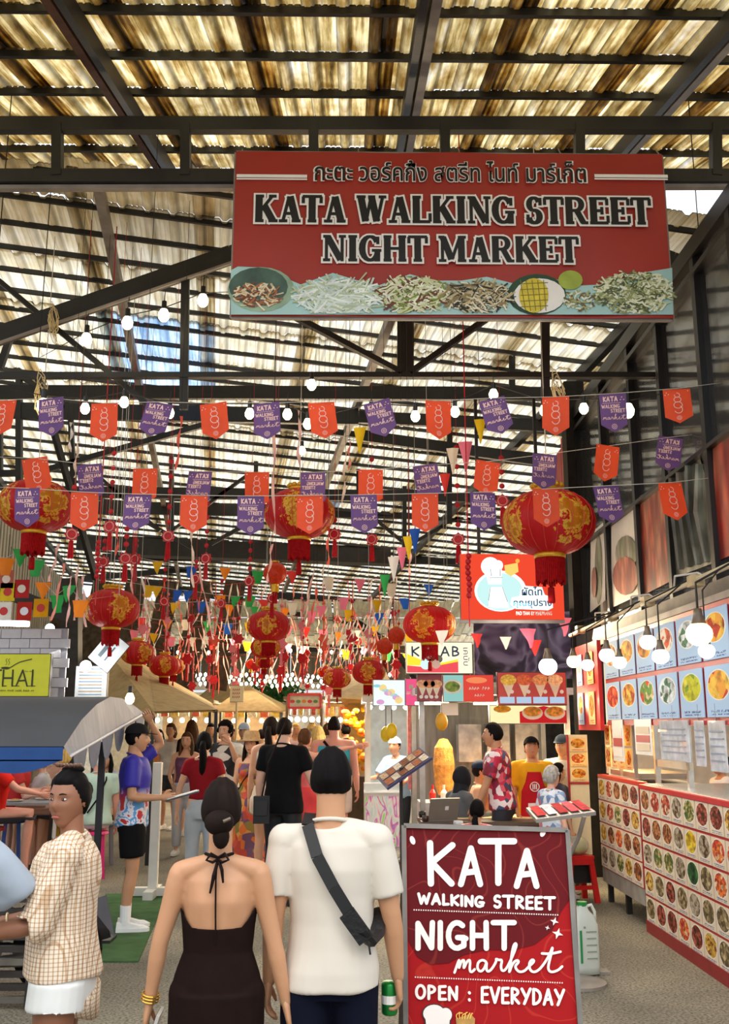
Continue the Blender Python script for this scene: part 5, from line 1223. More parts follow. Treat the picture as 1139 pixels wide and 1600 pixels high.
# pancake cart
t, w_ = stall_frame('white pancake cart with a scribbled pink and purple front panel', 572, 650, 13.4, 1.3, 2.1, whitep)
MB().box((-.12, .0, .55), (w_*.72, .5, .75)).build('cart_body', whitep, t)
def scrib(N, L, out):
    tc = N.new('ShaderNodeTexCoord'); nz = N.new('ShaderNodeTexNoise'); nz.inputs['Scale'].default_value = 5; nz.inputs['Detail'].default_value = 1; nz.inputs['Distortion'].default_value = 1
    mp = N.new('ShaderNodeMapping'); mp.inputs['Scale'].default_value = (2.5, 1, .8); L.new(tc.outputs['Object'], mp.inputs[0]); L.new(mp.outputs[0], nz.inputs['Vector'])
    r = ramp(N, [(.3, '#c8e0e8'), (.45, '#e8f0f0'), (.52, '#e88ac8'), (.57, '#b86ad0'), (.62, '#e8f0f0'), (.72, '#9ae07a')]); L.new(nz.outputs[0], r.inputs[0])
    e = N.new('ShaderNodeBsdfPrincipled'); L.new(r.outputs[0], e.inputs['Base Color']); L.new(e.outputs[0], out.inputs[0])
MB().box((-.12, -.27, .57), (w_*.7, .02, .62)).build('front_print', node_mat('scribble', scrib), t)
MB().box((-.12, -.2, .98), (w_*.74, .25, .12)).build('glass_tray', mat('#dfe8ea', rough=.1, var=.1, alpha=.6), t)
MB().box((0, 1.3, 1.2), (w_, .05, 1.7)).build('back_panel', mat('#cfe2e8', rough=.4, var=.15), t)
MB().box((.28, -.05, 1.5), (.13, .03, 1.1)).build('pink_strip_menu', mat('#e88a8a', rough=.4, var=.3, scale=14), t)
for k in range(5): MB().ball((-.28 + k*.16, .05, 2.0), .035, 8, 6).build('bulb', glow('#fff0c8', 9), t)
for x, y in ((-.4, -.1), (.2, -.1), (-.4, .2), (.2, .2)): MB().lathe([(.001, .0), (.05, 0), (.05, .03), (.001, .03)], 10, (x, y, .05), 1, 1).box((x, y, .12), (.03, .03, .1)).build('caster', steel, t)
lamp_area((t.location.x, 13.6, 2.0), (t.location.x, 12.8, .7), .8, .3, 40, WHITE)
for i, (px, py, Y, k) in enumerate(((612, 1142, 13.0, '#e8c81e'), (603, 1147, 13.1, '#d8c020'), (690, 1128, 11.3, '#d8a020'))):
    t = thing('mango_bunch', ['yellow mango plush hanging in front of the pancake cart', 'second yellow mango hanging left of the first at the pancake cart', 'yellow hanging fruit under the kebab stall signs'][i], 'decoration', P(px, py, Y))
    MB().ball((0, 0, 0), (.07, .06, .10), 12, 8).build('fruit', mat(k, rough=.5, var=.1), t, smooth=True); MB().tube([(0, 0, .09), (0, 0, .35)], .005, 4).build('string', m_cord, t)
# yellow fruit stall and far stalls
t, w_ = stall_frame('far stall hung with yellow and orange fruit, lit warm', 538, 600, 18, 1.6, 2.2, mat('#b89a5a', rough=.6, var=.2))
MB().box((0, 1.5, 1.2), (w_, .05, 2.0)).build('back_panel', mat('#e8c070', rough=.5, var=.3, scale=4), t)
MB().box((0, .1, .45), (w_, .6, .9)).build('counter', mat('#4a3a28', rough=.6, var=.3), t)
rf = random.Random(4)
mb1, mb2 = MB(), MB()
for k in range(60): (mb1 if k % 2 else mb2).ball((rf.uniform(-w_/2, w_/2), rf.uniform(-.1, .1), rf.uniform(1.0, 2.05)), rf.uniform(.04, .09), 7, 5)
mb1.build('hanging_fruit', mat('#f0c018', rough=.5, var=.2), t, kind='stuff'); mb2.build('hanging_fruit', mat('#e8822a', rough=.5, var=.2), t, kind='stuff')
mb = MB(); mb.poly([(-w_*.8, -.9, 2.25), (w_*.8, -.9, 2.2), (w_*.6, .8, 2.75), (-w_*.5, .8, 2.7)]); mb.poly([(-w_*.8, -.9, 2.22), (-w_*.5, .8, 2.67), (w_*.6, .8, 2.72), (w_*.8, -.9, 2.17)]); mb.build('awning', mat('#b8a884', rough=.7, var=.15, tr=.3), t)
lamp_area((t.location.x, 17.8, 2.1), (t.location.x, 17, .8), 1, .3, 60, WARM)
MB().ball((0, 0, 0), .06, 10, 8).build('bulb', glow('#ffe6a8', 14), None, loc=P(576, 1112, 17), label='bright warm bulb over the yellow fruit stall', cat='light bulb')
farst = [(232, 330, 25, '#f0e8d0', '#d8c8a0', 'far cream lit stall on the left behind the crowd'), (330, 440, 27, '#fff4d8', '#e8d8b0', 'far pale lit stall under the beige gazebo'), (446, 504, 22, '#e8f2f2', '#cfe0e0', 'far white lit stall under the pink framed sign'), (500, 545, 24, '#d8b070', '#8a6a3a', 'far dim brown stall left of the fruit stall')]
for i, (x0, x1, Y, c, c2, lb) in enumerate(farst):
    t, w_ = stall_frame(lb, x0, x1, Y, 2.0, 2.35, mat('#8a7a5a', rough=.6, var=.2))
    MB().box((0, 1.9, 1.3), (w_, .05, 2.1)).build('back_panel', mat(c, rough=.5, var=.35, scale=3), t)
    MB().box((0, .0, .5), (w_, .5, 1.0)).build('counter', mat(c2, rough=.5, var=.2), t)
    for k in range(6): MB().box((-w_/2 + (k+.5)*w_/6, 0, 2.1), (w_/9, .04, .22)).build('price_card', mat(['#f4ecd0', '#e86a4a', '#f0d060'][k % 3], rough=.5, var=.3, scale=20), t)
    for k in range(5): MB().ball((-w_/2 + (k+.5)*w_/5, .3, 1.9), .06, 8, 6).build('bulb', glow('#fff0cc', 16), t)
    lamp_area((t.location.x, Y + .3, 2.2), (t.location.x, Y - 1, .8), w_*.8, .5, 120, WARM if i != 2 else COOL)
t, X, Z, w_, h_ = board('far_sign', 451, 501, 1085, 1106, 21.5, mat('#c9d8c4', rough=.4, var=.15), 'far white sign in a pink frame over the white lit stall')
for (a, b) in (((451, 1085), (501, 1085)), ((451, 1106), (501, 1106)), ((451, 1085), (451, 1106)), ((501, 1085), (501, 1106))): MB().bar((X(a[0]), -.02, Z(a[1])), (X(b[0]), -.02, Z(b[1])), .05).build('pink_frame', mat('#d8505a', var=.1), t)
for k in range(5): shape(t, ell2(X(457 + k*9), Z(1096), .05, .035), mat(['#c84a4a', '#5a9a5a', '#d89a4a'][k % 3], var=.2))
t, X, Z, w_, h_ = board('pole_sign', 359, 380, 1071, 1097, 17, mat('#f4ecb8', rough=.5, var=.05), 'small cream square sign with red script on a stick, held up over the crowd', depth=.03)
for k in range(3): marks(t, 0, h_*(.75 - k*.22), w_*.6, h_*.14, mat('#c8462a', var=0))
MB().bar((0, .015, 0), (0, .015, -1.0), .03).build('stick', mat('#d8c89a', var=.1), t)
# ---- beige tents
m_tent = mat('#c9b184', rough=.8, var=.15, tr=.35, bump=.2, bscale=8)
def tent(lb, px_pts, faces, m_=m_tent):
    mb = MB(); vs = [P(*p) for p in px_pts]; mb.add(vs, faces)
    top = [(v.x, v.y, v.z + .03) for v in vs]; mb.add(top, [f[::-1] for f in faces])
    t = thing('tent', lb, 'tent'); mb.build('tent_canvas', m_, t); return t, vs
t, vs = tent('large beige canvas tent roof on the left beyond the canopy', [(150, 1118, 14.5), (165, 1015, 17.5), (232, 1058, 17), (338, 1112, 15), (240, 1115, 13.5), (205, 1030, 19), (330, 1100, 20), (225, 1018, 18.5)], [(0, 1, 2, 4), (4, 2, 3), (1, 5, 2), (2, 6, 3), (1, 7, 5), (5, 6, 2)])
for q in (0, 3, 4): MB().bar((vs[q].x, vs[q].y, 0), vs[q], .05).build('pole', steel, t)
for a, b in ((1, 2), (2, 3), (2, 4)): MB().bar(vs[a], vs[b], .05).build('ridge_bar', mat('#7a6a4a', var=.2), t)
MB().bar(vs[2], (vs[2].x, vs[2].y, 1.3), .06).build('pole', mat('#5a5246', var=.2), t)
t, vs = tent('small beige pyramid gazebo in the middle distance', [(386, 1072, 24), (328, 1113, 22.5), (440, 1113, 22.5), (455, 1108, 26), (345, 1108, 26)], [(0, 1, 2), (0, 2, 3), (0, 3, 4), (0, 4, 1)])
for q in (1, 2, 3, 4): MB().bar((vs[q].x, vs[q].y, 0), vs[q], .06).build('pole', steel, t)
t, vs = tent('second beige gazebo peak just left of the pyramid one', [(345, 1062, 27), (300, 1098, 26), (385, 1098, 26), (395, 1094, 29), (310, 1094, 29)], [(0, 1, 2), (0, 2, 3), (0, 3, 4), (0, 4, 1)], mat('#a8946c', rough=.8, var=.15, tr=.3))
for q in (1, 2): MB().bar((vs[q].x, vs[q].y, 0), vs[q], .06).build('pole', steel, t)
# ---- far end of the hall: dark fascia, foliage, boundary
m_fas = mat('#2e2b26', rough=.7, var=.4, scale=1.2, stretch=(5, 1, .5))
fw = link('wall_far', None, kind='structure')
for k in range(26):
    MB().box((-13 + k*1.0 + .5, 33.5, 4.15), (.97, .08 + .03*(k % 2), 2.3)).build('fascia_board', m_fas, fw)
MB().box((0, 33.2, 3.05), (26, .3, .25)).build('fascia_beam', steel, fw)
for k in range(24):
    MB().box((-12 + k*1.0 + .5, 38.0, 1.5), (.96, .08, 3.0)).build('hoarding_panel', mat('#d8cfb8', rough=.6, var=.2) if k % 3 else mat('#b8a888', rough=.6, var=.2), fw)
lamp_area((0, 31, 2.95), (0, 36, 1.2), 12, .4, 500, WARM)
# foliage between stalls
rl = random.Random(8); mb = MB()
for k in range(900):
    c = P(rl.gauss(428, 20), rl.gauss(1088, 12), rl.uniform(30, 31)); s = .10
    d = Vector((rl.uniform(-1, 1), rl.uniform(-1, 1), rl.uniform(-1, 1))).normalized(); e = d.orthogonal().normalized()
    mb.poly([c - d*s, c + e*s*.5, c + d*s, c - e*s*.5])
tr_ = thing('tree', 'green leafy tree crown glimpsed behind the gazebo', 'tree', (0, 0, 0)); mb.build('leaves', mat('#3f7a3a', rough=.6, var=.3, tr=.3), tr_, kind='stuff')
c = P(428, 1100, 30.5); MB().tube([(c.x, c.y, 0), (c.x, c.y, c.z)], .08, 8).build('trunk', mat('#5a4632', var=.2), tr_)
# side boundaries of the hall beyond the stalls
sw = link('wall_side', None, kind='structure')
for k in range(17):
    MB().box((-8.6 - k*.1, 9.4 + k*1.5, 1.6), (.08, 1.46, 3.2)).build('side_panel', mat('#5d5242', rough=.7, var=.3, scale=2) if k % 2 else mat('#6f6250', rough=.7, var=.3, scale=2), sw)
for k in range(13):
    MB().box((6.2 + (k % 2)*.02, 12.4 + k*1.6, 2.2), (.08, 1.56, 4.4)).build('side_panel', mat('#57514a', rough=.7, var=.4), sw)
for k in range(9):
    MB().box((3.1 + k*.45, 15.5, 2.6), (.43, .08, 5.2)).build('side_panel', mat('#3a3835', rough=.7, var=.4), sw)
for k in range(12):   # upper left gable, open timber and clutter of the neighbouring roof
    MB().bar((-12 + k*.8, 24, 2.6), (-11.6 + k*.8, 24, 5.2), .5, .06, up=(0, 1, 0)).build('gable_board', mat('#4f473a', rough=.8, var=.4), sw)
# ================================================================== left stalls
t, X, Z, w_, h_ = board('thai_sign', -60, 76, 1021, 1089, 11.0, mat('#dfe32a', rough=.4, var=.04), 'bright yellow restaurant sign with HAI visible, on the left')
dk = mat('#3a3a20', var=0)
mb = MB()
hand_text(mb, 'T', X(-22), Z(1072), .15, .17, .018, -.016); hand_text(mb, 'H', X(2), Z(1072), .12, .17, .018, -.016); hand_text(mb, 'A', X(24), Z(1072), .13, .17, .016, -.016); hand_text(mb, 'I', X(47), Z(1072), .03, .17, .018, -.016)
for px in (5, 20, 25, 43, 50): ribbon(mb, [(X(px) - .012 + .01, Z(1072)), (X(px) + .03, Z(1072))], .008, -.016)
ribbon(mb, smooth_line([(X(2), Z(1044)), (X(8), Z(1046)), (X(14), Z(1043)), (X(26), Z(1035)), (X(38), Z(1032)), (X(46), Z(1030))]), .010, -.016); mb.poly([(a, -.017, b) for a, b in ell2(X(6), Z(1044), .05, .013)])
for k in range(2): ribbon(mb, smooth_line([(X(6 + k*4), Z(1039)), (X(8 + k*4), Z(1035)), (X(5 + k*4), Z(1032)), (X(8 + k*4), Z(1029))]), .004, -.016)
mb.build('lettering', dk, t)
marks(t, X(27), Z(1079), X(54) - X(0), .02, dk); marks(t, X(44), Z(1049), .1, .012, dk)
m_bw = mat('#c9c9cf', rough=.4, var=.08)
t = thing('brick_print_screen', 'whitish brick patterned plastic screen around the yellow sign', 'screen', P(20, 1089, 11.25))
for r_ in range(7):
    for k in range(6):
        MB().box((-.62 + k*.225 + (r_ % 2)*.1 - .12, 0, .05 + r_*.108), (.218, .03, .10)).build('brick', m_bw, t)
MB().box((-.14, .03, .38), (1.40, .03, .76)).build('backing', mat('#9a9aa4', rough=.4, var=.1), t)
MB().tube([P(-10, 973, 12), P(45, 975, 12)], .035, 8).build('fluorescent_tube', glow('#eafcff', 12), None, label='long cool fluorescent tube above the brick patterned screen', cat='light tube')
MB().ball((0, 0, 0), .055, 12, 8).build('bulb', glow('#eefcff', 14), None, loc=P(78, 982, 11.6), label='round cool bulb right of the fluorescent tube', cat='light bulb')
lamp_point(P(30, 985, 11.4), 5, COOL, .1)
t, X, Z, w_, h_ = board('menu_sign', 116, 166, 1040, 1092, 12.5, mat('#dfe6e6', rough=.3, var=.2, scale=5), 'lit white menu panel leaning beside the dark post on the left')
for k in range(9): shape(t, [(X(122), Z(1086 - k*5)), (X(158), Z(1086 - k*5)), (X(158), Z(1084.5 - k*5)), (X(122), Z(1084.5 - k*5))], mat(['#7a9ab8', '#b89a7a'][k % 2], var=.2))
t, X, Z, w_, h_ = board('tilted_card', 132, 172, 985, 1040, 12.3, mat('#d8e6ec', rough=.3, var=.15), 'tilted pale blue card hanging above the lit menu panel', 'card', depth=.02)
t.rotation_euler = (0, R(38), 0); shape(t, [(-.08, .1), (-.03, .1), (-.03, .32), (-.08, .32)], mat('#5a6a74', var=0)); shape(t, [(.02, .1), (.04, .1), (.04, .3), (.02, .3)], mat('#5a6a74', var=0))
lamp_point(P(140, 1040, 11.9), 6, WHITE, .1)
MB().ball((0, 0, 0), .07, 12, 8).build('bulb', glow('#f6fdff', 16), None, loc=P(134, 1041, 12.2), label='glaring white bulb between the tilted card and the lit menu panel', cat='light bulb')
for i, (px, py, c, c2) in enumerate(((12, 925, '#e8d03a', '#c8302a'), (34, 920, '#c83a3a', '#e8e0d0'), (6, 955, '#f0ede6', '#d03030'), (38, 955, '#c83a30', '#e8e8f0'), (64, 950, '#e8b020', '#c83028'), (10, 905, '#c87a6a', '#f0e0d0'))):
    t = thing('hanging_flag', ['yellow and red', 'red with white', 'white with a red disc', 'red with a pale figure', 'gold and red', 'faded pink'][i] + ' small cloth flag hanging over the left stall', 'flag', P(px, py, 10.8), 0, 'cloth flags over the left stall')
    MB().box((0, 0, 0), (.16, .006, .2)).build('flag_cloth', mat(c, rough=.7, var=.1, tr=.3), t); mb = MB(); mb.poly([(a, -.006, b) for a, b in ell2(0, 0, .045, .045)]); mb.build('emblem', mat(c2, var=0), t)
    MB().tube([(0, 0, .1), (0, 0, .5)], .003, 4).build('string', m_cord, t)
# barrel canopy with scalloped end
cn = thing('canopy', 'grey barrel canopy with blue lining and scalloped right end, on black posts', 'canopy', (-2.12, 7.57, 0))
prof = [(0, 1.585), (.45, 1.78), (.9, 1.91), (1.35, 1.985), (1.8, 1.985), (2.25, 1.945), (2.63, 1.89)]
def sheet(prof, x0, x1, dz, m_, name, bow=0):
    mb = MB(); n = len(prof); k = 8
    for i in range(k + 1):
        x = x0 + (x1-x0)*i/k
        for (y, z) in prof: mb.v.append((x, y, z + dz - bow*math.sin(PI*i/k)*.03))
    for i in range(k):
        for j in range(n-1): mb.f.append([i*n+j, i*n+j+1, (i+1)*n+j+1, (i+1)*n+j]); mb.mi.append(0)
    mb.build(name, m_, cn, smooth=True)
sheet(prof, -3.6, 0, .02, mat('#54575c', rough=.7, var=.08, scale=2), 'canopy_top'); sheet(prof, -3.6, 0, 0, mat('#2c5c9a', rough=.6, var=.1, tr=.3), 'lining')
mb = MB(); mb.poly([(-3.6, -.01, 1.60), (0, -.01, 1.60), (0, -.01, 1.50), (-3.6, -.01, 1.50)]); 
for k in range(5):
    a0 = -3.6 + k*.72; pts = [(a0 + .72*i/8, -.01, 1.51 - .10*math.sin(PI*i/8)) for i in range(9)]; mb.poly(pts)
mb.build('front_valance', mat('#1f4f92', rough=.6, var=.1, tr=.2), cn)
mb = MB()                                        # end cloth following the arch, then scallops
m_gr = mat('#a9abb6', rough=.6, var=.12, scale=5, stretch=(1, 5, .4), tr=.25); m_sc = mat('#6d7690', rough=.6, var=.15, tr=.25)
for (y0, z0), (y1, z1) in zip(prof, prof[1:]):
    b0_, b1_ = 1.535 + .13*y0, 1.535 + .13*y1
    mb.poly([(0, y0, z0 + .02), (0.0, y1, z1 + .02), (.05, y1, b1_), (.05, y0, b0_)])
mb.build('end_cloth', m_gr, cn)
for k in range(6):
    y0 = .06 + k*.43; pts = [(.055, y0 + .40*i/8, 1.54 + .13*(y0 + .4*i/8) - .21*math.sin(PI*i/8)**.6) for i in range(9)]
    mb = MB(); mb.poly(pts); mb.poly([(p[0] + .004, p[1], p[2]) for p in pts][::-1]); mb.build('scallop', m_sc, cn)
MB().tube([(.06, y, 1.54 + .13*y) for y, z in prof], .012, 6).build('piping', mat('#d8dae0', var=0), cn)
for (x, y, h_) in ((-.02, 1.27, 1.62), (-.02, 2.55, 1.8), (-.02, .15, 1.58), (-3.5, 1.27, 1.7)):
    if y == .15: continue
    MB().box((x, y, h_/2), (.05, .05, h_)).build('post', mat('#232326', rough=.4, var=.2), cn)
MB().box((-.02, 1.27, .02), (.35, .25, .03)).build('post_foot', steel, cn)
# white wooden stand and green mat
g0 = G(238, 1402)
st = thing('white_post_stand', 'white wooden post on a cross base beside the man in the blue shirt', 'stand', g0)
MB().box((0, 0, .06), (.55, .10, .08)).box((0, 0, .05), (.10, .55, .08)).build('base', mat('#e3dfd4', rough=.5, var=.06), st)
MB().box((0, 0, .72), (.09, .09, 1.3)).build('post', mat('#e6e2d8', rough=.5, var=.05), st)
pts = [G(150, 1504), G(216, 1504), G(262, 1398), G(165, 1398)]
mb = MB(); mb.add([(p.x, p.y, .012) for p in pts] + [(p.x, p.y, 0) for p in pts], [(0, 1, 2, 3), (0, 4, 5, 1), (1, 5, 6, 2), (2, 6, 7, 3), (3, 7, 4, 0)])
mb.build('turf_mat', mat('#4e6e46', rough=.9, var=.2, scale=6, bump=1, bscale=200), label='rectangular green artificial turf mat lying on the ground', cat='mat')
# ================================================================== people
def V(*a): return Vector(a)
def remesh(mb, voxel, smooth=3, name='body', m=None):
    me = mb.mesh(name, m); bm = bmesh.new(); bm.from_mesh(me); bmesh.ops.recalc_face_normals(bm, faces=bm.faces[:]); bm.to_mesh(me); bm.free()
    o = bpy.data.objects.new('tmp', me); C.objects.link(o)
    r = o.modifiers.new('r', 'REMESH'); r.mode = 'VOXEL'; r.voxel_size = voxel; r.use_smooth_shade = True
    s = o.modifiers.new('s', 'SMOOTH'); s.iterations = smooth; s.factor = .6
    dg = bpy.context.evaluated_depsgraph_get(); out = bpy.data.meshes.new_from_object(o.evaluated_get(dg))
    bpy.data.objects.remove(o); bpy.data.meshes.remove(me)
    out.name = name; out.materials.clear(); out.materials.append(m)
    return out
def np_co(me): a = np.empty(len(me.vertices)*3); me.vertices.foreach_get('co', a); return a.reshape(-1, 3)
def set_co(me, a): me.vertices.foreach_set('co', a.reshape(-1)); me.update()
def folds(me, amp, f=(6, 6, 2.6), seed=0):       # soft cloth folds
    a = np_co(me); no = np.empty(len(me.vertices)*3); me.vertices.foreach_get('normal', no); no = no.reshape(-1, 3)
    x, y, z = a[:, 0]*f[0] + seed, a[:, 1]*f[1], a[:, 2]*f[2]
    d = np.sin(x*2.1 + 1.7*np.sin(z*1.9 + y)) * np.sin(z*2.3 + 1.3*np.sin(x + y*1.4)) + .5*np.sin(x*4.3 + y*3.1 + z*3.7)
    set_co(me, a + no*(d*amp)[:, None])
def cap_tube(mb, pts, rs, n=12, flat=1.0, up=(0, 1, 0)):   # tube with rounded ends
    pts = [Vector(p) for p in pts]; rs = [(r, r*flat) if not isinstance(r, (tuple, list)) else r for r in rs]
    d0 = (pts[0] - pts[1]).normalized(); d1 = (pts[-1] - pts[-2]).normalized()
    r0 = min(rs[0]); r1 = min(rs[-1])
    P_ = [pts[0] + d0*r0*.95, pts[0] + d0*r0*.6] + pts + [pts[-1] + d1*r1*.6, pts[-1] + d1*r1*.95]
    R_ = [(rs[0][0]*.35, rs[0][1]*.35), (rs[0][0]*.8, rs[0][1]*.8)] + rs + [(rs[-1][0]*.8, rs[-1][1]*.8), (rs[-1][0]*.35, rs[-1][1]*.35)]
    mb.tube(P_, R_, n, True, up)
SK = {'fair': '#e3b39a', 'light': '#d9a684', 'tan': '#bf8a66', 'brown': '#8f5f45', 'pink': '#e0a08a', 'asian': '#c4916c'}
HR = {'black': '#0c0909', 'dark': '#1c120e', 'brown': '#5a3c26', 'blond': '#d8b46a', 'grey': '#a9a49c', 'ginger': '#b86a3a', 'white': '#d8d4cc'}
def skin_mat(k): return mat(SK[k], rough=.5, var=.06, scale=6, sub=.15)
def hair_mat(k): return mat(HR[k], rough=.75, var=.35, scale=30, bump=.15, bscale=60, stretch=(1, 1, .15))
def head_pts(s, fem, face=True, n=40, m=30, wide=1.0):
    vs = []; fs = []
    for i in range(m + 1):
        t = PI*i/m
        for j in range(n):
            a = 2*PI*j/n; x = math.sin(t)*math.sin(a); y = math.sin(t)*math.cos(a); z = math.cos(t)
            X, Y, Z = x*.076*wide, y*.095, z*.118
            if z < 0:
                k = -z; X *= 1 - (.30 if fem else .22)*k*k; Y *= 1 - .18*k
                Y += .018*k*k + (.010*k if y > 0 else 0)
                if y < 0: Y *= 1 - .35*k
            if face and y > 0:
                g = lambda cx, cz, sx_, sz_: math.exp(-((X-cx)/sx_)**2 - ((Z-cz)/sz_)**2)
                Y += .022*g(0, -.022, .011, .018) + .012*g(0, .0, .008, .022)          # nose
                Y -= .011*(g(.031, .008, .017, .012) + g(-.031, .008, .017, .012))     # sockets
                Y += .005*(g(.03, .030, .022, .008) + g(-.03, .030, .022, .008))       # brows
                Y += .008*g(0, -.058, .020, .006) + .007*g(0, -.069, .016, .006) - .004*g(0, -.0635, .02, .003)
                Y += .008*g(0, -.095, .018, .014)                                       # chin
                Y += .004*(g(.042, -.025, .018, .02) + g(-.042, -.025, .018, .02))      # cheeks
            vs.append(Vector((X, Y, Z))*s)
    for i in range(m):
        for j in range(n): q = i*n + j; r_ = i*n + (j+1) % n; fs.append((q, q+n, r_+n, r_))
    return vs, fs
def hand_mesh(mb, wrist, d, nrm, s=1.0, curl=.5, side=1, n=6):
    """palm and five fingers from the wrist; d = direction of the hand, nrm = out of the palm, side = which edge carries the thumb"""
    d = Vector(d).normalized(); nrm = Vector(nrm); nrm = (nrm - d*nrm.dot(d)).normalized(); lat = d.cross(nrm).normalized()*side
    w = Vector(wrist)
    mb.tube([w - d*.02*s, w + d*.015*s, w + d*.05*s, w + d*.085*s, w + d*.092*s], [(.023*s, .018*s), (.028*s, .018*s), (.040*s, .015*s), (.041*s, .013*s), (.030*s, .009*s)], 10, True, nrm)
    for k, (off, L_) in enumerate(((.030, .068), (.010, .078), (-.010, .074), (-.029, .058))):
        p = w + d*.082*s + lat*off*s; c = curl*(1 + .12*k); dd = d.copy(); pts = [p]; ang = c*.55
        for seg_, f in enumerate((.45, .32, .24)):
            dd = (Matrix.Rotation(ang if seg_ else ang*.8, 3, nrm.cross(d)) @ dd) if False else (dd*math.cos(ang) + nrm*math.sin(ang)).normalized() if seg_ == 0 else (dd*math.cos(ang*1.2) + (nrm*math.cos(ang*seg_) - d*math.sin(ang*seg_))*math.sin(ang*1.2)).normalized()
            p = p + dd*L_*f*s; pts.append(p)
        mb.tube([pts[0] - d*.01*s] + pts + [pts[-1] + dd*.004*s], [.0095*s, .0092*s, .0085*s, .0078*s, .0068*s, .003*s], n, True)
    b = w + d*.028*s + lat*.026*s; p1 = b + (lat*.75 + d*.6 + nrm*.25).normalized()*.036*s; p2 = p1 + (d*.9 + lat*.15 + nrm*(.2 + curl*.4)).normalized()*.030*s; p3 = p2 + (d*.9 - lat*.1 + nrm*(.2 + curl*.5)).normalized()*.022*s
    mb.tube([b - lat*.012*s, b, p1, p2, p3], [.012*s, .0125*s, .0105*s, .0095*s, .005*s], n, True)

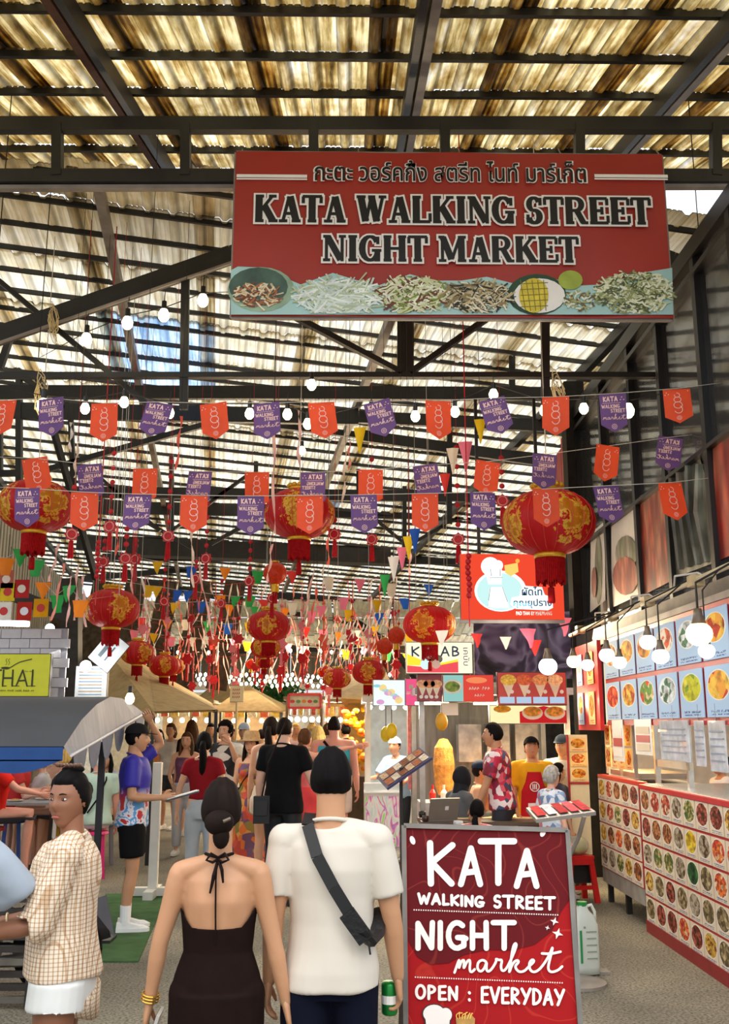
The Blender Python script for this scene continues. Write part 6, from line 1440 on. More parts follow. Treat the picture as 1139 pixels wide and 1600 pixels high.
def person(name_lb, loc, rot, h=1.7, fem=False, skin='asian', hair=('short', 'black'), top=None, bottom=None, shoes='#e8e6e0', pose=None, quality=1, head=(0, 0), drop=0.0, build=1.0, lean=0.0, arms=None, legs=None, extras=None, group=None, sit=None, face=True, neck=1.0):
    """local frame: x = the person's right, y = the way the body faces, z up. arms = {side: (upper dir, fore dir, curl)}"""
    s = h/(1.70 + drop); t = thing('person', name_lb, 'person', loc, rot, group)
    vox = {0: .022, 1: .014, 2: .0075}[quality]; fn = {0: 8, 1: 12, 2: 20}[quality]
    sh = (.158 if fem else .185)*build; hp = .088*(1.05 if fem else 1.0)
    dz = -(0.92 - sit)*1 if sit is not None else 0.0      # sit = height of the hips when seated
    def T(p):     # body to local: lean forward about the hips
        x, y, z = p; zz = z - .92; return V(x*s, (y*math.cos(lean) + zz*math.sin(lean))*s, (.92 + dz + zz*math.cos(lean) - y*math.sin(lean))*s)
    tor = [(.80, .145, .105), (.88, .170, .115), (.97, .160, .105), (1.07, .126, .088), (1.17, .136, .096), (1.27, .150, .108), (1.35, .150, .095), (1.40, .115, .070), (1.43, .062, .055)] if fem else \
          [(.82, .140, .100), (.90, .160, .112), (.98, .155, .108), (1.07, .148, .102), (1.17, .160, .108), (1.27, .178, .115), (1.36, .180, .100), (1.41, .135, .078), (1.45, .066, .062)]
    tor = [(z, a*build, b*build) for z, a, b in tor]
    def torso_tube(mb, z0, z1, off, offx=None, n=None, flare=0.0):
        zs = [z0] + [z for z, _, _ in tor if z0 + .01 < z < z1 - .01] + [z1]; pts = []; rs = []
        for z in zs:
            a = np.interp(z, [q[0] for q in tor], [q[1] for q in tor]); b = np.interp(z, [q[0] for q in tor], [q[2] for q in tor])
            if callable(off): o_ = off(z)
            else: o_ = off
            a2, b2 = (o_[0], o_[1]) if isinstance(o_, tuple) else (a + o_, b + o_)
            pts.append(T((0, .0 + .012*math.sin((z-.9)*5), z))); rs.append((a2*s, b2*s))
        # tube axes: x = width
        mb2 = MB(); k = n or fn + 8; vs = []
        ax = Vector((1, 0, 0)); 
        for p, (a, b) in zip(pts, rs):
            ay = Vector((0, math.cos(lean), -math.sin(lean)))
            for j in range(k): vs.append(p + ax*(a*math.cos(2*PI*j/k)) + ay*(b*math.sin(2*PI*j/k)))
        fs = [(i*k+j, i*k+(j+1) % k, (i+1)*k+(j+1) % k, (i+1)*k+j) for i in range(len(pts)-1) for j in range(k)]
        fs += [tuple(range(k))[::-1], tuple((len(pts)-1)*k + j for j in range(k))]
        mb.add(vs, fs)
    arms = arms or {}; A = {}
    for side in (-1, 1):
        spec = arms.get(side, ((side*.16, -.02, -1), (side*.10, .22, -1), .5))
        S = T((side*sh, -.005, 1.375)); u = Vector(spec[0]).normalized(); f = Vector(spec[1]).normalized()
        E = S + u*.285*s; W = E + f*.245*s
        A[side] = (S, E, W, f, spec[2] if len(spec) > 2 else .5, spec[3] if len(spec) > 3 else None)
    Lg = {}
    for side in (-1, 1):
        if legs and side in legs:
            k_, a_ = legs[side]; Lg[side] = (T((side*hp, 0, .90)), V(*k_)*s, V(*a_)*s)
        elif sit is not None: Lg[side] = (T((side*hp, 0, .90)), V(side*.13, .42, sit + .0)*s, V(side*.14, .40, .08)*s)
        else: Lg[side] = (T((side*hp, 0, .88)), V(side*.10, .025, .49)*s, V(side*.105, -.015, .085)*s)
    def arm_tube(mb, side, f0, f1, off, n=None):      # f in 0..2, 1 = elbow
        S, E, W = A[side][:3]; fs_ = [f0] + [q for q in (.18, .5, 1.0, 1.25, 1.6) if f0 < q < f1] + [f1]
        at = lambda f: S.lerp(E, f) if f <= 1 else E.lerp(W, f - 1)
        k = (.88 if fem else 1.0)*build
        rr = lambda f: float(np.interp(f, [0, .18, .5, 1, 1.25, 1.6, 2], [.056, .055, .047, .039, .041, .034, .026]))*k
        cap_tube(mb, [at(f)for f in fs_], [(rr(f) + (off(f) if callable(off) else off))*s for f in fs_], n or fn)
    def leg_tube(mb, side, f0, f1, off, n=None):
        H_, K_, F_ = Lg[side]; fs_ = [f0] + [q for q in (.12, .5, 1.0, 1.3, 1.6) if f0 < q < f1] + [f1]
        at = lambda f: H_.lerp(K_, f) if f <= 1 else K_.lerp(F_, f - 1) + V(0, -.012*s*math.sin(PI*(f-1)), 0)
        rr = lambda f: float(np.interp(f, [0, .12, .5, 1, 1.3, 1.6, 2], [.074, .084, .074, .054, .055, .044, .034]))*build
        cap_tube(mb, [at(f) for f in fs_], [(rr(f) + (off(f) if callable(off) else off))*s for f in fs_], n or fn)
    # the body itself
    nk = T((0, -.012, 1.43)); hc = T((0, .012, 1.585 + drop)); hd, nod = head
    mb = MB(); torso_tube(mb, tor[0][0], tor[-1][0], 0.0)
    cap_tube(mb, [T((0, -.015, 1.38)), T((0, -.008, 1.46)), T((0, .0, 1.53 + drop))], [.056*s*neck*(.9 if fem else 1.05)]*3, fn)
    for side in (-1, 1):
        arm_tube(mb, side, 0, 2, 0); leg_tube(mb, side, 0, 2, 0)
        cap_tube(mb, [T((side*.04, -.02, 1.42)), T((side*sh*.9, -.01, 1.385))], [.036*s, .046*s], fn)      # shoulder slope
        if fem: mb.ball(T((side*.07, .085, 1.245)), (.055*s, .045*s, .052*s), 10, 8)
        K_, F_ = Lg[side][1:]
        tl = (F_ + V(0, .15*s, -.05*s)); cap_tube(mb, [F_ + V(0, -.03*s, -.045*s), F_ + V(0, .05*s, -.05*s), tl], [.032*s, .035*s, .026*s], 8)
    body = remesh(mb, vox*s, 4 if quality == 2 else 2, 'person_body', skin_mat(skin))
    if quality == 2:
        a = np_co(body); x, y, z = a[:, 0]/s, a[:, 1]/s, a[:, 2]/s - dz
        back = (y < 0) & (z > 1.0) & (z < 1.42)
        g = np.exp(-(x/.016)**2)*.007*np.clip((1.40 - z)*6, 0, 1) - (np.exp(-((x-.072)/.034)**2 - ((z-1.27)/.07)**2) + np.exp(-((x+.072)/.034)**2 - ((z-1.27)/.07)**2))*.011
        a[:, 1] += np.where(back, g, 0)*s; set_co(body, a)
    # head, ears and hands joined onto the body mesh
    mh = MB(); Rm = Matrix.Rotation(hd, 3, 'Z') @ Matrix.Rotation(-nod, 3, 'X')
    q_ = {0: (20, 14), 1: (30, 22), 2: (56, 44)}[quality]
    vs, fs = head_pts(s, fem, face, *q_); mh.add([hc + Rm @ v for v in vs], fs)
    for side in (-1, 1):
        ec = hc + Rm @ V(side*.077*s, -.004*s, -.004*s); mh.ball(ec, (.009*s, .017*s, .027*s), 10, 8, Rm)
        S, E, W, f, curl, pn = A[side]
        nrm = Vector(pn) if pn is not None else V(-side, 0, 0)
        hand_mesh(mh, W, f, nrm, s*.98, curl, 1 if (f.cross(nrm)).dot(V(0, 1, .3)) > 0 else -1, 6 if quality else 5)
    hm = mh.mesh('h', None, True); bm = bmesh.new(); bm.from_mesh(body); bm.from_mesh(hm); bm.to_mesh(body); bm.free(); bpy.data.meshes.remove(hm)
    body.polygons.foreach_set('use_smooth', [True]*len(body.polygons)); body.update()
    link('body', body, t)
    if face:
        ml = MB()
        for side in (-1, 1):
            me_ = MB(); mi_ = MB(); mbw = MB()
            me_.ball(hc + Rm @ (V(side*.031, .078, .008)*s), (.0112*s, .008*s, .0052*s), 10, 8, Rm); mi_.ball(hc + Rm @ (V(side*.031, .0835, .008)*s), (.0052*s, .0035*s, .0052*s), 8, 6, Rm)
            mbw.tube([hc + Rm @ (V(side*(.016 + .013*k), .0925 - .006*k*k*.6, .029 + .003*math.sin(k*1.6))*s) for k in range(3)], [.0026*s, .003*s, .0016*s], 5)
            eo_ = me_.build('eye', mat('#c8c0ba', rough=.3, var=0), t, True); mi_.build('iris', mat('#20130e', rough=.15, var=0), eo_, True); mbw.build('eyebrow', hair_mat('black' if hair[1] == 'black' else 'dark'), t)
        ml.tube([hc + Rm @ (V(x, .0955 - 12*x*x, -.0635 - .5*abs(x)*.2)*s) for x in (-.019, -.01, 0, .01, .019)], [.002*s, .0055*s, .0058*s, .0055*s, .002*s], 6)
        ml.build('lips', mat('#a5544c' if fem else '#b0705e', rough=.4, var=0), t, True)
    # hair
    st, hcx = hair; hmt = hair_mat(hcx)
    def hair_shell(line, th, low=-.55):
        vs, fs = head_pts(s, fem, False, *q_); out = []
        for v in vs:
            u = V(v.x/.076, v.y/.095, v.z/.118)/s
            front = u.y; zz = u.z
            lim = line if front > .5 else (low + (line - low)*(max(0, (front + .35)/.85))**1.5 if front > -.35 else low)
            k = max(0, min(1, (zz - lim)/.14)); out.append(hc + Rm @ (v*(1 + th*k - .07*(1-k)) + v.normalized()*(.004*s*math.sin(u.x*17 + zz*5)*k*.4)))
        m_ = MB(); m_.add(out, fs); return m_
    if st != 'bald':
        th = {'short': .12, 'buzz': .05, 'curly': .26, 'crop': .09}.get(st, .14)
        low = {'short': -.52, 'buzz': -.45, 'crop': -.45, 'curly': -.6}.get(st, -.62)
        hs = hair_shell(.52, th, low)
        if st == 'curly':
            for k in range(50):
                a_ = random.uniform(0, 6.28); e_ = random.uniform(-.3, 1.4); d_ = V(math.cos(a_)*math.cos(e_), math.sin(a_)*math.cos(e_), math.sin(e_))
                if d_.y > .45 and d_.z < .6: continue
                hs.ball(hc + Rm @ (V(d_.x*.082, d_.y*.10, d_.z*.125)*s), .026*s, 6, 5)
        if st == 'low_bun':
            c = hc + Rm @ (V(0, -.105, -.045)*s); hs.ball(c, (.062*s, .05*s, .052*s), 16, 10, Rm); hs.ball(hc + Rm @ (V(.01, -.11, -.10)*s), (.035*s, .03*s, .05*s), 12, 8)
        if st == 'bun': hs.ball(hc + Rm @ (V(0, -.095, .03)*s), (.05*s, .045*s, .045*s), 12, 8); hs.ball(hc + Rm @ (V(0, -.02, .125)*s), (.05*s, .05*s, .02*s), 10, 8)
        if st in ('ponytail', 'pony_low'):
            z0 = .02 if st == 'ponytail' else -.05
            hs.tube([hc + Rm @ (V(0, -.09, z0)*s), hc + Rm @ (V(0, -.125, z0-.05)*s), hc + Rm @ (V(.01, -.12, z0-.16)*s), hc + Rm @ (V(.0, -.10, z0-.30)*s), hc + Rm @ (V(0, -.085, z0-.40)*s)], [.028*s, .036*s, .042*s, .034*s, .012*s], 10)
        if st == 'long':
            for sd in (-1, 1): hs.tube([hc + Rm @ (V(sd*.065, -.01, .04)*s), hc + Rm @ (V(sd*.085, -.01, -.06)*s), hc + Rm @ (V(sd*.085, .02, -.18)*s), hc + Rm @ (V(sd*.08, .03, -.30)*s)], [(.02*s, .04*s), (.024*s, .05*s), (.024*s, .045*s), (.012*s, .02*s)], 10)
            hs.tube([hc + Rm @ (V(0, -.05, .06)*s), hc + Rm @ (V(0, -.075, -.06)*s), hc + Rm @ (V(0, -.085, -.18)*s), hc + Rm @ (V(0, -.08, -.32)*s)], [(.05*s, .04*s), (.08*s, .045*s), (.085*s, .035*s), (.06*s, .015*s)], 14)
        if st == 'bob':
            hs.tube([hc + Rm @ (V(0, -.03, .04)*s), hc + Rm @ (V(0, -.045, -.05)*s), hc + Rm @ (V(0, -.045, -.12)*s)], [(.08*s, .07*s), (.092*s, .065*s), (.07*s, .04*s)], 14)
        link('hair', hs.mesh('hair', hmt, True), t)
    # clothes
    def cloth(nm, mb_, m_, cut=None, amp=.004, v=None):
        me = remesh(mb_, (v or vox*1.15)*s, 3, nm, m_)
        if cut:
            bm = bmesh.new(); bm.from_mesh(me)
            for co, no in cut: bmesh.ops.bisect_plane(bm, geom=bm.verts[:] + bm.edges[:] + bm.faces[:], plane_co=co, plane_no=no, clear_outer=True)
            bm.to_mesh(me); bm.free()
        if amp: folds(me, amp*s, seed=h*7)
        me.polygons.foreach_set('use_smooth', [True]*len(me.polygons)); return link(nm, me, t)
    if top:
        kind = top[0]; m_ = top[1]; off = top[2] if len(top) > 2 else .018; hem = top[3] if len(top) > 3 else .86; sl = top[4] if len(top) > 4 else .75
        mb = MB()
        wt = (lambda z: (max(np.interp(z, [q[0] for q in tor], [q[1] for q in tor]), ((.142 if fem else .155) + .026*max(0, min(1, (1.02 - z)/.10)))*build) + off, max(np.interp(z, [q[0] for q in tor], [q[2] for q in tor]), (.104 + .018*max(0, min(1, (1.02 - z)/.10)))*build) + off) if z < 1.25 else (np.interp(z, [q[0] for q in tor], [q[1] for q in tor]) + off*.9, np.interp(z, [q[0] for q in tor], [q[2] for q in tor]) + off + .006)) if kind in ('tee', 'shirt') else off
        if kind in ('tee', 'shirt', 'fit'):
            torso_tube(mb, hem, 1.41 if fem else 1.43, wt)
            for side in (-1, 1):
                cap_tube(mb, [T((side*.05, -.015, 1.415)), T((side*sh*.9, -.01, 1.385))], [(.036 + off*.5)*s, (.05 + off*.6)*s], fn)
                S, E, W = A[side][:3]; f1 = sl
                fl = [0, f1*.5, f1] if f1 <= 1 else [0, .5, 1, f1]
                at = lambda f: S.lerp(E, f) if f <= 1 else E.lerp(W, f - 1)
                rad = lambda f: float(np.interp(f, [0, .5, 1, 2], [.056, .048, .041, .028]))*(.9 if fem else 1)*build + off*(1.0 if f else .5) + (.008 if kind != 'fit' else 0)*min(f, 1)
                mb.tube([at(f) for f in fl], [rad(f)*s for f in fl], fn); rb_ = (.058*(.88 if fem else 1)*build + off*.7)*s; mb.ball(S, rb_, 14, 10)
                if fem: mb.ball(T((side*.065, .085, 1.245)), ((.06+off)*s, (.05+off)*s, (.055+off)*s), 10, 8)
            cloth(nm := {'tee': 'tee_shirt', 'shirt': 'shirt', 'fit': 'top'}[kind], mb, m_, amp=.0075 if quality == 2 else .004)
            MB().tube([T((.066*math.cos(a*PI/8)*(1 if fem else 1.12), -.008 + .06*math.sin(a*PI/8), 1.425 + (.0 if fem else .02) - .018*math.sin(a*PI/8))) for a in range(17)], .008*s, 6).build('collar', m_, t, True)
        elif kind == 'tank':
            torso_tube(mb, hem, 1.36, off)
            for side in (-1, 1): mb.tube([T((side*.09, .06, 1.30)), T((side*.10, 0, 1.425)), T((side*.09, -.08, 1.30))], [(.03*s, .02*s)]*3, 8)
            if fem:
                for side in (-1, 1): mb.ball(T((side*.065, .085, 1.245)), ((.06+off)*s, (.05+off)*s, (.055+off)*s), 10, 8)
            cloth('tank_top', mb, m_, amp=.003)
        elif kind == 'dress':
            # fitted bodice then skirt to hem; backless when asked
            torso_tube(mb, .80, 1.30, off)
            for side in (-1, 1): mb.ball(T((side*.065, .085, 1.245)), ((.06+off)*s, (.05+off)*s, (.055+off)*s), 12, 8)
            for side in (-1, 1): mb.ball(Lg[side][0], (.090*build + off)*s, 14, 10)
            zs = [.92, .80, .65, hem] if hem < .6 else [.92, .8, hem]
            fl = top[5] if len(top) > 5 else 1.0
            mb.tube([T((0, 0, z)) if z > .9 else T((0, 0, .92)) + V(0, 0, (z - .92)*s) for z in zs], [((.178*build + off + .05*(fl-1)*(.92-z)/.3)*s, (.122*build + off + .05*(fl-1)*(.92-z)/.3)*s) for z in zs], fn + 8, True, (0, 1, 0))
            o = cloth('dress', mb, m_, cut=[(T((0, 0, 1.285)), (0, 0, 1))], amp=.003, v=.006 if quality == 2 else None)
            if extras and 'backless' in extras:
                bm = bmesh.new(); bm.from_mesh(o.data)
                cutz = lambda x: (1.172 + 2.2*max(0, abs(x/s) - .10)**1.2 - .3*(0.13-abs(x/s))*.12)*s
                rm = [f for f in bm.faces if (c := f.calc_center_median()).z > cutz(c.x) and c.y < -.012*s + 0*c.z]
                bmesh.ops.delete(bm, geom=rm, context='FACES')
                for v in bm.verts:
                    if v.is_boundary and v.co.y < -.02*s and v.co.z < 1.22*s: v.co.z += (cutz(v.co.x) - v.co.z)*.8
                bm.to_mesh(o.data); bm.free()
                md = o.modifiers.new('thick', 'SOLIDIFY'); md.thickness = .003; md.offset = 1
    if bottom:
        kind, m_ = bottom[0], bottom[1]; ln = bottom[2] if len(bottom) > 2 else 1.95; off = bottom[3] if len(bottom) > 3 else .014
        mb = MB()
        if kind == 'skirt':
            zs = [1.03, .92, .8, .6, ln]
            mb.tube([T((0, 0, z)) if z > .9 else T((0, 0, .92)) + V(0, 0, (z - .92)*s) for z in zs], [((r_ + off)*s, (r_*.75 + off)*s) for r_ in (.135, .175, .19, .21, .23)], fn + 8, True, (0, 1, 0))
            cloth('skirt', mb, m_, amp=.012)
        else:
            cov = top and top[0] in ('tee', 'shirt', 'fit'); torso_tube(mb, .80, min(1.0, (top[3] if len(top) > 3 else .86) + .05) if cov else 1.02, min(off, (top[2] if len(top) > 2 else .018) - .007) if cov else off)
            for side in (-1, 1):
                H_, K_, F_ = Lg[side]; at = lambda f: H_.lerp(K_, f) if f <= 1 else K_.lerp(F_, f - 1)
                fl = [0.0, .3, ln] if ln < 1 else [0, .5, 1, ln]
                rad = lambda f: float(np.interp(f, [0, .3, 1, 2], [.088, .085, .062, .058 if kind == 'trousers' else .05]))*build + off*(1.6 if kind == 'shorts' else 1)
                mb.tube([at(f) for f in fl], [rad(f)*s for f in fl], fn)
                mb.ball(at(0), (.074*build + off)*s, 14, 10)
            cloth(kind, mb, m_, cut=[(T((0, 0, (top[3] if len(top) > 3 else .86) + .045)), (0, 0, 1))] if cov else None, amp=.005)
    if shoes:
        for side in (-1, 1):
            F_ = Lg[side][2]; mb = MB(); b = F_ + V(0, 0, -.075*s)
            outl = [(-.036, -.07), (.036, -.07), (.042, .03), (.046, .12), (.03, .19), (0, .205), (-.03, .19), (-.046, .12), (-.042, .03)]
            mb.add([b + V(x*s, y*s, 0) for x, y in outl] + [b + V(x*s, y*s, .03*s) for x, y in outl] + [b + V(x*s*.8, min(y, .16)*s*.95, .075*s if y < .08 else .05*s) for x, y in outl],
                   [tuple(range(9))[::-1]] + [(i, (i+1) % 9, (i+1) % 9 + 9, i + 9) for i in range(9)] + [(i+9, (i+1) % 9 + 9, (i+1) % 9 + 18, i + 18) for i in range(9)] + [tuple(range(18, 27))])
            mb.build('shoe', mat(shoes, rough=.6, var=.08), t)
    t['_'] = 0; del t['_']
    return dict(t=t, T=T, s=s, hc=hc, Rm=Rm, A=A, L=Lg, cap=lambda m_, brim=True, c=hc: cap_on(t, c, Rm, s, m_, brim))
def cap_on(t, hc, Rm, s, m_, brim=True):
    mb = MB(); vs = []; n = 20
    for i in range(7):
        a = i/6*PI/2
        for j in range(n): vs.append(hc + Rm @ (V(.089*math.cos(a)*math.sin(2*PI*j/n), .107*math.cos(a)*math.cos(2*PI*j/n) - .004, .045 + .092*math.sin(a))*s))
    mb.add(vs, [(i*n+j, i*n+(j+1) % n, (i+1)*n+(j+1) % n, (i+1)*n+j) for i in range(6) for j in range(n)])
    if brim:
        up = [hc + Rm @ (V(.075*math.sin(a), .07 + .105*math.cos(a), .052 - .012*math.cos(a))*s) for a in [R(-85 + 17*k) for k in range(11)]]
        dn = [p + V(0, 0, -.006*s) for p in up]; mb.add(up + dn, [tuple(range(11)), tuple(range(21, 10, -1))] + [(i, i+11, i+12, i+1) for i in range(10)])
    return mb.build('cap', m_, t, True)
def face_dir(tx): return R(tx)     # rotation: 0 faces +y (away from the camera), 180 faces the camera, 90 faces left (-x)
def at_feet(px, Y, dx=0): q = P(px, 1135, Y); return (q.x + dx, Y, 0)
def htop(py, Y): return P(600, py, Y).z      # height whose top shows at that row

# --- the couple walking away, hand in hand
YW = 3.9
w1 = person('woman seen from behind in a dark brown backless halter dress, hair in a low bun', at_feet(350, YW), R(2), htop(1221, YW), True, 'asian', ('low_bun', 'dark'),
    top=('dress', mat('#1c0f0c', rough=.9, var=.12, scale=20), .010, .52, 0, 1.1), shoes='#2a2018', quality=2, extras=['backless'], face=False, build=1.02, drop=.045,
    arms={-1: ((-.28, .02, -1), (-.16, .16, -1), .6), 1: ((.26, 0, -1), (.22, .10, -1), .5, (-1, 0, 0))},
    legs={-1: ((-.095, .06, .49), (-.09, .02, .085)), 1: ((.10, -.02, .49), (.10, -.18, .10))})
s = w1['s']; T1 = w1['T']; bk = mat('#1a0f0d', rough=.7, var=0)
mb = MB()
mb.tube([T1((.045, .03, 1.44)), T1((.055, -.03, 1.455)), T1((.02, -.072, 1.45)), T1((-.0, -.082, 1.445)), T1((-.03, -.068, 1.452)), T1((-.058, -.03, 1.455)), T1((-.045, .03, 1.44))], .006, 6)
mb.tube([T1((-.005, -.088, 1.445)), T1((-.006, -.105, 1.36)), T1((-.004, -.103, 1.25)), T1((.0, -.093, 1.11))], .0035, 5)
mb.build('halter_strap', bk, w1['t'])
mb = MB()
for sx_, ln in ((-1, .07), (1, .055)): mb.tube([T1((0, -.09, 1.445)), T1((sx_*.028, -.11, 1.465)), T1((sx_*.045, -.115, 1.44)), T1((sx_*.02, -.11, 1.43)), T1((0, -.092, 1.44))], .0055, 5)
mb.tube([T1((0, -.09, 1.44)), T1((-.014, -.112, 1.38)), T1((-.028, -.108, 1.31))], [.006, .008, .004], 5); mb.tube([T1((.0, -.09, 1.44)), T1((.018, -.112, 1.40)), T1((.024, -.108, 1.35))], [.006, .007, .004], 5)
mb.build('tie_bow', bk, w1['t'])
S, E, W, f = w1['A'][-1][:4]
mb = MB()
for k in range(3):
    c = E.lerp(W, .84 + k*.05); x_, y_, _ = basis(f); mb.tube([c + x_*(.031*math.cos(a*PI/8)) + y_*(.031*math.sin(a*PI/8)) for a in range(17)], .0035, 5)
mb.build('bracelet', mat('#d8b04a', rough=.25, metal=.9, var=.1), w1['t'])
mb = MB()      # hair clip and loose neck strands
mb.tube([w1['hc'] + w1['Rm'] @ V(.02, -.16, -.03), w1['hc'] + w1['Rm'] @ V(.045, -.15, -.02)], .006, 5); mb.build('hair_clip', mat('#6a5a48', rough=.3, var=.2), w1['t'])
ph = thing('phone', 'thin phone in the left hand of the woman in the backless dress', 'phone', w1['t'].matrix_basis @ (W + f*.10 + V(.035, 0, 0)), R(10))
ph.rotation_euler = (R(12), R(18), 0); MB().box((0, 0, 0), (.012, .075, .15)).build('case', mat('#d8d4d0', rough=.3, metal=.3, var=.05), ph); MB().box((-.007, 0, 0), (.002, .068, .142)).build('screen', mat('#101014', rough=.1, var=0), ph)
YM = 4.0
tee = mat('#d6cdbf', rough=.9, var=.04, scale=3)
m1 = person('tall man seen from behind in a cream tee with a black strap across the back', at_feet(518, YM), R(-2), htop(1172, YM), False, 'asian', ('short', 'black'),
    top=('tee', tee, .012, .83, .74), bottom=('trousers', mat('#0d1020', rough=.9, var=.15), 1.93, .016), shoes='#e8e6e0', quality=2, face=False, build=1.0, drop=.025,
    arms={1: ((.20, .02, -1), (.10, .20, -1), .7), -1: ((-.12, -.06, -1), (-.08, .12, -1), .5, (1, 0, 0))},
    legs={-1: ((-.10, -.02, .49), (-.10, -.16, .10)), 1: ((.11, .06, .49), (.11, .03, .085))})
T2 = m1['T']; mb = MB()
L_ = [((-.085, .02, 1.475), .0), ((-.088, -.075, 1.44), 0), ((-.045, -.142, 1.33), 0), ((.02, -.158, 1.22), 0), ((.085, -.158, 1.12), 0), ((.125, -.148, 1.07), 0)]
pts = [T2(p) for p, _ in L_]
for a, b in zip(pts, pts[1:]): mb.bar(a, b, .045, .006, up=(0, 1, 0))
mb.build('strap', mat('#0e0e10', rough=.6, var=.1), m1['t'])
pts = [T2((.125, -.150, 1.07)), T2((.160, -.12, 1.02)), T2((.185, -.05, 1.035)), T2((.19, .05, 1.1))]
mb = MB()
mb.bar(T2((.07, -.160, 1.13)), T2((.145, -.150, 1.03)), .062, .014, up=(0, 1, 0)); mb.tube(pts, [(.03, .02)]*4, 8); mb.tube([T2((.15, -.15, 1.04)), T2((.16, -.155, 0.98))], .004, 5)
mb.build('sling_bag', mat('#101012', rough=.5, var=.15, bump=.3), m1['t'])
S, E, W, f = m1['A'][1][:4]
cn_ = thing('drink_can', 'green drink can in the right hand of the man in the cream tee', 'can', m1['t'].matrix_basis @ (W + f*.09 + V(-.04, .01, -.05)))
MB().lathe([(.001, 0), (.026, 0), (.031, .008), (.031, .105), (.026, .115), (.001, .115)], 16).build('can', mat('#1f8a3a', rough=.3, metal=.5, var=.1), cn_, True); MB().lathe([(.0315, .04), (.0315, .07)], 16).build('band', m_wht, cn_)
# --- woman in the checked shirt, looking back
YP = 4.15
def plaid(N, L, out):
    tc = N.new('ShaderNodeTexCoord'); p = N.new('ShaderNodeBsdfPrincipled'); p.inputs['Roughness'].default_value = .85; last = None
    nz = N.new('ShaderNodeTexNoise'); nz.inputs['Scale'].default_value = 3; L.new(tc.outputs['Object'], nz.inputs['Vector'])
    ds = N.new('ShaderNodeMix'); ds.data_type = 'RGBA'; ds.blend_type = 'LINEAR_LIGHT'; ds.inputs[0].default_value = .02; L.new(tc.outputs['Object'], ds.inputs[6]); L.new(nz.outputs['Color'], ds.inputs[7])
    for ax, bd in ((1, 'Y'), (2, 'Z'), (0, 'X')):
        wv = N.new('ShaderNodeTexWave'); wv.wave_type = 'BANDS'; wv.bands_direction = bd; wv.inputs['Scale'].default_value = 20; L.new(ds.outputs[2], wv.inputs['Vector'])
        r = ramp(N, [(.72, '#ffffff'), (.95, '#d6bda2')]); L.new(wv.outputs[0], r.inputs[0])
        if last is None: last = r.outputs[0]
        else:
            mx = N.new('ShaderNodeMix'); mx.data_type = 'RGBA'; mx.blend_type = 'MULTIPLY'; mx.inputs[0].default_value = .8; L.new(last, mx.inputs[6]); L.new(r.outputs[0], mx.inputs[7]); last = mx.outputs[2]
    mx = N.new('ShaderNodeMix'); mx.data_type = 'RGBA'; mx.blend_type = 'MULTIPLY'; mx.inputs[0].default_value = 1; mx.inputs[6].default_value = lin('#ebdecb'); L.new(last, mx.inputs[7])
    L.new(mx.outputs[2], p.inputs['Base Color']); L.new(p.outputs[0], out.inputs[0])
w2 = person('woman in an open cream checked shirt and white shorts looking back over her shoulder', at_feet(112, YP, .02), R(97), htop(1206, YP), True, 'brown', ('bun', 'black'),
    top=('shirt', node_mat('checked_cotton', plaid), .030, .88, 1.02), bottom=('shorts', mat('#e9ebe8', rough=.8, var=.05), .20, .016), shoes='#5a4a3c', quality=2, build=1.08, head=(R(62), R(2)),
    arms={1: ((.0, .18, -1), (-.10, 1, -.12), .6, (0, 0, -1)), -1: ((-.08, .35, -1), (.1, 1, -.15), .6, (0, 0, -1))})
T3 = w2['T']
mb = MB(); mb.tube([T3((.0, -.02, .84)), T3((.02, -.10, .78)), T3((.03, -.14, .70))], [(.15, .09), (.12, .07), (.02, .02)], 16, True, (0, 1, 0)); mb.build('shirt_tail', node_mat('checked_cotton', plaid), w2['t'], True)
S, E, W, f = w2['A'][1][:4]; mb = MB(); x_, y_, _ = basis(f); c = E.lerp(W, .9); mb.tube([c + x_*(.03*math.cos(a*PI/8)) + y_*(.03*math.sin(a*PI/8)) for a in range(17)], .004, 5); mb.build('bangle', mat('#d8c8a0', rough=.3, metal=.6), w2['t'])
mb = MB()
for sd in (1,): mb.tube([w2['hc'] + w2['Rm'] @ V(sd*.088, .0, -.03), w2['hc'] + w2['Rm'] @ V(sd*.09, .0, -.045)], .004, 6)
mb.build('earring', mat('#d8d0c0', rough=.2, metal=.9), w2['t'])
mb = MB()
for k in range(9): mb.ball(w2['hc'] + w2['Rm'] @ V(.055*math.sin((k-4)*.35), .01 + .02*math.cos((k-4)*.35), .135), .009, 6, 5)
mb.build('hair_claw', mat('#5a3a2a', rough=.3, var=.3), w2['t'])
# --- man cut by the left edge
m2 = person('man in a grey blue long-sleeved shirt and dark trousers, cut off by the left edge', at_feet(-122, 3.75), R(25), 1.66, False, 'tan', ('short', 'dark'),
    top=('shirt', mat('#a3aebb', rough=.85, var=.08), .03, .84, 1.35), bottom=('trousers', mat('#171a22', rough=.85, var=.2), 1.93, .016), quality=1, face=False,
    arms={1: ((.85, .15, -.75), (-.9, .4, -.25), .6), -1: ((-.2, .5, -1), (.1, 1, 0), .6)})
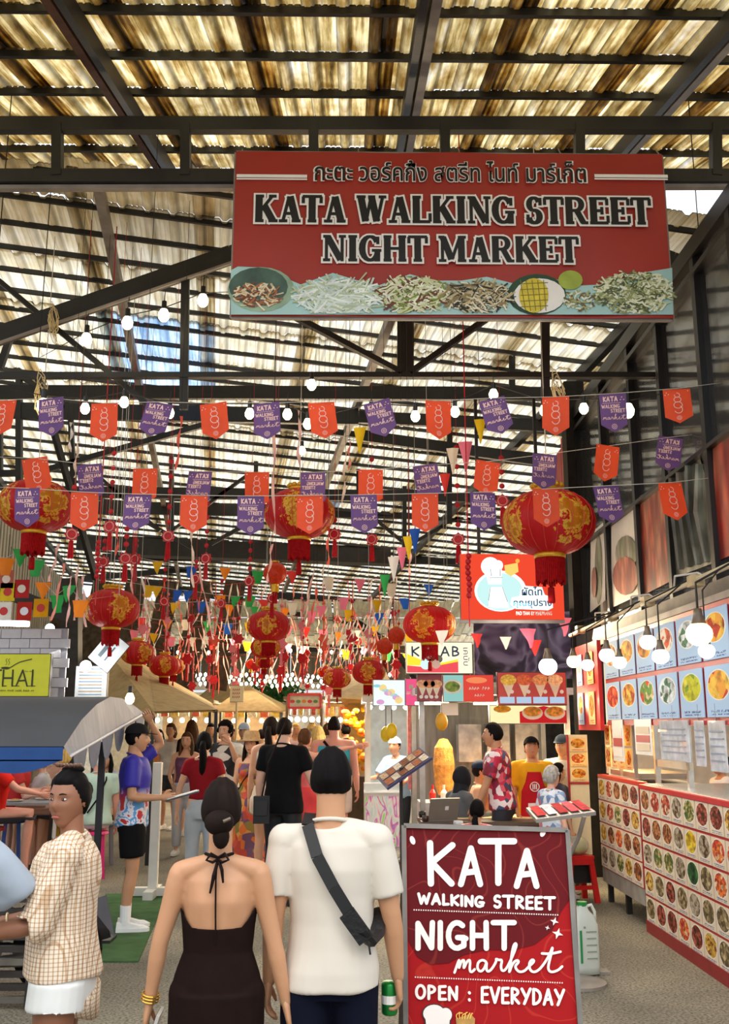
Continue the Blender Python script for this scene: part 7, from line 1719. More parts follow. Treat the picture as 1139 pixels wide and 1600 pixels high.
# --- man in the blue printed shirt
def bluep(N, L, out):
    tc = N.new('ShaderNodeTexCoord'); nz = N.new('ShaderNodeTexNoise'); nz.inputs['Scale'].default_value = 6; nz.inputs['Detail'].default_value = 3; nz.inputs['Distortion'].default_value = .8; L.new(tc.outputs['Object'], nz.inputs['Vector'])
    r = ramp(N, [(.34, '#c8303a'), (.44, '#e8e4e8'), (.52, '#5aa0e0'), (.6, '#e8e8ee'), (.68, '#c8303a')], 'CONSTANT'); L.new(nz.outputs[0], r.inputs[0])
    sp = N.new('ShaderNodeSeparateXYZ'); L.new(tc.outputs['Object'], sp.inputs[0]); mr = N.new('ShaderNodeMapRange'); mr.inputs['From Min'].default_value = 1.12; mr.inputs['From Max'].default_value = 1.22; L.new(sp.outputs[2], mr.inputs[0])
    mx = N.new('ShaderNodeMix'); mx.data_type = 'RGBA'; L.new(mr.outputs[0], mx.inputs[0]); L.new(r.outputs[0], mx.inputs[6]); mx.inputs[7].default_value = lin('#2a24a0')
    p = N.new('ShaderNodeBsdfPrincipled'); p.inputs['Roughness'].default_value = .6; L.new(mx.outputs[2], p.inputs['Base Color']); L.new(p.outputs[0], out.inputs[0])
m3 = person('man in royal blue printed shirt and black shorts, hand raised to his brow', at_feet(213, 9.3), R(-80), 1.76, False, 'asian', ('short', 'black'),
    top=('tee', node_mat('blue_print', bluep), .022, .84, .72), bottom=('shorts', mat('#121214', rough=.8, var=.1), .72, .02), shoes='#e8e8e4', quality=1,
    arms={-1: ((-.2, .75, .55), (.55, -.45, .85), .3), 1: ((.25, .0, -1), (-.1, 1, .0), .8)})
m3['cap'](mat('#17161a', rough=.7, var=.1))
for sd in (-1, 1): F_ = m3['L'][sd][2]; MB().tube([F_ + V(0, 0, -.02), F_ + V(0, .0, .14)], [.042, .046], 12).build('sock', mat('#f0f0ee', var=.03), m3['t'])
S, E, W, f = m3['A'][1][:4]
t = thing('menu_folder', 'dark clipboard menu in the hand of the man in the blue shirt', 'folder', m3['t'].matrix_basis.to_4x4() @ W if False else Matrix.Translation(m3['t'].location) @ Matrix.Rotation(R(-80), 4, 'Z') @ (W + f*.14), R(-80))
t.rotation_euler = (R(15), 0, R(-80)); MB().box((0, .05, 0), (.22, .30, .012)).build('cover', mat('#3a3c40', rough=.4, var=.2), t); MB().box((0, .05, .009), (.19, .27, .004)).build('pages', mat('#c8ccc8', rough=.5, var=.3, scale=20), t)
# --- centre crowd
p4 = person('woman from behind in dark red tee and pale jeans, long black ponytail', at_feet(320, 11), R(0), htop(1145, 11), True, 'light', ('ponytail', 'black'), top=('fit', mat('#8e1a22', rough=.8, var=.1), .012, 1.0, .45), bottom=('trousers', mat('#b3bac0', rough=.8, var=.12, scale=4), 1.95, .012), quality=1, face=False,
    arms={-1: ((-.35, 0, -1), (-.1, .1, -1), .4), 1: ((.3, 0, -1), (-.1, .5, -.8), .4)})
flor = mat('#b8402e', rough=.7, var=.3, scale=10)
def floral(cols_, sc):
    def fn(N, L, out):
        tc = N.new('ShaderNodeTexCoord'); v = N.new('ShaderNodeTexVoronoi'); v.inputs['Scale'].default_value = sc; L.new(tc.outputs['Object'], v.inputs['Vector']); sc_ = N.new('ShaderNodeSeparateColor'); L.new(v.outputs['Color'], sc_.inputs[0])
        r = ramp(N, [(i/len(cols_), c) for i, c in enumerate(cols_)], 'CONSTANT'); L.new(sc_.outputs[0], r.inputs[0]); p = N.new('ShaderNodeBsdfPrincipled'); p.inputs['Roughness'].default_value = .7; L.new(r.outputs[0], p.inputs['Base Color']); L.new(p.outputs[0], out.inputs[0])
    return node_mat('floral_print', fn)
fl_o = floral(['#b8402e', '#d8702a', '#8a7a3a', '#6a4a6a', '#c8503a', '#d89a4a'], 13); fl_r = floral(['#7a1a2a', '#c82a4a', '#e8d8d8', '#3a4a6a', '#8a1a3a', '#d85a6a'], 18); fl_w = floral(['#efe8dc', '#e8e0d0', '#1a1a1c', '#efe8dc', '#d8d0c0', '#26262a'], 9); fl_d = floral(['#141416', '#18181a', '#3a6a3a', '#141416', '#d83a4a', '#16161a'], 14)
p5 = person('woman in a straw hat and long orange floral dress facing the camera', at_feet(394, 12.3), R(165), htop(1148, 12.3), True, 'light', ('long', 'dark'), top=('tank', fl_o, .012, .95), bottom=('skirt', fl_o, .15, .01), shoes='#8a5a3a', quality=1, arms={-1: ((-.2, .1, -1), (-.4, .4, -.5), .4), 1: ((.15, .1, -1), (.1, .6, -.6), .4)})
mb = MB(); hc = p5['hc']; mb.lathe([(.19, -.012), (.105, .0), (.10, .05), (.085, .10), (.001, .11)], 24, hc + V(0, 0, .055)); mb.lathe([(.19, -.018), (.10, -.006)], 24, hc + V(0, 0, .055)); mb.build('straw_hat', mat('#b09068', rough=.8, var=.2, scale=40), p5['t'], True)
MB().tube([p5['T']((-.12, .1, 1.38)), p5['T']((.05, .14, 1.15)), p5['T']((.19, .06, .95))], .007, 5).build('bag_strap', bk, p5['t'])
p6 = person('man filming with a raised hand in a white and black patterned shirt', at_feet(353, 13.2), R(160), htop(1128, 13.2), False, 'light', ('curly', 'black'), top=('shirt', fl_w, .02, .86, .75), bottom=('shorts', mat('#e0d8c8', var=.05), .8, .02), quality=1, arms={-1: ((-.25, .6, -.4), (.25, .35, .9), .8), 1: ((.2, .3, -1), (-.2, .8, -.2), .6)})
p7 = person('long-haired woman in plum top walking towards the camera', at_feet(293, 14.5), R(175), htop(1145, 14.5), True, 'light', ('long', 'brown'), top=('tank', mat('#6a3a5a', var=.2), .012, .9), bottom=('trousers', mat('#b8bcc0', var=.1), 1.9, .014), quality=0, arms={1: ((.3, 0, -1), (-.3, .6, -.4), .5)})
p8 = person('man from behind in a black tee, cap hair, with a black camera bag', at_feet(444, 10.6), R(-22), htop(1122, 10.6), False, 'fair', ('buzz', 'dark'), top=('tee', mat('#121214', rough=.85, var=.15), .016, .82, .62), bottom=('trousers', mat('#12141c', var=.15), 1.93, .016), shoes='#1a1a1a', quality=1, face=False, build=1.05,
    arms={1: ((.35, .15, -1), (-.1, .85, -.5), .6), -1: ((-.2, 0, -1), (-.1, .3, -1), .4)})
t = thing('camera_bag', 'small black camera bag hanging at the hip of the man in black', 'bag', P(409, 1265, 10.3)); MB().box((0, 0, 0), (.16, .12, .26)).build('pouch', mat('#141416', rough=.4, var=.2), t); MB().tube([(0, 0, .13), (.06, .0, .45), (.22, .05, .85)], .010, 5).build('strap', bk, t); MB().box((0, -.07, .02), (.12, .03, .14)).build('pocket', mat('#1c1c20', rough=.4), t)
p9 = person('woman with a brown ponytail beside the man in black, bare shoulders', at_feet(423, 11.6), R(-10), htop(1122, 11.6), True, 'light', ('ponytail', 'dark'), top=('tank', mat('#b8a898', var=.1), .01, .9), bottom=('shorts', mat('#d8c8b0', var=.1), .4, .02), quality=0, face=False)
p10 = person('broad man from behind in a turquoise tank top with black strap', at_feet(522, 13.3), R(0), htop(1120, 13.3), False, 'pink', ('buzz', 'dark'), top=('tank', mat('#3fa8c4', rough=.8, var=.08), .018, .85), bottom=('shorts', mat('#d8c8c0', var=.1), .7, .02), quality=1, face=False, build=1.12)
MB().bar(p10['T']((-.12, -.10, 1.42)), p10['T']((.13, -.15, 1.12)), .035, .01, up=(0, 1, 0)).build('strap', bk, p10['t'])
p11 = person('blond woman from behind in a pale vest beside the turquoise tank top', at_feet(497, 13.8), R(10), htop(1135, 13.8), True, 'fair', ('long', 'blond'), top=('tank', mat('#c8c4c4', var=.1), .01, .88), bottom=('shorts', mat('#c83a4a', var=.1), .5, .02), quality=0, face=False, arms={-1: ((-.3, 0, -1), (-.2, .2, -1), .5)})
p12 = person('woman in a pink and red top between the black tee and the turquoise tank', at_feet(476, 12.6), R(-30), htop(1140, 12.6), True, 'pink', ('pony_low', 'brown'), top=('tank', mat('#d8646a', var=.2), .012, .88), bottom=('skirt', mat('#c8303a', var=.1), .55, .01), quality=0, face=False, arms={1: ((.75, .3, .25), (.9, .2, .15), .3)})
crowd = [(300, 17, 'tall long brown haired woman far in the crowd left of the red tee', True, 'long', 'brown', '#1c1c20', 20), (268, 18, 'woman in white far behind the raised arm of the man in blue', True, 'bob', 'brown', '#e8e4dc', 160), (330, 19, 'dark haired woman facing the camera far behind the red tee', True, 'long', 'black', '#d8b8a8', 180), (352, 22, 'man in a dark shirt far behind the filming man', False, 'short', 'brown', '#3a3a40', 0),
         (382, 16, 'man in a pale blue cap behind the straw hat', False, 'buzz', 'grey', '#a8b8c0', 170), (408, 20, 'person in a beige shirt far behind the ponytail', False, 'short', 'dark', '#c8b090', 10), (462, 19, 'fair haired woman far behind the man in black', True, 'bob', 'blond', '#e8c8c8', 190), (487, 17, 'blond woman with a bun far in the middle of the crowd', True, 'bun', 'blond', '#d8d0d0', 0), (512, 16.5, 'dark haired man just left of the turquoise tank top', False, 'short', 'brown', '#2a2a30', 0),
         (540, 18, 'man in a black tee right of the turquoise tank top', False, 'short', 'black', '#18181c', 30), (250, 21, 'small far figure in an orange top under the beige tent', True, 'long', 'black', '#d88a4a', 180), (365, 24, 'small far figure in green under the gazebo', False, 'short', 'black', '#5a8a5a', 180), (430, 25, 'small far figure in white left of the pink framed sign', False, 'short', 'black', '#e8e8e8', 180), (472, 23, 'small far figure in blue under the pink framed sign', False, 'short', 'black', '#3a5a9a', 180)]
for px, Y, lb, fem, hs, hcol, c, rot in crowd:
    pp = person(lb, at_feet(px, Y), R(rot), htop(1131 if px != 300 else 1126, Y) if Y < 20 else 1.68, fem, 'light', (hs, hcol), top=('tee' if not fem else 'fit', mat(c, rough=.8, var=.15), .016, .86, .6), bottom=('trousers' if px % 2 else 'shorts', mat('#2a2c34' if px % 3 else '#c8b8a0', var=.1), 1.9 if px % 2 else .7, .016), quality=0, face=rot > 90)
    if px == 382: pp['cap'](mat('#a8bcd0', var=.1))
# --- diners on the left under the canopy
dn = [(-2, 11.9, 'man in a bright red tee reaching over the table, left edge', False, 'pink', ('buzz', 'grey'), '#d8281e', -75, 1158, {1: ((.1, .8, -.6), (-.1, 1, -.25), .4), -1: ((-.1, .7, -.7), (.1, 1, -.1), .4)}),
      (30, 13.2, 'dark haired young man in red seated behind the man in the red tee', False, 'light', ('short', 'black'), '#c83a3a', -90, 1160, {1: ((.1, .5, -.8), (-.1, 1, .1), .4)}),
      (78, 13.6, 'grey curly haired woman in white and black eating at the table', True, 'fair', ('curly', 'grey'), '#d8d8dc', 95, 1172, {-1: ((-.1, .5, -.9), (.2, .7, .7), .6)}),
      (112, 13.2, 'blond curly haired woman in a white top at the table', True, 'fair', ('curly', 'blond'), '#e4e0dc', 100, 1165, {-1: ((-.1, .5, -.9), (.1, 1, 0), .6)}),
      (93, 15.4, 'ginger haired diner behind the blond woman', True, 'fair', ('curly', 'ginger'), '#d8a890', 180, 1165, None),
      (158, 12.4, 'bald man from behind in mint tee with black strap on a pink stool', False, 'pink', ('buzz', 'white'), '#b9d4c4', 20, 1170, {-1: ((-.2, .5, -.9), (.0, 1, 0), .5)}),
      (172, 13.6, 'dark long haired woman beyond the man in mint', True, 'light', ('long', 'black'), '#c8c8d0', 170, 1168, None)]
D = []
for px, Y, lb, fem, sk, hr, c, rot, py, ar in dn:
    sitz = max(.45, htop(py, Y) - .80)
    D.append(person(lb, at_feet(px, Y), R(rot), 1.68, fem, sk, hr, top=('tee', mat(c, rough=.8, var=.08), .02, .84, .62), bottom=('trousers', fl_d if px == 110 else mat('#3a3a44' if px != 158 else '#c8a8b0', var=.1), 1.1, .016), shoes='#4a3a30', quality=1 if px in (-2, 30, 158) else 0, sit=sitz, lean=.12, arms=ar))
    st_ = thing('stool', ['red', 'blue', 'green', 'yellow', 'white', 'pink', 'grey'][len(D)-1] + ' plastic stool under the ' + lb.split(' in ')[0].split(' seated')[0].split(' beyond')[0].split(' from')[0].split(' behind')[0], 'stool', at_feet(px, Y), .3)
    sc_ = mat(['#c83030', '#3a5aa8', '#2f9a4a', '#d8b020', '#e0ddd6', '#e0287a', '#8a8a90'][len(D)-1], rough=.4, var=.06); zt_ = sitz*.97 - .13
    MB().lathe([(.001, 0), (.15, 0), (.16, -.03), (.15, -.04)], 16, (0, 0, zt_)).build('seat', sc_, st_)
    for a in range(4): MB().bar((.11*math.cos(a*PI/2 + .78), .11*math.sin(a*PI/2 + .78), zt_ - .02), (.15*math.cos(a*PI/2 + .78), .15*math.sin(a*PI/2 + .78), 0), .045, .02).build('leg', sc_, st_)
MB().tube([D[5]['T']((.1, .0, 1.46)), D[5]['T']((.09, -.12, 1.36)), D[5]['T']((-.0, -.145, 1.15)), D[5]['T']((-.12, -.12, .98))], .010, 6).build('strap', bk, D[5]['t'])
tb = thing('dining_table', 'grey topped folding table with black legs where the diners eat', 'table', at_feet(36, 12.7))
MB().box((0, 0, .84), (1.15, .6, .03)).build('tabletop', mat('#9aa0a4', rough=.4, var=.1), tb)
for a, b in ((-.5, -.25), (.5, -.25), (-.5, .25), (.5, .25)): MB().bar((a, b, .83), (a*.95, b, 0), .035).build('leg', steel, tb)
for k, (dx, dy) in enumerate(((-.35, .1), (0, -.1), (.25, .2))):
    t = thing('plate', ['left', 'middle', 'right'][k] + ' paper plate of food on the diners’ grey table'.replace('’', "'"), 'plate', Vector(tb.location) + V(dx, dy, .856), 0, 'plates on the grey table'); MB().lathe([(.001, 0), (.06, 0), (.10, .018), (.10, .022), (.001, .01)], 18).build('dish', whitep, t); MB().ball((0, 0, .015), (.06, .06, .022), 10, 6).build('food', mat('#c88a4a', var=.4, scale=40), t)
# second white plastic chair back beside the checked shirt woman
g = G(160, 1345); wc = thing('plastic_chair', 'white plastic chair back just right of the checked shirt woman', 'chair', (g.x + .0, g.y - 1.6, 0), R(20))
wcm = mat('#e2ded6', rough=.4, var=.05)
MB().box((0, 0, .44), (.42, .42, .03)).build('seat', wcm, wc)
for a, b in ((-.18, -.18), (.18, -.18), (-.18, .18), (.18, .18)): MB().bar((a, b, .43), (a*1.15, b*1.15, 0), .04).build('leg', wcm, wc)
MB().box((-.19, .2, .65), (.04, .03, .45)).box((.19, .2, .65), (.04, .03, .45)).box((0, .2, .86), (.42, .03, .08)).box((0, .2, .66), (.05, .02, .4)).build('backrest', wcm, wc)
# --- people at the right table
q1 = person('woman in a black headscarf and grey top seated by the laptop', at_feet(708, 11.0), R(-60), 1.60, True, 'tan', ('bald', 'black'), top=('shirt', mat('#5c6064', rough=.85, var=.12), .025, .84, 1.9), bottom=('skirt', mat('#2a2c30', var=.1), .5, .01), sit=.62, quality=1, lean=.15, arms={1: ((.1, .5, -.9), (-.3, 1, .2), .5), -1: ((-.1, .6, -.8), (.1, 1, 0), .5)})
hcq = q1['hc']; Rq = q1['Rm']; mb = MB()
vs, fs = head_pts(1.0, True, False, 30, 22); out = []
for v in vs: 
    u = V(v.x/.076, v.y/.095, v.z/.118); k = 0 if (u.y > .55 and abs(u.x) < .62 and -.75 < u.z < .55) else 1; out.append(hcq + Rq @ (v*(1.18 if k else .9)))
mb.add(out, fs); mb.tube([hcq + V(0, -.01, -.05), hcq + V(0, -.02, -.13), hcq + V(0, -.02, -.24), hcq + V(0, -.03, -.36)], [(.075, .08), (.085, .085), (.15, .11), (.13, .10)], 16); mb.build('headscarf', mat('#232428', rough=.9, var=.15), q1['t'], True)
q2 = person('seated diner in a navy cap beside the headscarf woman', at_feet(748, 11.6), R(-100), 1.65, False, 'tan', ('short', 'dark'), top=('tee', mat('#c8a48a', var=.12), .02, .84, .6), bottom=('trousers', mat('#2a2a34', var=.1), 1.1, .016), sit=.62, quality=1, arms={-1: ((-.1, .7, -.7), (.3, .6, .7), .6)})
q2['cap'](mat('#16223c', rough=.7, var=.1))
q3 = person('standing man in a red floral shirt leaning both hands on the table', at_feet(782, 10.8), R(75), htop(1130, 10.8), False, 'tan', ('short', 'black'), top=('shirt', fl_r, .022, .86, .72), bottom=('trousers', mat('#1c1e28', var=.1), 1.93, .016), quality=1, lean=.10, arms={1: ((.1, .45, -1), (.0, .25, -1), .3), -1: ((-.1, .35, -1), (0, .45, -1), .3)})
q4 = person('child in a pink printed top seated at the near side of the table', at_feet(742, 9.3), R(-20), 1.35, True, 'light', ('pony_low', 'black'), top=('fit', floral(['#e8b8b0', '#f0c8c0', '#d87a7a', '#ecc0b8', '#e8b0a8', '#c86a6a'], 22), .02, .84, .5), bottom=('skirt', mat('#d8a8a0', var=.1), .6, .01), sit=.60, quality=1, face=False)
q5 = person('teenager in a yellow tee and red apron looking down behind the table', at_feet(829, 11.1), R(178), htop(1153, 11.1), False, 'tan', ('short', 'black'), top=('tee', mat('#d8a21e', rough=.8, var=.1), .02, .86, .75), bottom=('trousers', mat('#2a2a30', var=.1), 1.93, .016), quality=1, head=(0, R(-14)), arms={1: ((.15, .1, -1), (-.1, .5, -.8), .5), -1: ((-.15, .1, -1), (.3, .6, -.6), .6)})
ap = MB(); T5 = q5['T']; m_ap = mat('#b51c26', rough=.7, var=.08)
rows_ = [(1.33, .075), (1.22, .10), (1.12, .145), (.95, .155), (.72, .165)]
for z, hw in rows_:
    for k in range(7): x = hw*(k/3 - 1); ap.v.append(T5((x, .152 - 1.3*x*x, z)))
for i in range(4):
    for k in range(6): ap.f.append([i*7+k, i*7+k+1, (i+1)*7+k+1, (i+1)*7+k]); ap.mi.append(0)
ap.build('apron', m_ap, q5['t'], True)
mb = MB(); mb.v = []; 
mb.tube([T5((.05*math.cos(a*PI/8), .160, 1.17 + .05*math.sin(a*PI/8))) for a in range(17)], .005, 5)
for k in (-1, 0, 1): mb.tube([T5((k*.02, .160, 1.14)), T5((k*.02, .160, 1.20))], .006, 5)
mb.box(T5((0, .158, .97)), (.15, .01, .045)); mb.build('apron_print', m_wht, q5['t'])
q5['cap'](mat('#121216', rough=.8))
q6 = person('man in a grey cap standing half hidden beside the cream end panel', at_feet(878, 11.3), R(150), htop(1150, 11.3), False, 'tan', ('short', 'dark'), top=('tee', mat('#b8b0a8', var=.1), .02, .86, .7), bottom=('trousers', mat('#1a1c24', var=.1), 1.93, .016), quality=1)
q6['cap'](mat('#3a4450', rough=.7, var=.15))
q7 = person('small dark haired girl standing in front of the man in the grey cap', at_feet(868, 10.9), R(-70), 1.36, True, 'light', ('bob', 'black'), top=('fit', mat('#2a2a3a', var=.2), .02, .8, .6), bottom=('skirt', mat('#3a2a4a', var=.2), .5, .01), quality=1)
q8 = person('grey haired visitor in a pale blue patterned blouse bending near the red tray', at_feet(858, 9.9), R(-60), 1.36, True, 'fair', ('curly', 'grey'), top=('shirt', floral(['#c8d4e0', '#8aa4c8', '#e0e4ec', '#c86a7a', '#a8b8d0', '#6a84a8'], 20), .03, .8, .8), bottom=('trousers', mat('#5a6478', var=.1), 1.9, .016), quality=1, face=False)
q9 = person('vendor in a white cap and pale blue shirt working at the pancake cart', at_feet(622, 13.9), R(150), htop(1152, 13.9), True, 'tan', ('short', 'black'), top=('tee', mat('#a8c4dc', var=.08), .02, .86, .8), bottom=('trousers', mat('#2a2c34', var=.1), 1.9, .016), quality=1, lean=.15, arms={1: ((.3, .5, -.8), (-.1, 1, 0), .5), -1: ((-.4, .4, -.7), (-.1, .9, -.2), .5)})
q9['cap'](mat('#eeeae2', var=.03), False)
q10 = person('cook in a black hat and dark green top behind the steel posts', (3.5, 8.6, 0), R(80), 1.52, False, 'tan', ('short', 'black'), top=('tee', mat('#20281e', var=.15), .03, .86, 1.3), bottom=('trousers', mat('#22242a', var=.1), 1.9, .016), quality=1, build=1.15, face=True)
q10['cap'](mat('#101012', rough=.8), False)
q11 = person('helper in a white top at the back of the right kitchen', (3.6, 9.9, 0), R(100), 1.5, True, 'tan', ('bun', 'black'), top=('tee', mat('#e8e8ee', var=.06), .02, .86, .7), bottom=('trousers', mat('#22242a', var=.1), 1.9, .016), quality=0)
# ================================================================== red standing sign in the foreground
TL, TR_, BL, BR = P(631, 1291, 4.92), P(886, 1298, 4.88), P(634, 1600, 4.66), P(906, 1600, 4.62)
def extend(a, b): k = (a.z - .03)/(a.z - b.z); return a.lerp(b, k)
_n = (TR_ - TL).cross(TL - BL).normalized(); _d = _ray(906, 1600); BR = V(0, 0, CAMZ) + _d*((TL - V(0, 0, CAMZ)).dot(_n)/_d.dot(_n))
BL, BR = extend(TL, BL), extend(TR_, BR)
org = (BL + BR)/2; org.z = 0
sg = thing('standing_sign', 'red standing sign reading KATA walking street night market, open everyday', 'sign', org)
pn = (TR_ - TL).cross(TL - BL).normalized()
if pn.y > 0: pn = -pn
def spx(px, py, off=.004):
    d = _ray(px, py); o = V(0, 0, CAMZ); k = (TL - o).dot(pn)/d.dot(pn); return o + d*k + pn*off - org
mb = MB(); q = [TL, TR_, BR, BL]; f_ = [p - org for p in q]; b_ = [p - org - pn*.02 for p in q]
mb.add(f_ + b_, [(0, 1, 2, 3), (7, 6, 5, 4), (0, 4, 5, 1), (1, 5, 6, 2), (2, 6, 7, 3), (3, 7, 4, 0)])
def redswirl(base, line):
    def fn(N, L, out):
        tc = N.new('ShaderNodeTexCoord'); nz = N.new('ShaderNodeTexNoise'); nz.inputs['Scale'].default_value = 3.2; nz.inputs['Detail'].default_value = 1; L.new(tc.outputs['Object'], nz.inputs['Vector'])
        m = N.new('ShaderNodeMath'); m.operation = 'MULTIPLY'; m.inputs[1].default_value = 60; L.new(nz.outputs[0], m.inputs[0]); sn = N.new('ShaderNodeMath'); sn.operation = 'SINE'; L.new(m.outputs[0], sn.inputs[0])
        r = ramp(N, [(.0, base), (.93, base), (.99, line)]); L.new(sn.outputs[0], r.inputs[0])
        p = N.new('ShaderNodeBsdfPrincipled'); p.inputs['Roughness'].default_value = .65; p.inputs['Specular IOR Level'].default_value = .15; L.new(r.outputs[0], p.inputs['Base Color']); L.new(p.outputs[0], out.inputs[0])
    return fn
mb.build('panel', node_mat('sign_red', redswirl('#a01014', '#b02a20')), sg)
dark_pts = [(636, 1296), (882, 1303), (890, 1405), (876, 1425), (862, 1455), (835, 1476), (800, 1485), (760, 1484), (725, 1492), (700, 1505), (672, 1507), (652, 1495), (638, 1470)]
mb = MB(); mb.poly([spx(a, b, .003) for a, b in dark_pts]); mb.build('dark_field', node_mat('sign_dark', redswirl('#600c12', '#7a2320')), sg)
fr = MB()
for a, b in zip(q, q[1:] + q[:1]): fr.bar(a - org, b - org, .022, .03, up=pn)
fr.build('frame', mat('#6b6660', rough=.4, metal=.5, var=.2), sg)
mb = MB()
for a, b in ((TL, BL), (TR_, BR)): top_ = a - org; mb.bar(top_, (top_.x, top_.y + .55, 0), .025)
mb.build('rear_leg', mat('#6b6660', rough=.4, metal=.5, var=.2), sg)
def from_px(mb2, off, m_, name):      # strokes drawn in picture rows and columns, laid on the panel
    mb2.v = [tuple(spx(x, -z, off - y)) for x, y, z in mb2.v]; return mb2.build(name, m_, sg)
cr = mat('#f2e6dc', rough=.5, var=.03)
L_ = MB()
def st_(pts, w_): ribbon(L_, pts, w_, 0, 10)
def gl(c, x0, x1, y0, y1, w_, slant=0):
    gw_, ss = HAND[c]
    for s_ in ss: ribbon(L_, [(x0 + px/gw_*(x1-x0), -(y0 + (1-pz)*(y1-y0) + slant*px)) for px, pz in s_], w_, 0, 10)
gl('K', 668, 708, 1318, 1381, 10); gl('A', 719, 752, 1326, 1382, 9.5); gl('T', 751, 803, 1315, 1380, 10); gl('A', 806, 840, 1330, 1385, 9.5)
for word, x0, x1, y0, y1, w_, sl in (('WALKING', 654, 755, 1397, 1412, 4.6, 2.0), ('STREET', 772, 866, 1400, 1418, 4.6, 1.5), ('NIGHT', 651, 803, 1442, 1482, 8.5, .0), ('OPEN', 650, 714, 1540, 1560, 4.6, 2), ('EVERYDAY', 752, 880, 1543, 1566, 4.6, 1.5)):
    tot = sum(HAND[c][0] + .22 for c in word) - .22; k = (x1-x0)/tot; x = x0
    for i, c in enumerate(word): gl(c, x, x + HAND[c][0]*k, y0 + sl*i*.4, y1 + sl*i*.4, w_); x += (HAND[c][0] + .22)*k
ribbon(L_, [(733, -1551), (733.5, -1552)], 4.5, 0, 10); ribbon(L_, [(733, -1562), (733.5, -1563)], 4.5, 0, 10)
sc2 = MB(); script_text(sc2, 710, -1520, 168, 44, 4.0); L_.add(sc2.v, sc2.f)
for (cx, cy, rx, ry, an) in ((644.5, 1313.5, 4, 7, -.35), (848, 1302, 4, 6.5, .45)): L_.poly([(cx + rx*math.cos(a)*math.cos(an) - ry*math.sin(a)*math.sin(an), 0, -(cy + rx*math.cos(a)*math.sin(an) + ry*math.sin(a)*math.cos(an))) for a in [2*PI*k/14 for k in range(14)]])
for (cx, cy, r_) in ((866, 1440, 7), (855, 1450, 4), (871, 1459, 9)): L_.poly([(cx + (r_ if k % 2 == 0 else r_*.35)*math.cos(k*PI/4 + .3), 0, -(cy + (r_ if k % 2 == 0 else r_*.35)*math.sin(k*PI/4 + .3))) for k in range(8)])
for (x0, y0, x1, y1) in ((647, 1422, 871, 1430), (649, 1527, 878, 1536)):
    n = 62
    for k in range(n): x, y = x0 + (x1-x0)*k/(n-1), y0 + (y1-y0)*k/(n-1); L_.poly([(x-.9, 0, -y+1), (x+.9, 0, -y+1), (x+.9, 0, -y-1), (x-.9, 0, -y-1)])
from_px(L_, .007, cr, 'lettering')
# cook's hat and noodle box emblem at the foot of the sign
hp_ = ell(678, 1584, 17, 14) ; hp2 = ell(696, 1586, 10, 11); hp3 = [(664, 1586), (703, 1588), (700, 1625), (668, 1625)]
for k, (pts, gr) in enumerate(((hp_, 1.6), (hp2, 1.6), (hp3, 1.6))):
    cx = sum(a for a, b in pts)/len(pts); cy = sum(b for a, b in pts)/len(pts)
    o_ = MB(); o_.v = []; o_.poly([((a-cx)*1.11+cx, 0, -((b-cy)*1.11+cy)) for a, b in pts]); from_px(o_, .006 + k*.0002, mat('#1a1414', var=0), 'emblem_outline')
for k, pts in enumerate((hp_, hp2, hp3)): o_ = MB(); o_.poly([(a, 0, -b) for a, b in pts]); from_px(o_, .008 + k*.0002, cr, 'emblem')
o_ = MB(); o_.poly([(x, 0, -y) for x, y in ((712, 1592), (735, 1584), (742, 1592), (740, 1630), (716, 1630))]); from_px(o_, .008, mat('#b8863a', rough=.5, var=.3, scale=30), 'emblem')
o_ = MB()
for k in range(6): ribbon(o_, smooth_line([(714 + k*4, -1592), (712 + k*5, -1586 + k % 2*3), (718 + k*4, -1582 - k % 3)]), 1.6, 0, 6)
from_px(o_, .009, mat('#e8b84a', var=.2), 'emblem')
# ================================================================== table behind the sign, laptop, menus
tz = .80; tp = G(760, 1278, tz)
dt = thing('reception_table', 'table with papers behind the red standing sign', 'table', (tp.x, tp.y - .15, 0))
MB().box((0, 0, tz - .02), (1.45, .62, .04)).build('tabletop', mat('#5a4a3c', rough=.5, var=.2), dt)
for a, b in ((-.65, -.3), (.65, -.3), (-.65, .3), (.65, .3)): MB().box((a, b, (tz-.04)/2), (.05, .05, tz-.04)).build('leg', steel, dt)
MB().box((0, -.36, .45), (1.4, .03, .6)).build('modesty_panel', mat('#3a302a', rough=.6, var=.2), dt)
q_ = G(765, 1277, tz); MB().box((q_.x, q_.y, tz + .006), (.85, .42, .010), .05).build('menu_sheet', mat('#ecd2a4', rough=.8, var=.2, scale=9), label='large cream and pink menu sheet lying on the table behind the sign', cat='menu')
q_ = G(692, 1283, tz); lt = thing('laptop', 'open silver laptop standing on the table, seen from the back', 'laptop', (q_.x, q_.y, tz), R(200))
MB().box((0, -.12, .01), (.33, .23, .018)).build('base', mat('#a8a8ac', rough=.35, metal=.7, var=.05), lt)
M_ = Matrix.Rotation(R(-18), 3, 'X'); MB().box((0, .03, .12), (.33, .008, .23), M=M_).build('lid', mat('#9c958c', rough=.35, metal=.5, var=.05), lt); MB().box((-.03, .036, .13), (.04, .003, .04), M=M_).build('sticker', mat('#e8e0e4', var=0), lt)
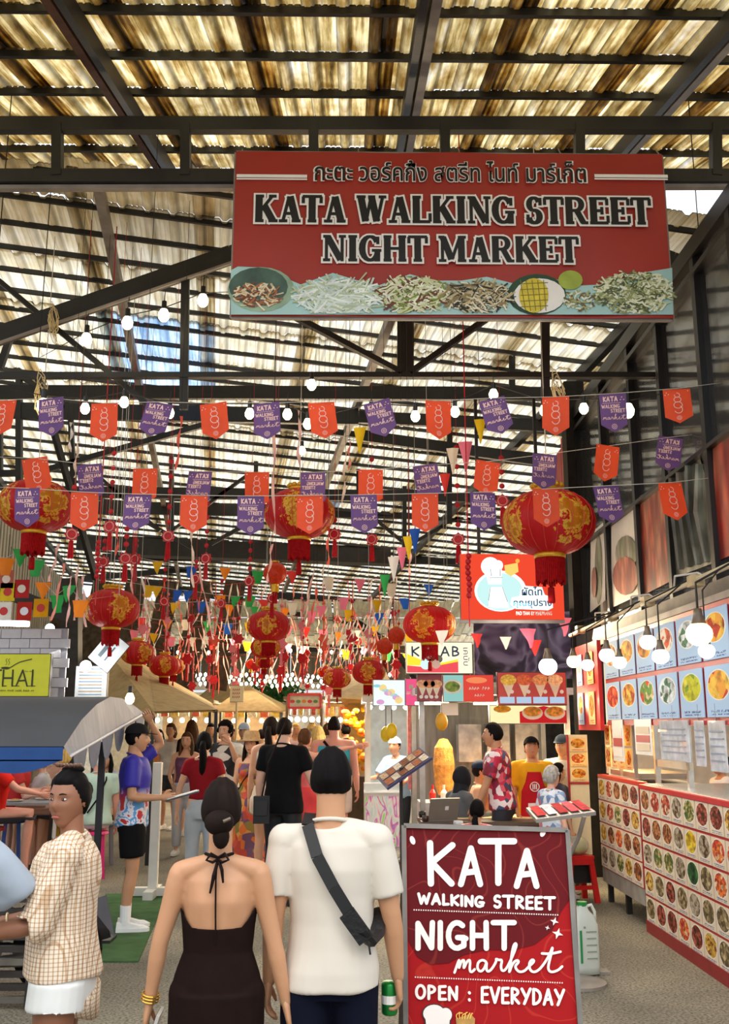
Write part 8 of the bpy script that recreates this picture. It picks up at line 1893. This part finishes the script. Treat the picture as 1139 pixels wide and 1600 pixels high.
for i, (px, py, c, r_, h_, lb) in enumerate(((640, 1270, '#1a1614', .04, .07, 'small black pot on the left end of the table'), (655, 1276, '#3a2a24', .035, .06, 'brown cup next to the small black pot'), (716, 1283, '#c8ccd0', .05, .05, 'silver bowl right of the laptop'))):
    q_ = G(px, py + 8, tz); t = thing('table_pot', lb, 'pot', (max(q_.x, tp.x - .68), q_.y, tz)); MB().lathe([(.001, 0), (r_*.8, 0), (r_, h_*.5), (r_*.9, h_), (r_*.8, h_), (r_*.8, h_*.2), (.001, h_*.15)], 14).build('pot', mat(c, rough=.3, var=.1), t, True)
# tilted menu stand with photos, on a black pole
ms_ = thing('menu_stand', 'black floor stand holding a tilted picture menu, left of the red sign', 'stand', at_feet(626, 9.4))
a, b, c_ = P(588, 1222, 9.5), P(662, 1170, 9.7), P(604, 1230, 9.0)
lo = Vector(ms_.location); pa, pb, pc = P(588, 1214, 9.7) - lo, P(655, 1168, 9.7) - lo, P(604, 1232, 9.2) - lo; pd = pb + (pc - pa)
nrm_ = (pb - pa).cross(pc - pa).normalized()*.02
if nrm_.z < 0: nrm_ = -nrm_
mb = MB(); mb.add([pa, pb, pd, pc, pa - nrm_, pb - nrm_, pd - nrm_, pc - nrm_], [(0, 1, 2, 3), (7, 6, 5, 4), (0, 4, 5, 1), (1, 5, 6, 2), (2, 6, 7, 3), (3, 7, 4, 0)]); mb.build('menu_tray', mat('#3c3a60', rough=.4, var=.1), ms_)
for k in range(6):
    u0, u1 = .05 + k*.155, .19 + k*.155; sgn = 1 if nrm_.z > 0 else -1; of = nrm_*.25*sgn
    for v0, v1 in ((.08, .46), (.54, .92)):
        mb = MB(); mb.poly([pa + (pb-pa)*u + (pc-pa)*v + of for u, v in ((u0, v0), (u1, v0), (u1, v1), (u0, v1))]); mb.build('menu_photo', mat(['#c8a884', '#a86a4a', '#d8c8b0', '#8a5a40'][(k + int(v0*10)) % 4], rough=.75, var=.4, scale=30), ms_)
mid = (pb + pc)/2
MB().bar((0, 0, 0), (0, 0, mid.z), .03).bar((0, 0, mid.z - .02), mid, .03).build('pole', black, ms_); MB().lathe([(.001, 0), (.20, 0), (.20, .025), (.02, .04), (.001, .04)], 20).build('base', black, ms_)
# second tilted stand on the right with red tray
r0, r1, r2, r3 = P(822, 1262, 7.6), P(905, 1250, 7.8), P(931, 1268, 7.2), P(838, 1280, 7.1)
rt = thing('menu_stand', 'curved grey stand with a tilted red picture menu, right of the red sign', 'stand', (r3.x + .2, 7.3, 0)); lo = Vector(rt.location)
vs = [p - lo for p in (r0, r1, r2, r3)]; mb = MB(); mb.add(vs + [v - V(0, 0, .025) for v in vs], [(0, 1, 2, 3), (7, 6, 5, 4), (0, 4, 5, 1), (1, 5, 6, 2), (2, 6, 7, 3), (3, 7, 4, 0)]); mb.build('tray', mat('#8a8680', rough=.4, var=.15), rt)
for k in range(5):
    u0, u1 = .04 + k*.19, .20 + k*.19; mb = MB(); mb.poly([(vs[0] + (vs[1]-vs[0])*u + (vs[3]-vs[0])*v + (vs[2]-vs[3]-(vs[1]-vs[0]))*u*v + V(0, 0, .012)) for u, v in ((u0, .1), (u1, .1), (u1, .9), (u0, .9))]); mb.build('menu_photo', mat(['#c8262e', '#e8d8d8', '#b01c28', '#d8505a', '#c03038'][k], rough=.8, var=.4, scale=25), rt)
mb = MB(); mb.tube([vs[2]*.8 + vs[3]*.2 - V(0, 0, .02), (vs[2]*.75 + vs[3]*.25) + V(0, .1, -.16), (vs[2]*.6 + vs[3]*.4) + V(0, .2, -.32), V(.1, .1, .6), V(.1, .1, 0)], .016, 8); mb.build('pole', greysteel, rt); MB().lathe([(.001, 0), (.2, 0), (.2, .02), (.001, .03)], 20, (.1, .1, 0)).build('base', greysteel, rt)
# ---- plastic jug, red stool, bag
g_ = G(914, 1522); jg = thing('plastic_jug', 'large white plastic jug with green cap and green label on the ground', 'jug', g_, R(10))
def lo_(w_, d_, z, r_=.3): return [((w_/2*(abs(math.cos(a))**.5)*(1 if math.cos(a) > 0 else -1)), (d_/2*(abs(math.sin(a))**.5)*(1 if math.sin(a) > 0 else -1)), z) for a in [2*PI*k/20 for k in range(20)]]
mb = MB(); secs = [(.10, .08, 0), (.20, .15, .01), (.205, .155, .06), (.205, .155, .26), (.20, .15, .34), (.15, .12, .40), (.08, .08, .44), (.06, .06, .47)]
for a in secs: mb.v += lo_(*a)
for i in range(len(secs)-1):
    for k in range(20): mb.f.append([i*20+k, i*20+(k+1) % 20, (i+1)*20+(k+1) % 20, (i+1)*20+k]); mb.mi.append(0)
mb.build('bottle', mat('#dfe6de', rough=.35, var=.04, tr=.3), jg, True); MB().lathe([(.034, 0), (.036, .03), (.001, .03)], 16, (0, 0, .465)).build('cap', mat('#1f8a3c', rough=.4, var=.05), jg)
MB().tube([(.03, 0, .46), (.07, 0, .47), (.095, 0, .42), (.095, 0, .36)], .012, 8).build('handle', mat('#dfe6de', rough=.35, var=.04), jg, True)
MB().box((-.05, -.079, .2), (.016, .004, .22)).build('green_stripe', mat('#1f8a4a', var=0), jg); mb = MB()
for k in range(5): mb.box((.03, -.0795, .30 - k*.045), (.08 - .01*(k % 2), .003, .008))
mb.box((-.02, -.0795, .33), (.015, .003, .015)); mb.build('label_print', mat('#8a9a8e', var=0), jg)
g_ = G(908, 1412); rsn = thing('plastic_stool', 'bright red plastic stool behind the white jug', 'stool', (g_.x, g_.y + .15, 0), R(12)); rdm = mat('#cf1f1c', rough=.35, var=.05)
MB().box((0, 0, .44), (.28, .28, .03)).build('seat', rdm, rsn)
for a, b in ((-1, -1), (1, -1), (-1, 1), (1, 1)): MB().bar((a*.11, b*.11, .43), (a*.15, b*.15, 0), .055, .03).build('leg', rdm, rsn)
for yy_, zz_, hh_ in ((-.135, .40, .06), (.135, .40, .06), (-.14, .15, .04)): MB().box((0, yy_, zz_), (.24, .02, hh_)).build('stool_rail', rdm, rsn)
bgq = thing('grocery_bag', 'clear bag of limes and rice resting on the red stool', 'bag', (g_.x, g_.y + .15, .456)); mb = MB()
for k in range(9): mb.ball((.07*math.cos(k*2.4), .07*math.sin(k*2.4), .05 + .035*(k // 4)), .035, 8, 6)
mb.build('limes', mat('#b8c83a', rough=.4, var=.2), bgq, True); MB().ball((0, 0, .09), (.14, .13, .10), 14, 10).build('bag_film', mat('#e8e4d0', rough=.2, var=.1, alpha=.45), bgq, True)
g_ = G(924, 1522); MB().box((g_.x + .03, g_.y + .03, .01), (.20, .12, .02)).build('floor_block', mat('#8a847a', rough=.7, var=.2), label='flat grey block on the ground by the jug', cat='block')
# ================================================================== motorcycle with side rack at the lower left
g_ = G(85, 1558); mc = thing('motorcycle', 'parked motorcycle with a slatted metal side rack, lower left behind the checked shirt woman', 'motorcycle', (g_.x, g_.y, 0))
tyre = mat('#141414', rough=.7, var=.15); met = mat('#9a9690', rough=.3, metal=.8, var=.2)
def torus(mb, c, R_, r_, n=40): mb.tube([(c[0] + R_*math.cos(2*PI*k/n), c[1], c[2] + R_*math.sin(2*PI*k/n)) for k in range(n+1)], r_, 10, False, (0, 1, 0))
for x0 in (0, -1.25):
    mb = MB(); torus(mb, (x0, 0, .30), .255, .045); mb.build('tyre', tyre, mc, True)
    mb = MB(); torus(mb, (x0, 0, .30), .205, .014); mb.tube([(x0, -.06, .3), (x0, .06, .3)], .045, 12)
    for k in range(18): a = 2*PI*k/18; mb.tube([(x0 + .04*math.cos(a), .02*(k % 2*2-1), .3 + .04*math.sin(a)), (x0 + .2*math.cos(a + .15), 0, .3 + .2*math.sin(a + .15))], .003, 4)
    mb.build('spoked_wheel', met, mc)
mb = MB(); mb.tube([(.30*math.cos(a) , 0, .30 + .31*math.sin(a)) for a in [R(10 + 14*k) for k in range(10)]], [(.06, .012)]*10, 8, True, (0, 1, 0)); mb.build('mudguard', mat('#2a2628', rough=.3, metal=.3), mc, True)
mb = MB(); mb.tube([(0, -.08, .3), (-.25, -.1, .55), (-.6, -.08, .62), (-1.0, 0, .8), (-1.05, 0, .95)], .022, 8); mb.tube([(0, -.09, .3), (-.3, -.1, .34), (-.75, -.08, .32)], .022, 8); mb.tube([(-1.25, -.06, .3), (-1.1, -.05, .85)], .02, 8); mb.build('frame', mat('#1c1a1c', rough=.4, metal=.4), mc, True)
MB().ball((-.55, 0, .42), (.20, .12, .15), 14, 10).box((-.55, 0, .30), (.3, .2, .12)).build('engine', mat('#5a5856', rough=.4, metal=.7, var=.3), mc)
MB().ball((-.35, 0, .74), (.33, .13, .06), 16, 8).build('seat', mat('#18161a', rough=.5), mc, True); MB().ball((-.80, 0, .74), (.22, .13, .12), 16, 10).build('fuel_tank', mat('#5a1a1c', rough=.25, coat=.5), mc, True)
mb = MB(); mb.tube([(.12, -.10, .30), (-.2, -.13, .26), (-.6, -.12, .22)], [.04, .045, .02], 10); mb.tube([(-1.0, -.3, 1.0), (-1.05, 0, .98), (-1.0, .3, 1.0)], .014, 8); mb.build('exhaust_and_bars', met, mc, True)
mb = MB(); mb.add([(.22, -.16, .62), (.42, -.18, .40), (.34, -.14, .66)], [(0, 1, 2)]); mb.add([(.22, -.155, .62), (.42, -.175, .40), (.34, -.135, .66)], [(2, 1, 0)]); mb.build('side_fin', mat('#4a484a', rough=.4, metal=.5), mc)
for k in range(9):
    MB().box((-.62, -.30, .06 + k*.075), (1.15, .025 + .015*(k % 2), .04)).build('rack_slat', mat('#3a3532', rough=.5, metal=.5, var=.3) if k % 3 else mat('#7a756c', rough=.4, metal=.7, var=.2), mc)
MB().box((-1.15, -.30, .38), (.04, .05, .72)).box((-.08, -.30, .38), (.04, .05, .72)).box((-.62, -.16, .74), (1.15, .3, .03)).build('rack_frame', steel, mc)
MB().box((-.75, -.2, .86), (.35, .22, .2)).build('red_box', mat('#6a241c', rough=.4, var=.2), mc)
